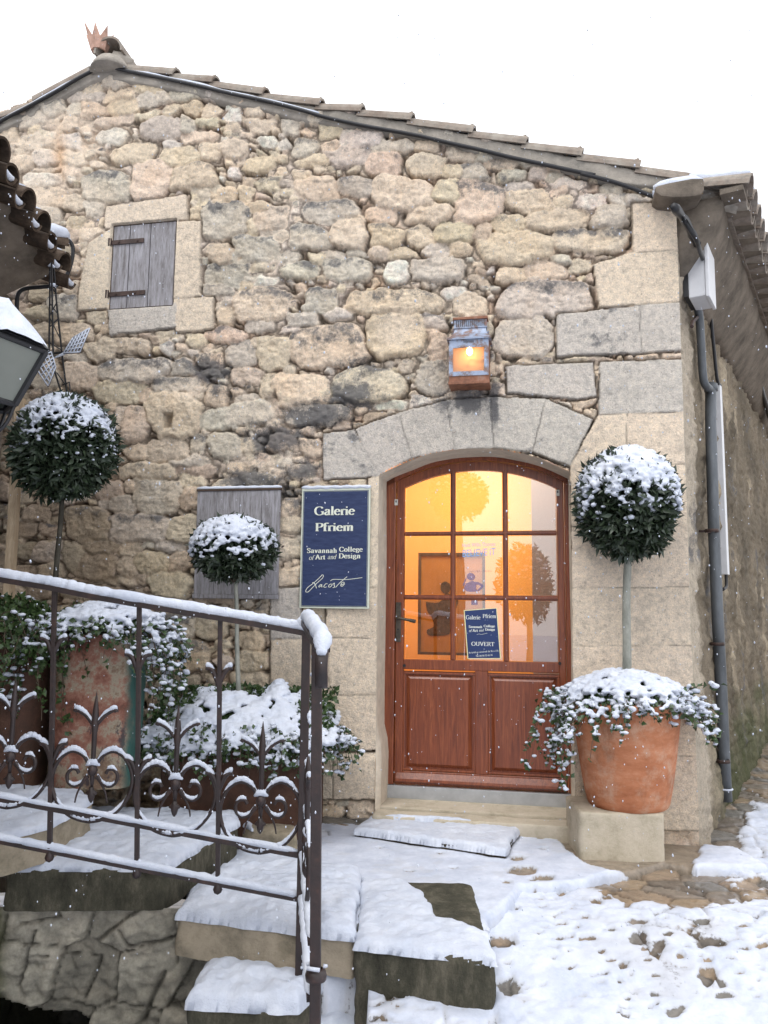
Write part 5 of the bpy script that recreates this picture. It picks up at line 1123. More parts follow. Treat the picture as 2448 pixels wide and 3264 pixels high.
def superpot(o, name, cx, cy, w, dpt, z0, z1, mat, e=4.0, taper=.93):
    n = 48; V = []; F = []; rows = [(taper, 0), (taper+.01, .02), (.97, .35), (1, .7), (1, .93), (1.035, .94), (1.05, .97), (1.035, 1.0), (.93, 1.0), (.9, .93)]
    for s, t in rows:
        for k in range(n):
            a = 2*PI*k/n; c, s_ = math.cos(a), math.sin(a); r = (abs(c)**e+abs(s_)**e)**(-1/e); V.append((cx+c*r*w*s, cy+s_*r*dpt*s, z0+(z1-z0)*t))
    for i in range(len(rows)-1):
        for k in range(n): F.append((i*n+k, i*n+(k+1) % n, (i+1)*n+(k+1) % n, (i+1)*n+k))
    m = MB(); m.add(V, F); m.add(V[-n:], [tuple(range(n))]); return m.build(name, mat, o, True)
superpot(brl, 'body', (bx0+bx1)/2, yb_+w_*.8, w_, w_*.8, zb3, zt3, BARL)
def bias_b(a): return 1+1.5*math.exp(-((((a-3.5+PI) % (2*PI))-PI)/.5)**2)+1.3*math.exp(-((((a-5.95+PI) % (2*PI))-PI)/.42)**2)-.45*math.exp(-((((a-4.71+PI) % (2*PI))-PI)/.5)**2)
ivy_round(brl, ((bx0+bx1)/2+.02, yb_+w_*.8), w_*1.08, zt3+.0, 51, 190, (.10, .30), .12, None, .65, 420, bias_b, 1500, (.012, .032))
bc_ = at_y(207, 1425, 4.62)
topiary('biggest darkest ball topiary, left, rising above the painted barrel', bc_, (.276, .276, .298), (bc_[0]-.005, 4.62, zt3-.05), .015, 33, 6500, .058, .75, -.30, 900, (.006, .019), (0, 0), M_simple('mossy dark bark', (.05, .045, .035), .8, .2, .4), .8)
# second, darker pot at the very left with green ivy
p2 = at_y(10, 2250, 4.15)
plb = thing('dark_planter', 'dark maroon planter overgrown with green ivy, cut off by the left edge', 'planter', (p2[0]-.12, 4.4, .345))
superpot(plb, 'body', p2[0]-.12, 4.42, .235, .22, .345, at_y(10, 2010, 4.2)[2], MAROON, 3)
ivy_round(plb, (p2[0]-.12, 4.42), .25, at_y(10, 1995, 4.2)[2], 61, 170, (.10, .42), .16, None, .05, 14, lambda a: 1+.9*math.exp(-((((a-5.9+PI) % (2*PI))-PI)/.5)**2), 1700, (.008, .02))
# ---------------------------------------------------------------- wrought iron railing with snow
WI = NT('dark brown ironwork', .5, spec=.5); c_ = WI.ramp(WI.noise(14, 7, .75), [(.3, (.012, .009, .009)), (.55, (.028, .016, .014)), (.75, (.07, .032, .022))]); WI.col(c_); WI.bump(WI.noise(60, 6, .7), .4, .003); WI = WI.m
RY = 3.30
rail = thing('iron_railing', 'dark wrought iron stair railing with scrolls and spearheads, topped with snow', 'railing', at_y(970, 2900, RY))
def RP(px, py, y=RY): return at_y(px, py, y)
def snow_line(mb, pts, r, k=1.0, rs=random, lim=.35):
    """snow lying on the upper side of a bar wherever the bar is not steep"""
    pts = [np.asarray(p, float) for p in pts]; run = []; rr = []
    def flush():
        if len(run) > 2: mb.tube(run, [max(.0008, v) for v in ([.002]+rr[1:-1]+[.002])], 8)
    for i, p in enumerate(pts):
        t = pts[min(i+1, len(pts)-1)]-pts[max(i-1, 0)]; L = np.linalg.norm(t)+1e-9; hz = math.sqrt(max(0, 1-(t[2]/L)**2))
        if hz > lim:
            q = r*k*(hz-lim+.25)/(1.25-lim)*(.85+.3*rs.random()); run.append(p+ZA*(r*.55+q*.55)); rr.append(q)
        else:
            flush(); run.clear(); rr.clear()
    flush()
SR_ = []       # snow meshes
def sub(pts, n): 
    out = []
    for a, b in zip(pts[:-1], pts[1:]):
        for k in range(n): out.append(np.asarray(a)*(1-k/n)+np.asarray(b)*k/n)
    out.append(np.asarray(pts[-1])); return out
# handrail
HRP = [(-420, 1752), (0, 1838), (150, 1862), (300, 1893), (560, 1938), (800, 1977), (968, 2008)]
hp = [RP(a, b+8) for a, b in HRP]
m = MB(); 
for a, b in zip(hp[:-1], hp[1:]):
    d = b-a; m.add([a+np.array([0, y, z]) for z in (-.013, .009) for y in (-.022, .022)]+[b+np.array([0, y, z]) for z in (-.013, .009) for y in (-.022, .022)], [(0, 1, 3, 2), (4, 6, 7, 5), (0, 4, 5, 1), (2, 3, 7, 6), (0, 2, 6, 4), (1, 5, 7, 3)])
m.build('handrail', WI, rail)
rs_ = np.random.RandomState(70)
m = MB(); sp = sub(hp, 26); m.tube([p+ZA*(.022+.003*vnoise(np.array(i*.4), np.array(.5), 71)) for i, p in enumerate(sp)], [.024+.0035*float(vnoise(np.array(i*.7), np.array(.2), 72)) for i in range(len(sp))], 10)
SHAND = m
# lower rails
def rail_line(pts, r=.0085, k=1.0):
    P = [RP(*p) for p in pts]; mm = MB(); mm.tube(P, r*1.25, 4); mm.build('lower_rail', WI, rail); s = MB(); snow_line(s, sub(P, 24), r*1.25, k, random, .2); SR_.append(s); return P
rail_line([(-420, 2465), (0, 2546), (959, 2727)], .011, .95); rail_line([(-420, 2590), (0, 2680), (430, 2765), (958, 2866)], .011, 1.1)
# upright bars
def barx(px): return np.interp(px, [p[0] for p in HRP], [p[1] for p in HRP])
BARS = [(-110, 0), (170, 0), (440, 0), (698, 0)]
for bx, _ in BARS:
    yt = barx(bx)+14; yb2 = np.interp(bx, [0, 430, 958], [2680, 2765, 2866])+14; dx = -12 if bx < 300 else -4
    m = MB(); m.tube([RP(bx+4, yt), RP(bx+dx, yb2)], .0125, 4); b_ = m.build('baluster', WI, rail, False, .002)
    m = MB(); m.lathe(RP(bx+dx, yb2)-ZA*.018, [(.0, -.008), (.014, 0), (.019, .012), (.014, .026), (.008, .04), (.015, .05), (.006, .062), (0, .064)], 10); m.build('collar', WI, b_, True)
    s = MB(); q = RP(bx+dx, yb2)+ZA*.036; s.tube([q-UD*.018, q-UD*.008+ZA*.006, q+UD*.008+ZA*.007, q+UD*.018], [.004, .010, .010, .004], 8); SR_.append(s)
    for yv in (barx(bx)+185, barx(bx)+520):
        for sg in (-1, 1):
            c = RP(bx, yv); sx = .0013
            P = bez([c+np.array([0, 0, -50*sx]), c+np.array([sg*6*sx, 0, -25*sx]), c+np.array([sg*16*sx, 0, 2*sx]), c+np.array([sg*28*sx, 0, 14*sx]), c+np.array([sg*42*sx, 0, 16*sx])], 5)
            mm = MB(); mm.tube(P, [.004+.007*math.sin(min(1, i/14)*PI*.62) if i < 15 else .009 for i in range(len(P))], 6); mm.build('leaf_tendril', WI, b_, True)
            s = MB(); snow_line(s, P[8:], .011, .95, random, .3); SR_.append(s)
def spiral(c, r0, r1, a0, a1, n=30):
    return [c+np.array([math.cos(a0+(a1-a0)*i/n), 0, math.sin(a0+(a1-a0)*i/n)])*(r0+(r1-r0)*i/n) for i in range(n+1)]
def ornament(o, c, M, snow=True):
    """heart scroll: c is the knob; M maps panel coordinates (x, z in source pixels, knob = 0) to world"""
    def tub(pts, r, name, k=1.15, lim=.3, taper=False, nn=5):
        P = [M(x, z) for x, z in bez2(pts, nn)]; mm = MB(); mm.tube(P, [r*(1-.55*i/len(P)) for i in range(len(P))] if taper else r, 6); mm.build(name, WI, o, True)
        if snow: s = MB(); snow_line(s, P, r, k, random, lim); SR_.append(s)
    def bez2(p, nn): return [(q[0], q[1]) for q in bez([np.array([x, z, 0.]) for x, z in p], nn)]
    for sg in (-1, 1):
        tub([(sg*14, 8), (sg*32, 32), (sg*64, 44), (sg*96, 28), (sg*118, -6), (sg*126, -50), (sg*112, -98), (sg*78, -140), (sg*40, -160), (0, -168)], .0085, 'scroll', 1.35, .3, False, 9)
        tub([(sg*16, -30), (sg*34, -54), (sg*56, -62), (sg*74, -50), (sg*78, -28), (sg*66, -12), (sg*50, -12), (sg*42, -24)], .0072, 'inner_scroll', 1.1, .45, False, 8)
        tub([(sg*12, -34), (sg*30, -56), (sg*44, -84), (sg*50, -112)], .006, 'tendril', .0, 2, True)
        tub([(sg*8, 128), (sg*26, 150), (sg*42, 162), (sg*60, 170), (sg*66, 164)], .009, 'spear_leaf', 1.15, .3)
    mm = MB(); mm.tube([M(0, z) for z in (-64, -40, 100, 132, 160, 176, 228)], [.006, .0095, .0105, .017, .013, .011, .0008], 6); mm.build('spearhead', WI, o, True)
    mm = MB(); mm.tube([M(0, z) for z in (-34, -26, -14, -4, 4)], [.004, .016, .021, .017, .005], 10); mm.build('knob', WI, o, True)
    mm = MB(); mm.tube([M(0, z) for z in (-64, -78, -92, -104, -112)], [.008, .014, .015, .010, .003], 8); mm.tube([M(-17, -84), M(-9, -82), M(9, -82), M(17, -84)], [.004, .011, .011, .004], 8); mm.build('pendant', WI, o, True)
    if snow:
        s = MB(); s.tube([M(-22, 0), M(-12, 8), M(0, 12), M(12, 8), M(22, 0)], [.003, .013, .016, .013, .003], 8); SR_.append(s)
ORN = [(832, 2538), (560, 2484), (296, 2440), (35, 2396), (-235, 2340)]
for cx, cy in ORN:
    c = RP(cx, cy); k = RY/2540*1.0
    og = thing('scroll_panel', None, None, c); og.parent = rail; og.location = Vector(c)-rail.location
    ornament(og, c, lambda x, z, c=c, k=k: c+np.array([x*k*.99, 0, z*k*.99]))
# corner posts and the short return panel that comes down towards the viewer
pt_ = RP(977, 2000); m = MB(); pb2 = RP(980, 3115)
m.tube([pt_+ZA*.01, np.array([pt_[0]+.004, RY, -.17])], .0235, 4); m.build('post', WI, rail, False, .003)
Y2 = 2.62; t2 = at_y(1010, 2075, Y2); m = MB()
m.tube([t2+ZA*.02, at_y(1006, 3320, Y2)-ZA*.10], .0235, 4); p2_ = m.build('post', WI, rail, False, .003)
m = MB(); cz = at_y(1007, 3108, Y2); m.lathe(cz-ZA*.02, [(.02, 0), (.032, .006), (.034, .02), (.030, .034), (.02, .04)], 12); m.build('collar', WI, p2_, True)
s = MB(); s.tube([cz+ZA*.028-UD*.03-ND*.0, cz+ZA*.032-UD*.02], [.006, .006], 8); s.tube([cz+ZA*.028+UD*.024, cz+ZA*.030+UD*.036], [.007, .004], 8); s.tube([cz+ZA*.03+ND*.03-UD*.02, cz+ZA*.03+ND*.034+UD*.02], .006, 6); SR_.append(s)
a = pt_+ZA*.012; b = t2+ZA*.012; b2_ = b+(b-a)*.14
def hb(a, b, w, t0, t1, name, par=rail):
    mm = MB(); X = np.array([1., 0, 0])
    mm.add([a-X*w+ZA*t0, a+X*w+ZA*t0, a+X*w+ZA*t1, a-X*w+ZA*t1, b-X*w+ZA*t0, b+X*w+ZA*t0, b+X*w+ZA*t1, b-X*w+ZA*t1], [(0, 1, 2, 3), (7, 6, 5, 4), (0, 4, 5, 1), (3, 2, 6, 7), (0, 3, 7, 4), (1, 5, 6, 2)]); return mm.build(name, WI, par, False, .004)
sh_ = np.array([.012, 0, 0]); hb(a+ZA*.01, b2_+ZA*.01+sh_, .024, -.014, .010, 'handrail')
mm = MB(); e = b2_+sh_+ZA*.0; X = np.array([1., 0, 0]); mm.tube(bez([e+ZA*.01, e+np.array([0, -.03, -.01]), e+np.array([0, -.045, -.045]), e+np.array([0, -.03, -.085]), e+np.array([0, -.005, -.095])], 5), .026, 4); mm.build('handrail_curl', WI, rail, True)
s = MB(); path = [hp[-1]+ZA*.02-UD*.02, a+ZA*.035+X*.0, a*.8+(b2_+sh_)*.2+ZA*.045, a*.5+(b2_+sh_)*.5+ZA*.045, a*.2+(b2_+sh_)*.8+ZA*.045, b2_+sh_+ZA*.04, e+np.array([0, -.03, .02]), e+np.array([0, -.05, -.01])]
s.tube(sub(path, 3), [.020+.008*min(1, i/4)+.0035*math.sin(i*1.7)-(.012 if i > 18 else 0) for i in range(22)], 10); SPOST = s
dvec = np.array([t2[0]-pt_[0], Y2-RY, (b-a)[2]]); 
zlr = RP(959, 2727)[2]; 
for zz, rr in ((zlr, .0125), (RP(958, 2866)[2], .0125)):
    A_ = np.array([pt_[0]+.004, RY, zz]); B_ = A_+dvec; B_[0] = t2[0]; mm = MB(); mm.tube([A_, B_], rr, 4); mm.build('lower_rail', WI, rail); s = MB(); snow_line(s, sub([A_, B_], 22), rr, 1.2, random, .2); SR_.append(s)
cc = a+dvec*.5; cc[2] = RP(980, 2560)[2]+dvec[2]*.5
kz = RY/2540
og = thing('scroll_panel', None, None, cc); og.parent = rail; og.location = Vector(cc)-rail.location
L2 = abs(RY-Y2)
ornament(og, cc, lambda x, z, c=cc: c+np.array([(t2[0]-pt_[0])/L2*(-x*kz*1.0)*-1, x*kz*-1.0, z*kz+dvec[2]/L2*(x*kz)]))
# snow stuck in lumps to the weather side of the inner post
rs2 = np.random.RandomState(77); n = 150; zz = np.concatenate([rs2.uniform(-.15, .50, n), rs2.uniform(.5, 1.1, 14)]); C = np.stack([pt_[0]+.026+.006*rs2.normal(size=len(zz)), RY-.02+.01*rs2.normal(size=len(zz)), zz], 1)
def snow_join(name, mbs, par, voxel=0):
    M_ = MB()
    for q in mbs:
        if q.n: M_.add(q.v, q.f)
    return M_.build(name, SNOW, par, True)
snow_join('handrail_snow', [SHAND, SPOST], rail)
snow_join('bar_snow', SR_, rail)
clump_mesh('post_snow', C, rs2.uniform(.004, .011, len(C)), rail, rs2, 0, 1.6, None, 1)
# ---------------------------------------------------------------- lettering
G_ = {  # strokes on a 0..1 cap height grid (x grows with the advance); each: list of points; trailing number = advance
 'G': ([[(.72, .80), (.60, .97), (.42, 1.0), (.20, .93), (.07, .70), (.06, .42), (.14, .16), (.32, .01), (.50, .0), (.66, .06), (.74, .14)], [(.74, .04), (.74, .42)], ['h', .56, .84, .42]], .88),
 'P': ([[(.18, 0), (.18, 1)], [(.18, 1), (.42, 1), (.60, .92), (.64, .74), (.56, .56), (.40, .49), (.18, .49)], ['h', .05, .33, 0], ['h', .05, .2, 1]], .70),
 'S': ([[(.50, .80), (.40, .97), (.24, 1.0), (.10, .90), (.08, .74), (.20, .58), (.38, .46), (.50, .30), (.46, .10), (.30, 0), (.14, .03), (.06, .22)], ['v', .52, .72, .98], ['v', .05, .02, .26]], .60),
 'C': ([[(.70, .78), (.58, .97), (.42, 1.0), (.20, .92), (.07, .66), (.07, .36), (.18, .10), (.38, .0), (.56, .03), (.72, .22)], ['v', .71, .70, .98]], .80),
 'A': ([[(.12, 0), (.42, 1.02)], [(.40, 1.02), (.72, 0)], [(.20, .36), (.60, .36)], ['h', .0, .24, 0], ['h', .58, .86, 0]], .86),
 'D': ([[(.18, 0), (.18, 1)], [(.18, 1), (.42, 1), (.64, .90), (.76, .66), (.76, .36), (.64, .10), (.42, 0), (.18, 0)], ['h', .05, .2, 0], ['h', .05, .2, 1]], .86),
 'O': ([[(.42, 1), (.20, .93), (.07, .66), (.07, .34), (.20, .07), (.42, 0), (.64, .07), (.77, .34), (.77, .66), (.64, .93), (.42, 1)]], .86),
 'U': ([[(.18, 1), (.18, .30), (.24, .08), (.42, 0), (.60, .08), (.68, .30), (.68, 1)], ['h', .04, .32, 1], ['h', .56, .80, 1]], .84),
 'V': ([[(.12, 1), (.40, 0)], [(.42, 0), (.68, 1)], ['h', .0, .26, 1], ['h', .56, .80, 1]], .80),
 'E': ([[(.18, 0), (.18, 1)], [(.18, 1), (.58, 1)], [(.18, .52), (.46, .52)], [(.18, 0), (.60, 0)], ['h', .05, .2, 0], ['h', .05, .2, 1], ['v', .58, .84, 1], ['v', .60, 0, .18], ['v', .46, .42, .62]], .68),
 'R': ([[(.18, 0), (.18, 1)], [(.18, 1), (.42, 1), (.58, .92), (.60, .76), (.54, .58), (.40, .52), (.18, .52)], [(.38, .52), (.72, 0)], ['h', .05, .32, 0], ['h', .05, .2, 1], ['h', .66, .82, 0]], .78),
 'T': ([[(.36, 0), (.36, 1)], [(.04, 1), (.68, 1)], ['h', .22, .50, 0], ['v', .04, .80, 1], ['v', .68, .80, 1]], .72),
 'a': ([[(.10, .52), (.20, .66), (.34, .66), (.42, .54), (.42, .10), (.46, .02), (.56, .04)], [(.42, .40), (.24, .36), (.10, .24), (.10, .10), (.20, .0), (.32, .04), (.42, .16)]], .58),
 'l': ([[(.16, 0), (.16, 1.04)], ['h', .04, .30, 0], ['h', .05, .16, 1.03]], .34),
 'e': ([[(.10, .38), (.46, .40), (.44, .56), (.30, .68), (.16, .60), (.07, .40), (.08, .20), (.18, .04), (.34, 0), (.48, .12)]], .54),
 'r': ([[(.16, 0), (.16, .66)], [(.16, .46), (.26, .64), (.40, .66), (.42, .58)], ['h', .04, .32, 0], ['h', .05, .16, .65]], .44),
 'i': ([[(.16, 0), (.16, .66)], ['h', .04, .30, 0], ['h', .05, .16, .65], ['d', .16, .92]], .33),
 'f': ([[(.16, 0), (.16, .82), (.24, 1.0), (.38, 1.02), (.42, .94)], ['h', .04, .32, 0], ['h', .04, .36, .64]], .38),
 'm': ([[(.16, 0), (.16, .66)], [(.16, .48), (.28, .64), (.40, .66), (.46, .54), (.46, 0)], [(.46, .48), (.58, .64), (.70, .66), (.77, .54), (.77, 0)], ['h', .04, .28, 0], ['h', .36, .56, 0], ['h', .67, .88, 0], ['h', .05, .16, .65]], .92),
 'n': ([[(.16, 0), (.16, .66)], [(.16, .48), (.28, .64), (.40, .66), (.47, .54), (.47, 0)], ['h', .04, .28, 0], ['h', .37, .58, 0], ['h', .05, .16, .65]], .62),
 'h': ([[(.16, 0), (.16, 1.03)], [(.16, .48), (.28, .64), (.40, .66), (.47, .54), (.47, 0)], ['h', .04, .28, 0], ['h', .37, .58, 0], ['h', .05, .16, 1.02]], .62),
 'v': ([[(.10, .66), (.28, 0)], [(.30, 0), (.46, .66)], ['h', .02, .20, .66], ['h', .38, .54, .66]], .55),
 'o': ([[(.29, .67), (.14, .60), (.07, .42), (.07, .25), (.14, .07), (.29, 0), (.44, .07), (.51, .25), (.51, .42), (.44, .60), (.29, .67)]], .58),
 'g': ([[(.26, .67), (.12, .60), (.10, .44), (.18, .32), (.30, .30), (.42, .40), (.42, .56), (.34, .66), (.26, .67)], [(.20, .31), (.12, .22), (.18, .12), (.42, .08), (.50, -.06), (.40, -.22), (.20, -.24), (.08, -.14), (.12, .0), (.22, .10)], [(.40, .60), (.52, .64)]], .56),
 't': ([[(.18, .84), (.18, .12), (.24, .02), (.36, .06)], ['h', .04, .36, .65]], .40),
 'd': ([[(.46, 1.03), (.46, .02)], [(.46, .50), (.34, .66), (.18, .62), (.08, .44), (.08, .22), (.18, .04), (.32, .02), (.46, .18)], ['h', .46, .58, .02], ['h', .36, .46, 1.02]], .62),
 's': ([[(.38, .52), (.30, .66), (.16, .66), (.09, .54), (.14, .42), (.32, .30), (.38, .16), (.30, .02), (.14, .0), (.07, .14)]], .46),
 ' ': ([], .34)}
def stroke_poly(mb, pts, M, thick, thin, cap=0.0):
    P = [np.array([p[0], p[1], 0.]) for p in pts]; P = bez(P, 4) if len(P) > 2 else P; n = len(P); L = []; R = []
    for i in range(n):
        t = P[min(i+1, n-1)]-P[max(i-1, 0)]; t = t/(np.linalg.norm(t)+1e-9); w = (thin+(thick-thin)*abs(t[1])**1.3)/2; nn = np.array([-t[1], t[0], 0]); L.append(P[i]+nn*w); R.append(P[i]-nn*w)
    V = [M(p[0], p[1]) for p in L+R]; mb.add(V, [(i, i+1, n+i+1, n+i) for i in range(n-1)])
def text_strokes(mb, s, M, cap, thick=.17, thin=.055, track=0.0, slant=0.0, x0=0.0):
    x = x0
    for ch in s:
        st, adv = G_[ch]
        for q in st:
            f = lambda a, b: M((x+a+slant*b)*cap, b*cap)
            if q and q[0] == 'h': stroke_poly(mb, [(q[1], q[3]), (q[2], q[3])], f, thin, thin*1.1)
            elif q and q[0] == 'v': stroke_poly(mb, [(q[1], q[2]), (q[1], q[3])], f, thin*1.2, thin)
            elif q and q[0] == 'd': stroke_poly(mb, [(q[1], q[2]-.075), (q[1], q[2]+.075)], f, .15, .15)
            else: stroke_poly(mb, q, f, thick, thin)
        x += adv+track
    return x
def text_w(s, track=0): return sum(G_[c][1]+track for c in s)-track
def wall_text(mb, s, pl, pr, capz, h, mapf, **k):
    """line of serif lettering between two traced baseline points; capz = traced cap line point"""
    (u0, z0), (u1, z1) = mapf(*pl, h), mapf(*pr, h); z = (z0+z1)/2; cap = abs(mapf(*capz, h)[1]-z); tr = k.pop('track', 0); w = text_w(s, tr); sx = (u1-u0)/(w*cap)
    text_strokes(mb, s, lambda a, b: wallp(u0+a*sx, z+b, h), cap, track=tr, **k)
# ---------------------------------------------------------------- the blue gallery sign
def S_(a, b, h=.05): return wall_uz(950+a/4.808, 1500+b/4.808, h)
u0, z1 = S_(60, 262); u1, z0 = S_(1082, 2108); z1 = (S_(60, 292)[1]+S_(1072, 240)[1])/2; z0 = (S_(55, 2130)[1]+S_(1085, 2095)[1])/2
CREAMP = M_simple('cream painted edge', (.55, .58, .48), .5, .4, .06, 15, 0, .05)
NAVY = NT('navy sign panel', .45, (.018, .03, .085), .4); n_ = NAVY.noise(40, 4, .7, (.25, 1, 1.6)); NAVY.col(NAVY.ramp(n_, [(.3, (.013, .024, .072)), (.7, (.034, .05, .12))])); NAVY = NAVY.m
sgn = thing('gallery_sign', 'navy blue wall sign with cream lettering and a snowy top edge, left of the door', 'sign', wallp((u0+u1)/2, z0, .03))
m = MB(); m.wbox(u0, u1, z0, z1, .026, .046); m.build('board', CREAMP, sgn, False, .003)
b_ = .0165; m = MB(); m.wbox(u0+b_, u1-b_, z0+b_, z1-b_-.006, .045, .049); m.build('panel', NAVY, sgn)
m = MB(); e = b_-.006
for a, b, c, d in ((u0+e, u1-e, z1-e-.009, z1-e-.006), (u0+e, u1-e, z0+e, z0+e+.003), (u0+e, u0+e+.003, z0+e+.003, z1-e-.009), (u1-e-.003, u1-e, z0+e+.003, z1-e-.009)): m.wbox(a, b, c, d, .0462, .0475)
m.build('border_line', NAVY, sgn)
CRT = M_simple('cream lettering', (.66, .68, .58), .5, .4, .05, 15, 0, 0)
t = MB(); H_ = .0505
wall_text(t, 'Galerie', (255, 690), (865, 664), (300, 556), H_, S_, thick=.20, thin=.07)
wall_text(t, 'Pfriem', (258, 934), (850, 910), (300, 808), H_, S_, thick=.20, thin=.07)
wall_text(t, 'Savannah', (138, 1268), (595, 1252), (160, 1192), H_, S_, thick=.19, thin=.075, track=.05)
wall_text(t, 'College', (632, 1248), (988, 1232), (660, 1172), H_, S_, thick=.19, thin=.075, track=.05)
wall_text(t, 'of', (162, 1368), (236, 1364), (180, 1300), H_, S_, thick=.11, thin=.05, slant=.25)
wall_text(t, 'Art', (262, 1362), (418, 1356), (300, 1290), H_, S_, thick=.20, thin=.08)
wall_text(t, 'and', (450, 1358), (580, 1352), (560, 1288), H_, S_, thick=.11, thin=.05, slant=.25)
wall_text(t, 'Design', (622, 1348), (955, 1336), (640, 1272), H_, S_, thick=.20, thin=.08, track=.05)
t.build('serif_lettering', CRT, sgn)
t = MB()
SCR = [[(125, 1862), (118, 1840), (150, 1790), (230, 1730), (310, 1660), (370, 1600), (388, 1612), (372, 1650), (300, 1715), (225, 1790), (160, 1855), (125, 1862)], [(215, 1722), (240, 1715), (262, 1740), (282, 1805)],
       [(372, 1750), (345, 1745), (318, 1775), (330, 1785), (362, 1752), (360, 1782), (378, 1780)], [(452, 1735), (425, 1735), (395, 1775), (410, 1790), (440, 1780)], [(505, 1735), (475, 1755), (470, 1782), (492, 1785), (520, 1755), (512, 1735)],
       [(530, 1740), (560, 1722), (552, 1748), (560, 1785), (530, 1795)], [(575, 1790), (640, 1720), (752, 1625)], [(495, 1690), (540, 1668), (640, 1668), (760, 1668), (985, 1640)], [(660, 1755), (705, 1730), (700, 1710), (668, 1720), (655, 1765), (680, 1770), (715, 1735)]]
for q in SCR:
    P = [S_(x, y, H_) for x, y in q]
    stroke_poly(t, P, lambda a, b: wallp(a, b, H_), .0042, .0030)
t.build('script_lettering', CRT, sgn)
s = MB(); s.tube([wallp(u0+(u1-u0)*q, z1+.006+.002*math.sin(q*31), .040) for q in np.linspace(-.005, 1.005, 24)], [.008]+[.0125+.0015*math.sin(i*1.9) for i in range(22)]+[.008], 10); s.build('snow', SNOW, sgn, True)
# ---------------------------------------------------------------- grey board
u0, z1 = (lambda a: a)(wall_uz(200+792/1.8433, 1150+762/1.8433, .05)); u1, z0 = wall_uz(200+1262/1.8433, 1150+1385/1.8433, .05); z1 = (z1+wall_uz(200+1262/1.8433, 1150+752/1.8433, .05)[1])/2
u0b = wall_uz(200+775/1.8433, 1150+1385/1.8433, .05)[0]
brd = thing('wooden_board', 'weathered grey plank board fixed to the wall behind the small topiary', 'board', wallp((u0+u1)/2, z0, .03))
for k, (a, b) in enumerate(((0, .24), (.24, .52), (.52, .78), (.78, 1))):
    m = MB(); m.wbox(u0+(u1-u0)*a+.001, u0+(u1-u0)*b-.001, z0+.012, z1-.008, .028, .05); m.build('plank', GREYW, brd, False, .003)
m = MB(); m.wbox(u0-.005, u1+.005, z0-.016, z0+.011, .026, .056); m.build('ledge', GREYW, brd, False, .004); m = MB(); m.wbox(u0-.004, u1+.004, z1-.008, z1+.008, .026, .056); m.build('cap', M_simple('old dark wood', (.06, .04, .03), .8), brd, False, .003)
s = MB(); s.tube([wallp(u0+(u1-u0)*q, z1+.014, .042) for q in np.linspace(-.01, 1.01, 20)], [.006]+[.012+.002*math.sin(i*2.3) for i in range(18)]+[.006], 10); s.build('snow', SNOW, brd, True)
m = MB(); m.tube([wallp(u1+.015, (z0+z1)/2-.03, .03), wallp(u1+.045, (z0+z1)/2-.03, .10)], .006, 6); m.build('iron_pin', IRON, brd)
# ---------------------------------------------------------------- lit copper lantern above the door
def N_(a, b, h): return wall_uz(1350+a/5.53, 950+b/5.53, h)
LD = .16
COPB = NT('bluish weathered copper', .5, spec=.5); c_ = COPB.ramp(COPB.noise(14, 7, .75), [(.32, (.20, .07, .03)), (.46, (.19, .15, .15)), (.54, (.27, .32, .42)), (.8, (.36, .43, .58))]); COPB.col(c_); COPB.bump(COPB.noise(60, 5, .7), .2, .002); COPB.b.inputs['Metallic'].default_value = .2; COPB = COPB.m
COPR = NT('rusty copper', .6, spec=.4); c_ = COPR.ramp(COPR.noise(16, 7, .75), [(.3, (.09, .035, .02)), (.55, (.26, .11, .06)), (.75, (.30, .22, .18))]); COPR.col(c_); COPR = COPR.m
ul, zbm = N_(452, 1510, LD); ur, ztm = N_(1150, 700, LD); ul = N_(450, 1100, LD)[0]; ur = N_(1148, 1100, LD)[0]; zbm = (N_(430, 1530, LD)[1]+N_(1160, 1505, LD)[1])/2; ztm = (N_(440, 725, LD)[1]+N_(1160, 690, LD)[1])/2
lan = thing('wall_lantern', 'lit box lantern of bluish rusty copper on the wall above the door', 'lantern', wallp((ul+ur)/2, zbm, .0))
gz1 = N_(800, 870, LD)[1]; gz0_ = N_(800, 1290, LD)[1]; gl0 = N_(520, 1100, LD)[0]; gl1 = N_(1068, 1100, LD)[0]
m = MB(); m.wbox(ul, ul+.006, zbm+.02, ztm, .02, LD-.004); m.build('side', COPR, lan); m = MB(); m.wbox(ur-.006, ur, zbm+.02, ztm, .02, LD-.004); m.build('side', COPR, lan)
m = MB(); m.wbox(ul-.004, ur+.004, zbm, zbm+.02, .0, LD+.01); m.build('base', COPR, lan, False, .003)
m = MB(); m.wbox(ul+.006, ur-.006, zbm+.02, ztm+.12, .0, .02); m.build('back', COPB, lan)
fm = MB()
for a, b, c, d in ((ul, gl0, gz0_-.028, ztm), (gl1, ur, gz0_-.028, ztm), (gl0, gl1, gz0_-.028, gz0_), (gl0, gl1, gz1, ztm)): fm.wbox(a, b, c, d, LD-.004, LD+.004)
fm.build('front_frame', COPB, lan); m = MB(); m.wbox(ul, ur, zbm+.02, gz0_-.029, LD-.006, LD-.001); m.build('lower_panel', COPR, lan)
LGL = bpy.data.materials.new('frosted lantern glass'); LGL.use_nodes = True; b = LGL.node_tree.nodes['Principled BSDF']; b.inputs['Base Color'].default_value = (.95, .80, .66, 1); b.inputs['Roughness'].default_value = .35; b.inputs['Transmission Weight'].default_value = .9; b.inputs['IOR'].default_value = 1.05
m = MB(); m.wbox(gl0-.004, gl1+.004, gz0_-.004, gz1+.004, LD-.010, LD-.007); m.build('glass_pane', LGL, lan)
BULB = bpy.data.materials.new('glowing bulb'); BULB.use_nodes = True; b = BULB.node_tree.nodes['Principled BSDF']; b.inputs['Emission Color'].default_value = (1, .62, .24, 1); b.inputs['Emission Strength'].default_value = 22
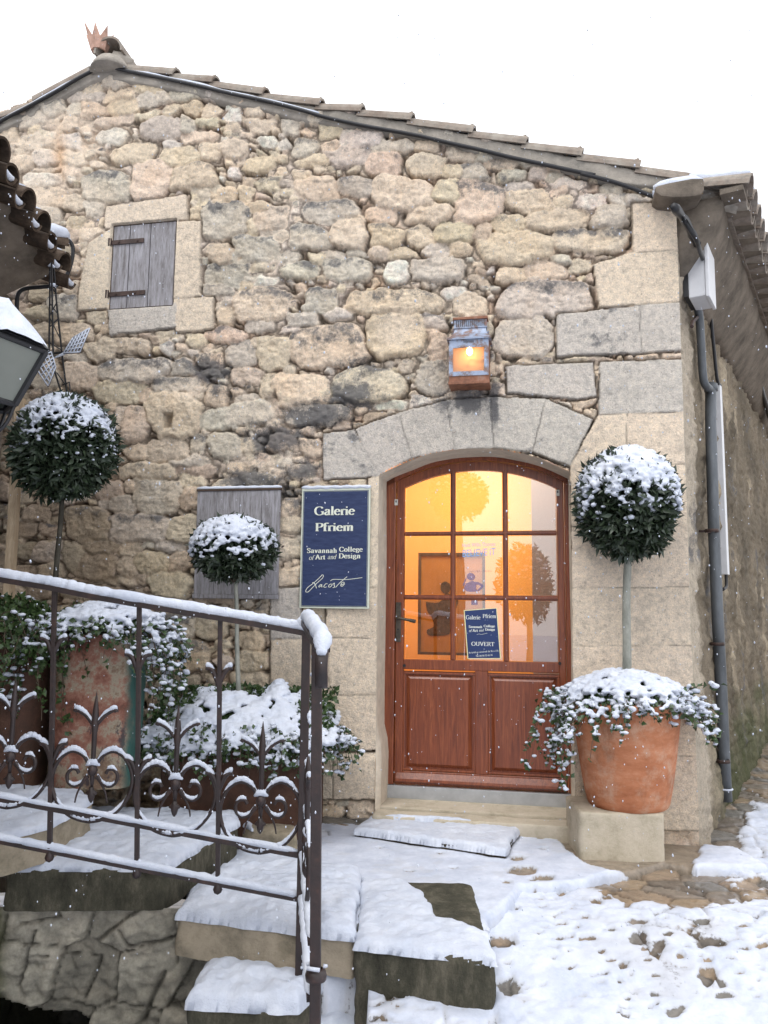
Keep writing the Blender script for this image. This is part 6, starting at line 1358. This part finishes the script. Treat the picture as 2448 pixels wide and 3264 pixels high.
uc_, zc_ = N_(812, 940, .10); v, f = ico(3); mesh_np('bulb', wallp(uc_, zc_, .10)+v*np.array([.019, .019, .026]), f, BULB, lan, True)
m = MB(); m.tube([wallp(uc_, zc_+.022, .10), wallp(uc_, zc_+.06, .10)], .012, 10); m.build('socket', BLACK, lan, True)
m = MB(); m.wbox(ul+.008, ur-.008, zbm+.022, ztm-.01, .0205, .024); m.build('reflector', M_simple('warm white enamel', (.75, .55, .42), .5, .4, .1), lan)
# pagoda roof: concave slopes to a box cap with a slotted gallery
t0 = N_(560, 530, .10)[1]; t1 = N_(530, 430, .10)[1]; t2 = N_(540, 378, .10)[1]; ru0 = N_(545, 540, .10)[0]; ru1 = N_(1098, 540, .10)[0]
rows = []
for k in range(9):
    q = k/8; w = (1-q)**1.9; rows.append((ru0+(ul-.014-ru0)*w, ru1+(ur+.014-ru1)*w, .085+(LD+.016-.085)*w, ztm+(t0-ztm)*q))
V = []; F = []
for (a, b, h, z) in rows: V += [wallp(a, z, .0), wallp(a, z, h), wallp(b, z, h), wallp(b, z, .0)]
for k in range(8):
    for j in range(3): F.append((k*4+j, k*4+j+1, k*4+j+5, k*4+j+4))
F.append((32, 33, 34, 35)); F.append((3, 2, 1, 0)); m = MB(); m.add(V, F); rf_ = m.build('roof', COPB, lan)
m = MB(); m.wbox(ul-.014, ur+.014, ztm-.008, ztm-.001, .0, LD+.016); m.build('eave_strip', COPB, rf_)
m = MB(); m.wbox(ru0-.005, ru1+.005, t0+.001, t1+.016, .0, .09); m.build('gallery', COPB, rf_); m = MB(); m.wbox(ru0-.012, ru1+.012, t1+.017, t2+.014, .0, .10); m.build('cap', COPR, rf_, False, .003)
m = MB()
for k in range(15): a = ru0+.012+(ru1-ru0-.024)*k/14; m.wbox(a-.0022, a+.0022, t0+.010, t1+.012, .0892, .0915)
m.build('vent_slots', BLACK, rf_)
m = MB()
for k in range(11): a = (ul+ur)/2-.030+.06*k/10; m.wbox(a-.0015, a+.0015, ztm-.030, ztm-.014, LD+.0035, LD+.0055)
m.build('vent_slots', BLACK, lan)
# ---------------------------------------------------------------- notice and vinyl lettering on the door panes
def V_(a, b, h=HD-.017): return wall_uz(1400+a/4.423, 1650+b/4.423, h)
HN = HD-.019
nt_ = thing('open_notice', 'small navy OUVERT notice with yellow edge, taped inside the middle lower pane', 'notice', wallp(*V_(600, 1980, HN), HN))
corn = [V_(345, 1305), V_(815, 1270), V_(872, 1990), V_(398, 1992)]
CARD = M_simple('navy card', (.02, .04, .13), .45, .4, .1, 8, 0, 0); YEL = M_simple('yellow card edge', (.75, .72, .40), .5, .3, .05, 8, 0, 0)
def quadp(cs, h0, h1): return [wallp(u, z, h0) for u, z in cs], [wallp(u, z, h1) for u, z in cs]
def plate(cs, h0, h1, name, mat, par):
    m = MB(); m.prism([wallp(u, z, h0) for u, z in cs], ND*(h1-h0)); return m.build(name, mat, par)
plate(corn, HN-.0002, HN+.0006, 'card_edge', YEL, nt_)
cs = np.array(corn); cen = cs.mean(0); ins = [tuple(cen+(c-cen)*np.array([.945, .97])) for c in cs]; plate(ins, HN+.0006, HN+.0012, 'card', CARD, nt_)
LET = M_simple('pale lettering', (.75, .78, .72), .5, .3, .03, 8, 0, 0)
t = MB(); HT = HN+.0016
wall_text(t, 'Galerie', (378, 1440), (580, 1425), (400, 1378), HT, V_, thick=.14, thin=.07); wall_text(t, 'Pfriem', (612, 1422), (802, 1405), (630, 1362), HT, V_, thick=.14, thin=.07)
wall_text(t, 'Savannah', (416, 1560), (606, 1550), (430, 1522), HT, V_, thick=.19, thin=.09); wall_text(t, 'College', (628, 1548), (785, 1540), (640, 1512), HT, V_, thick=.19, thin=.09)
wall_text(t, 'of', (420, 1612), (455, 1610), (440, 1575), HT, V_, thick=.12, thin=.08, slant=.2); wall_text(t, 'Art', (470, 1610), (545, 1606), (500, 1572), HT, V_, thick=.19, thin=.09)
wall_text(t, 'and', (560, 1606), (625, 1602), (620, 1570), HT, V_, thick=.12, thin=.08, slant=.2); wall_text(t, 'Design', (645, 1596), (785, 1588), (660, 1560), HT, V_, thick=.19, thin=.09)
wall_text(t, 'OUVERT', (455, 1818), (778, 1795), (480, 1752), HT, V_, thick=.14, thin=.07)
t.build('lettering', LET, nt_)
def sans(name, txt, pl, pr, capz, h, mapf, mat, par, bold=0.0):
    c = bpy.data.curves.new('tmp', 'FONT'); c.body = txt; c.offset = bold; o = bpy.data.objects.new('tmp', c); COL.objects.link(o)
    me = bpy.data.meshes.new_from_object(o.evaluated_get(bpy.context.evaluated_depsgraph_get())); bpy.data.objects.remove(o)
    v = np.empty(len(me.vertices)*3, np.float32); me.vertices.foreach_get('co', v); v = v.reshape(-1, 3).astype(float); x0, x1 = v[:, 0].min(), v[:, 0].max()
    (ua, za), (ub, zb_) = mapf(*pl, h), mapf(*pr, h); cap = abs(mapf(*capz, h)[1]-za); fx = (v[:, 0]-x0)/(x1-x0)
    W_ = WO+np.outer(ua+fx*(ub-ua), UD)+np.outer(za+fx*(zb_-za)+v[:, 1]/.70*cap, ZA)+ND*h
    F = [list(p.vertices) for p in me.polygons]; m = MB(); m.add(W_, F); bpy.data.meshes.remove(me); return m.build(name, mat, par)
sans('small_print', 'du lundi au vendredi de 9h à 17h', (415, 1915), (835, 1888), (420, 1890), HT, V_, LET, nt_); sans('small_print', 'Tél. 04 90 75 66 34', (515, 1965), (750, 1948), (520, 1940), HT, V_, LET, nt_)
m = MB(); stroke_poly(m, [V_(530, 1650, HT), V_(560, 1640, HT), V_(600, 1645, HT), V_(680, 1628, HT)], lambda a, b: wallp(a, b, HT), .002, .0015); m.build('script_line', LET, nt_)
vin = thing('window_lettering', 'pale blue exhibition lettering and figure stuck on the middle pane of the door', 'lettering', wallp(*V_(560, 540, HN), HN))
VIN = bpy.data.materials.new('blue film'); VIN.use_nodes = True; b = VIN.node_tree.nodes['Principled BSDF']; b.inputs['Base Color'].default_value = (.28, .48, .80, 1); b.inputs['Alpha'].default_value = .85; b.inputs['Roughness'].default_value = .6
VIN2 = VIN.copy(); VIN2.node_tree.nodes['Principled BSDF'].inputs['Alpha'].default_value = .42; VIN2.node_tree.nodes['Principled BSDF'].inputs['Base Color'].default_value = (.20, .22, .42, 1)
sans('name_line', 'Hank Willis Thomas:', (325, 415), (795, 395), (330, 362), HN, V_, VIN, vin, .004); sans('title_line', 'BELIEVE iT', (330, 555), (795, 525), (340, 455), HN, V_, VIN, vin, .012); sans('date_line', 'JANVIER – MARS', (420, 775), (735, 765), (430, 748), HN, V_, VIN2, vin)
for nm, q in (('figure_head', [(445, 780), (480, 790), (507, 830), (495, 865), (470, 885), (425, 880), (392, 850), (390, 810), (412, 785)]), ('figure_body', [(425, 905), (470, 890), (500, 905), (560, 912), (630, 965), (560, 1035), (540, 1020), (585, 968), (530, 945), (520, 1000), (540, 1040), (400, 1042), (350, 990), (385, 925), (345, 960), (335, 940), (375, 850), (385, 860), (365, 930)])):
    m = MB(); P = bez([np.array([*V_(x, y, HN), 0.]) for x, y in q+[q[0]]], 3)[:-1]; m.prism([wallp(p[0], p[1], HN) for p in P], ND*.0006); m.build(nm, VIN2, vin)
m = MB(); m.wbox(V_(450, 1180)[0], V_(540, 1180)[0], V_(500, 1230)[1], V_(500, 1165)[1], HN, HN+.0006); m.build('figure_foot', VIN2, vin)
# ---------------------------------------------------------------- cables
def R1(a, b): return (a/1.3554, b/1.3554)
cp = [R1(*p) for p in ((-260, 680), (-120, 600), (0, 525), (120, 462), (240, 397), (350, 331), (430, 295), (480, 291), (560, 308), (720, 341), (860, 371), (1000, 405), (1150, 437), (1300, 475), (1400, 505), (1500, 528))]
cp += [(900+a/1.508, 200+b/1.508) for a, b in ((420, 308), (500, 322), (650, 350), (800, 385), (950, 418), (1100, 455), (1250, 487), (1400, 520), (1500, 540))]
cp += [(1224+a/1.3554, 400+b/1.3554) for a, b in ((850, 207), (1000, 246), (1150, 302), (1235, 342))]
cbl = thing('gable_cable', 'thick black cable following the roof line across the gable', 'cable', wallp(*wall_uz(1224, 390, .045), .045))
cw = [wallp(*wall_uz(x, y, .052), .052) for x, y in cp]; cw2 = bez(cw, 4); m = MB()
tail = [side_hit(1224+a/1.3554, 400+b/1.3554, o) for a, b, o in ((1275, 372, .06), (1300, 412, .14), (1350, 495, .17), (1385, 600, .13))]
m.tube(cw2+[t for t in tail], .0135, 8); m.build('sheath', BLACK, cbl, True)
s = MB(); n = len(cw2); seg = cw2[:int(n*.50)]
rr = [max(.001, .010*(.5+fbm(np.array([i*.23]), np.array([.3]), 701, 3)[0]*1.6)) for i in range(len(seg))]
s.tube([p+ZA*.013 for p in seg], rr, 6); s.build('snow', SNOW, cbl, True)
def T5(a, b, y): return at_y(a/2.764, 500+b/2.764, y)
c2 = thing('looped_cable', 'black cable looping down from the neighbouring tiles to the left of the shutter', 'cable', T5(600, 800, 5.2))
P = bez([T5(*p, y) for p, y in (((300, 640), 4.9), ((400, 655), 5.0), ((490, 680), 5.15), ((590, 725), 5.27), ((640, 790), 5.3), ((635, 900), 5.3), ((590, 1040), 5.3), ((500, 1130), 5.27), ((380, 1145), 5.25), ((230, 1160), 5.25), ((165, 1200), 5.25), ((150, 1280), 5.25), ((148, 1400), 5.25))], 5)
m = MB(); m.tube(P, .014, 8); m.build('sheath', BLACK, c2, True); s = MB(); snow_line(s, P[6:24], .014, .9, random, .4); s.build('snow', SNOW, c2, True)
# ---------------------------------------------------------------- things on the side wall
ZINC = NT('grey zinc pipe', .55, spec=.5); c_ = ZINC.ramp(ZINC.noise(5, 6, .7, (1, 1, .3)), [(.3, (.05, .055, .06)), (.55, (.12, .13, .14)), (.75, (.20, .20, .20))]); ZINC.col(c_); ZINC.b.inputs['Metallic'].default_value = .35; ZINC = ZINC.m
def on_side(a, b, s=PX, x0=1700, y0=1350, off=.06): return side_hit(x0+a/s, y0+b/s, off)
dp = thing('downpipe', 'dark grey zinc downpipe with rusty clips at the corner right of the door', 'pipe', on_side(965, 1900))
P = [side_hit(2263, 1225, .07), on_side(890, 10, off=.07), on_side(905, 540, off=.07), on_side(925, 1000, off=.07), on_side(943, 1350, off=.07), on_side(955, 1650, off=.07), on_side(968, 1900, off=.07)]
x_ = np.mean([p[0] for p in P]); s_dist = np.mean([(p-CORN)@SD for p in P]); zt_, zb_ = P[0][2], -.02+P[-1][2]
base = sidep(s_dist, 0, .075)
pp = [sidep((p-CORN)@SD, p[2], .075) for p in P]
m = MB(); m.tube(pp, .036, 16); m.build('pipe', ZINC, dp, True)
for (a, b) in ((900, 540), (928, 1110), (955, 1700)):
    c = on_side(a, b, off=.075); m = MB(); m.lathe(c-ZA*.01, [(.037, 0), (.042, 0), (.042, .02), (.037, .02)], 18); m.tube([c-SN*.03, c-SN*.09], .008, 6); m.build('clip', IRON, dp, True)
m = MB(); m.lathe(pp[0]-ZA*.05, [(.036, 0), (.043, .0), (.043, .05), (.036, .05)], 16); m.build('pipe_collar', ZINC, dp, True)
s = MB(); c = on_side(968, 1840, off=.075); s.tube([c+np.array([math.cos(a)*.040, math.sin(a)*.040, 0]) for a in np.linspace(PI*1.0, PI*2.1, 10)], .006, 6); s.build('snow_ring', SNOW, dp, True)
R6 = (3.161, 2050, 500)
def O6(a, b, off): return side_hit(R6[1]+a/R6[0], R6[2]+b/R6[0], off)
up = thing('upper_pipe', 'dark crooked drain pipe between the white box and the zinc downpipe', 'pipe', O6(560, 1900, .06))
P = [O6(520, 1400, .05), O6(545, 1500, .06), O6(570, 1650, .06), O6(585, 1900, .06), O6(610, 2250, .06), side_hit(2262, 1240, .075)]; m = MB(); m.tube(bez(P, 4), .026, 12); m.build('pipe', ZINC, up, True)
m = MB(); m.tube([O6(600, 1560, .04), O6(500, 1660, .06), O6(490, 1710, .07)], .012, 6); m.build('bracket', IRON, up)
jb = thing('junction_box', 'white plastic junction box high on the corner under the eaves', 'box', O6(560, 1150, .0))
PLA = M_simple('off white plastic', (.55, .55, .56), .45, .4, .06, 10, 0, .05)
ctr = O6(540, 1150, .09); s0 = (ctr-CORN)@SD; zt_, zb_ = O6(540, 800, .13)[2], O6(540, 1330, .13)[2]
def sbox(mb, s0, s1, z0, z1, o0, o1): return mb.frame_box(CORN, SD, ZA, SN, s0, s1, z0, z1, o0, o1)
sA = (O6(430, 1100, .16)-CORN)@SD
m = MB(); sbox(m, s0-.08, s0+.17, zb_+.03, zt_, .05, .15); m.build('body', PLA, jb, False, .008)
m = MB(); sbox(m, s0-.088, s0+.178, zb_+.02, zt_+.01, .151, .172); m.build('lid', PLA, jb, False, .006)
m = MB(); sbox(m, s0-.085, s0+.175, zb_+.04, zt_-.01, .02, .05); m.build('backplate', BLACK, jb)
cd = thing('white_conduit', 'slim white cable trunking on the side wall behind the downpipe', 'conduit', on_side(955, 400, off=.02))
cA, cB = on_side(935, -190, off=.03), on_side(967, 760, off=.03); sa = (cA-CORN)@SD; sb_ = (cB-CORN)@SD; sm = (sa+sb_)/2
m = MB(); sbox(m, sm-.05, sm+.05, cB[2], cA[2], .006, .048); m.build('trunking', PLA, cd, False, .004)
m = MB(); m.tube(bez([sidep(sm, cB[2]+.02, .03), sidep(sm+.0, cB[2]-.05, .03), sidep(sm-.03, cB[2]-.09, .03), sidep(sm-.10, cB[2]-.11, .02)], 5), .012, 8); m.build('cable_tail', BLACK, cd, True)
vc = thing('hanging_cable', 'thin black cable running down from the white box to the conduit', 'cable', O6(700, 1700, .03))
m = MB(); m.tube(bez([O6(670, 1480, .06), O6(690, 1700, .04), O6(715, 1950, .04), O6(745, 2240, .04), cA+SN*.01], 4), .012, 8); m.build('sheath', BLACK, vc, True)
ec = thing('eaves_cable', 'thick black cable bundle drooping below the eaves along the alley wall', 'cable', O6(900, 1500, .1))
m = MB(); m.tube(bez([O6(*p, .12) for p in ((310, 500), (420, 640), (520, 830), (600, 980), (720, 1230), (800, 1330), (870, 1500), (980, 1680), (1060, 1950), (1180, 2300), (1300, 2700))], 4), [.020+.008*math.sin(i*1.1)**2 for i in range(41)], 8); m.build('sheath', BLACK, ec, True)
# ---------------------------------------------------------------- neighbouring house on the left: wall, eaves with canal tiles
nb = thing('neighbour_house', 'house at the left edge with snow dusted canal tile eaves seen from below', 'house', (-3.2, 3.5, 0))
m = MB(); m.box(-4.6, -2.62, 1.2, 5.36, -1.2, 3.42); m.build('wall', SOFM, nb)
EX = -2.16; zE = lambda y: 3.745-.235*(y-4.2)
m = MB(); m.add([(EX-.10, 1.0, zE(1.0)-.03), (EX-.10, 5.12, zE(5.12)-.03), (-2.64, 5.12, zE(5.12)-.22), (-2.64, 1.0, zE(1.0)-.22), (EX-.10, 1.0, zE(1.0)), (EX-.10, 5.12, zE(5.12)), (-2.64, 5.12, zE(5.12)+.1), (-2.64, 1.0, zE(1.0)+.1)],
    [(0, 1, 2, 3), (7, 6, 5, 4), (0, 4, 5, 1), (1, 5, 6, 2), (2, 6, 7, 3), (3, 7, 4, 0)]); m.build('soffit', SOFM, nb)
TL_ = NT('mossy clay tile', .85, spec=.2); c_ = TL_.ramp(TL_.noise(9, 7, .7), [(.3, (.025, .02, .016)), (.5, (.06, .042, .03)), (.68, (.12, .085, .06)), (.8, (.07, .07, .045))]); TL_.col(c_); TL_.bump(TL_.noise(60, 5, .7), .5, .005); TL_ = TL_.m
rt = MB(); rsn = MB(); y = 1.1; k = 0
while y < 5.2:
    zz = zE(y); a = np.array([EX+.02*math.sin(k*2.1), y, zz+.01]); b = np.array([EX-1.4, y, zz+.46]); tile_tube(rt, b, a, .082, .096, ZA, .014, PI, 10, 3); tile_tube(rt, b-ZA*.02, a-ZA*.045+np.array([.03, .09, 0]), .08, .08, -ZA, .014, PI*.9, 8, 2)
    if y > 3.2:
        c = a+np.array([.005, .095, -.035]); q = [c+np.array([.0, math.cos(t)*.055, math.sin(t)*.042]) for t in np.linspace(PI*1.12, PI*1.88, 7)]; rsn.tube(q, [.006, .014, .018, .020, .018, .014, .006], 8)
        q = [a*(1-t)+b*t+ZA*(.092+.01*t) for t in np.linspace(.02, .9, 6)]; rsn.tube(q, [.02, .035, .045, .05, .05, .04], 8)
    y += .19; k += 1
r_ = rt.build('roof', TL_, nb); rsn.build('roof_snow', SNOW, r_, True)
# small tile capped ledge with snow beside the eaves
sl = thing('tile_ledge', 'snowy clay ledge stone jutting beside the looped cable', 'ledge', T5(500, 760, 5.15))
a = T5(380, 740, 5.05); b = T5(590, 800, 5.2); m = MB(); tile_tube(m, a-UD*.1, b, .075, .07, ZA+ND*.3, .014, PI, 10, 3); m.build('tile', TL_, sl)
m = MB(); m.wbox(*(lambda u, z: (u-.22, u+.02, z-.07, z-.01))(*wall_uz(590/2.764, 500+800/2.764, .0)), .0, .14); m.build('stone', PALE, sl, False, .01)
s = MB(); s.tube([a-UD*.08+ZA*.085, a*.6+b*.4+ZA*.09, a*.2+b*.8+ZA*.085, b+ZA*.072], [.03, .05, .05, .03], 10); s.build('snow', SNOW, sl, True)
# ---------------------------------------------------------------- street lantern
sl_ = thing('street_lantern', 'large dark street lantern with frosted glass and snowy roof at the left edge', 'lantern', at_y(-60, 1150, 2.25))
ax = at_y(-62, 1100, 2.25); zt_ = at_y(152, 1120, 2.27)[2]; R0 = .18; DIRN = M_simple('black lantern iron', (.02, .02, .022), .45, .5, .2, 20, .3, .1)
LG = M_simple('milky lantern glass', (.15, .16, .14), .35, .5, .1, 5, 0, 0)
zmid = at_y(27, 1223, 2.08)[2]; hexa = lambda R, z, o=math.radians(8): [np.array([ax[0]+R*math.cos(o+PI/3*k), ax[1]+R*math.sin(o+PI/3*k), z]) for k in range(6)]
T_, B_, A_ = hexa(R0, zt_), hexa(.105, zmid-.01), hexa(.05, zt_+.155)
for k in range(6):
    m = MB(); m.tube([T_[k], B_[k]], .012, 6); m.build('corner_bar', DIRN, sl_); j = (k+1) % 6
    m = MB(); m.prism([T_[k], T_[j], B_[j], B_[k]], (ax-(T_[k]+T_[j])/2)*.02); m.build('glass_pane', LG, sl_)
m = MB(); m.tube(T_+[T_[0]], .009, 6); m.tube(B_+[B_[0]], .009, 6); m.build('rings', DIRN, sl_)
m = MB(); TT = hexa(R0+.012, zt_+.008); m.add(TT+A_, [(k, (k+1) % 6, 6+(k+1) % 6, 6+k) for k in range(6)]+[tuple(range(6)), tuple(range(11, 5, -1))]); rf_ = m.build('roof', DIRN, sl_)
m = MB()
for k in (5, 0, 1, 4): 
    j = (k+1) % 6; a, b, c, d = TT[k]*.93+TT[j]*.07, TT[k]*.07+TT[j]*.93, A_[j], A_[k]; nrm = np.cross(b-a, d-a); nrm /= np.linalg.norm(nrm); nrm *= np.sign(nrm[2])
    nn = 10; V = []; F = []
    for i in range(nn+1):
        for q in range(nn+1):
            s_, t_ = i/nn, q/nn; p = (a*(1-s_)+b*s_)*(1-t_)+(d*(1-s_)+c*s_)*t_; e_ = min(s_, 1-s_, t_+.04, 1-t_)
            V.append(p+nrm*(.001+.020*min(1, e_*5)**.5*(1+.5*float(vnoise(np.array(s_*4+k), np.array(t_*4), 711)))))
    for i in range(nn):
        for q in range(nn): F.append((i*(nn+1)+q, (i+1)*(nn+1)+q, (i+1)*(nn+1)+q+1, i*(nn+1)+q+1))
    m.add(V, F)
m.build('snow', SNOW, rf_, True)
m = MB(); cB = np.array([ax[0], ax[1], zmid-.14]); 
for k in range(6): m.tube(bez([B_[k], (B_[k]+cB)/2+(B_[k]-np.array([ax[0], ax[1], zmid]))*.25, cB], 5), .006, 6)
m.build('basket', DIRN, sl_, True)
m = MB(); m.tube(bez([cB, cB+np.array([-.2, .1, -.05]), np.array([-1.6, 3.0, zmid-.1]), np.array([-2.62, 4.0, zmid])], 6), .014, 8); m.build('bracket', DIRN, sl_, True)
# ---------------------------------------------------------------- little iron windmill on its lattice mast
wm = thing('iron_windmill', 'slender lattice iron windmill ornament with two snowy sails above the left topiary', 'ornament', T5(590, 2070, 4.95))
YW = 4.95
def wt(pts, r, name, par=wm, y=YW, n=6):
    m = MB(); m.tube([T5(a, b, y+(c if c else 0)) for a, b, c in pts], r, n); return m.build(name, DIRN, par)
legs = [[(440, 930, 0), (440, 1150, 0), (432, 1720, 0)], [(470, 930, .02), (500, 1300, .02), (548, 1750, .02), (598, 2150, .02)], [(455, 930, -.03), (470, 1850, -.03), (562, 2150, -.03)]]
for l in legs: wt(l, .0065, 'mast_leg')
for a, b, c, d in ((440, 1100, 480, 1190), (480, 1100, 440, 1190), (440, 1290, 505, 1380), (495, 1290, 440, 1400), (436, 1500, 520, 1420), (440, 1420, 530, 1600), (440, 1640, 540, 1700), (500, 1900, 570, 2000)): wt([(a, b, 0), (c, d, .01)], .004, 'brace')
arm = wt([(270, 1745, 0), (430, 1735, 0), (560, 1722, 0), (640, 1660, .02), (792, 1515, .05)], .007, 'sail_arm')
def lattice(q, nu, nv, nm):
    q = [T5(a, b, YW-.03) for a, b in q]; m = MB(); s = MB()
    for i in range(nu+1): t = i/nu; P = [q[0]*(1-t)+q[1]*t, q[3]*(1-t)+q[2]*t]; m.tube(P, .004, 5); s.tube([p+ZA*.004-np.array([0, .004, 0]) for p in P], .0046, 5)
    for j in range(nv+1): t = j/nv; P = [q[0]*(1-t)+q[3]*t, q[1]*(1-t)+q[2]*t]; m.tube(P, .004, 5); s.tube([p+ZA*.004-np.array([0, .004, 0]) for p in P], .0046, 5)
    o = m.build('sail', DIRN, wm); s.build('snow', SNOW, o, True)
lattice([(645, 1600), (792, 1515), (705, 1725), (560, 1735)], 5, 5, 'sail'); lattice([(268, 1790), (455, 1725), (492, 1860), (425, 2025)], 5, 5, 'sail')
s = MB(); s.tube([T5(470, 1775, YW-.03), T5(560, 1735, YW-.02), T5(640, 1655, YW-.02)], [.004, .010, .007], 6); s.build('snow', SNOW, wm, True); s = MB(); s.tube([T5(425, 965, YW-.02), T5(450, 950, YW-.02), T5(480, 972, YW-.02)], [.005, .014, .008], 6); s.build('snow', SNOW, wm, True); s = MB(); s.tube([T5(448, 1125, YW-.02), T5(485, 1130, YW-.02)], .012, 6); s.build('snow', SNOW, wm, True)
wt([(550, 2010, -.02), (612, 1985, -.02), (618, 2060, -.02)], .005, 'foot_rail'); br_ = MB(); br_.tube([T5(590, 2100, YW), T5(590, 2105, 5.35)], .01, 6); br_.build('wall_bracket', DIRN, wm)
# ---------------------------------------------------------------- pale timber post
tp = thing('timber_post', 'pale squared timber post leaning against the wall at the left edge', 'post', at_y(25, 1990, 4.9))
m = MB(); a, b = at_y(66, 1270, 5.0), at_y(18, 2060, 4.8); X = np.array([1., 0, 0]); Yv = np.array([0, 1., 0]); w = .026
m.add([p+X*sx*w+Yv*sy*w for p in (b, a) for sx, sy in ((-1, -1), (1, -1), (1, 1), (-1, 1))], [(0, 1, 2, 3), (7, 6, 5, 4), (0, 4, 5, 1), (1, 5, 6, 2), (2, 6, 7, 3), (3, 7, 4, 0)])
TIM = NT('pale timber', .8, spec=.2); c_ = TIM.ramp(TIM.noise(7, 7, .75, (6, 6, .5)), [(.3, (.26, .19, .12)), (.6, (.46, .36, .25)), (.75, (.55, .45, .33))]); TIM.col(c_); m.build('post', TIM.m, tp, False, .004)
# ---------------------------------------------------------------- across the street, seen only as reflections in the panes
op = thing('opposite_house', 'plain stone house across the street, mirrored dark in the left door panes', 'house', (-4.4, -4.0, 0))
m = MB(); m.box(-9, -3.1, -7.0, -3.0, -.4, 5.6); m.build('wall', SOFM, op); m = MB(); m.prism([(-9.2, -7.2, 5.6), (-2.95, -7.2, 5.6), (-2.95, -5, 6.6), (-9.2, -5, 6.6)], (0, 0, .12)); m.prism([(-9.2, -2.8, 5.6), (-2.95, -2.8, 5.6), (-2.95, -5, 6.6), (-9.2, -5, 6.6)], (0, 0, .12)); m.build('roof', TILE, op)
def shrub(name, label, c, rad, seed, n=2600, trunk=None):
    rs = np.random.RandomState(seed); c = np.array(c, float); o = thing(name, label, 'tree', (c[0], c[1], -.2)); d = fib(n, rs); C = c+d*np.array(rad)*((rs.rand(n)**.4)*(1+.25*fbm(d[:, 0]*2, d[:, 1]*2+d[:, 2], seed % 50, 3)))[:, None]
    leaf_mesh('crown', C, d, .11, OLIVE, o, rs, .4); k = rs.rand(n) < .15; clump_mesh('snow', C[k & (d[:, 2] > 0)]+ZA*.03, np.full((k & (d[:, 2] > 0)).sum(), .035), o, rs, 0, .6, None, 1)
    t = MB(); t.tube([(c[0], c[1], -.3), (c[0]+.05, c[1], c[2]*.5), tuple(c)], [.06, .05, .03], 8); t.build('trunk', BARK, o, True); return o
shrub('street_tree', 'round snowy shrub tree across the street, mirrored in the right door panes', (-.62, -2.2, 1.75), (.42, .42, .62), 801)
shrub('street_tree', 'tall tree at the corner of the opposite house, mirrored in the upper panes', (-1.75, -2.3, 3.2), (.45, .4, .42), 802)
# ---------------------------------------------------------------- falling snow
rsf = np.random.RandomState(900); n = 6000; Y = 1.3+5.2*rsf.rand(n)**.8; PXs = rsf.uniform(-150, 2600, n); PYs = rsf.uniform(-100, 3000, n)
Cf = np.stack([(PXs-1224)/F_PX*Y*1.1, Y, 1.29+(1944-PYs)/F_PX*Y*1.05], 1); ok = (Cf[:, 1] < 5.0-.194*Cf[:, 0]) & (Cf[:, 2] > .1); Cf = Cf[ok]; v, f = ico(1); v = v[:]; V = []; F = []
for i, c in enumerate(Cf):
    r = rsf.uniform(.0009, .0025); V.append(c+v*r*np.array([.8, .8, 1.3])+rsf.normal(size=v.shape)*r*.15); F.append(f+len(v)*i)
fl = mesh_np('falling_snow', np.concatenate(V), np.concatenate(F), SNOW, None, True); tag(fl, kind='stuff')
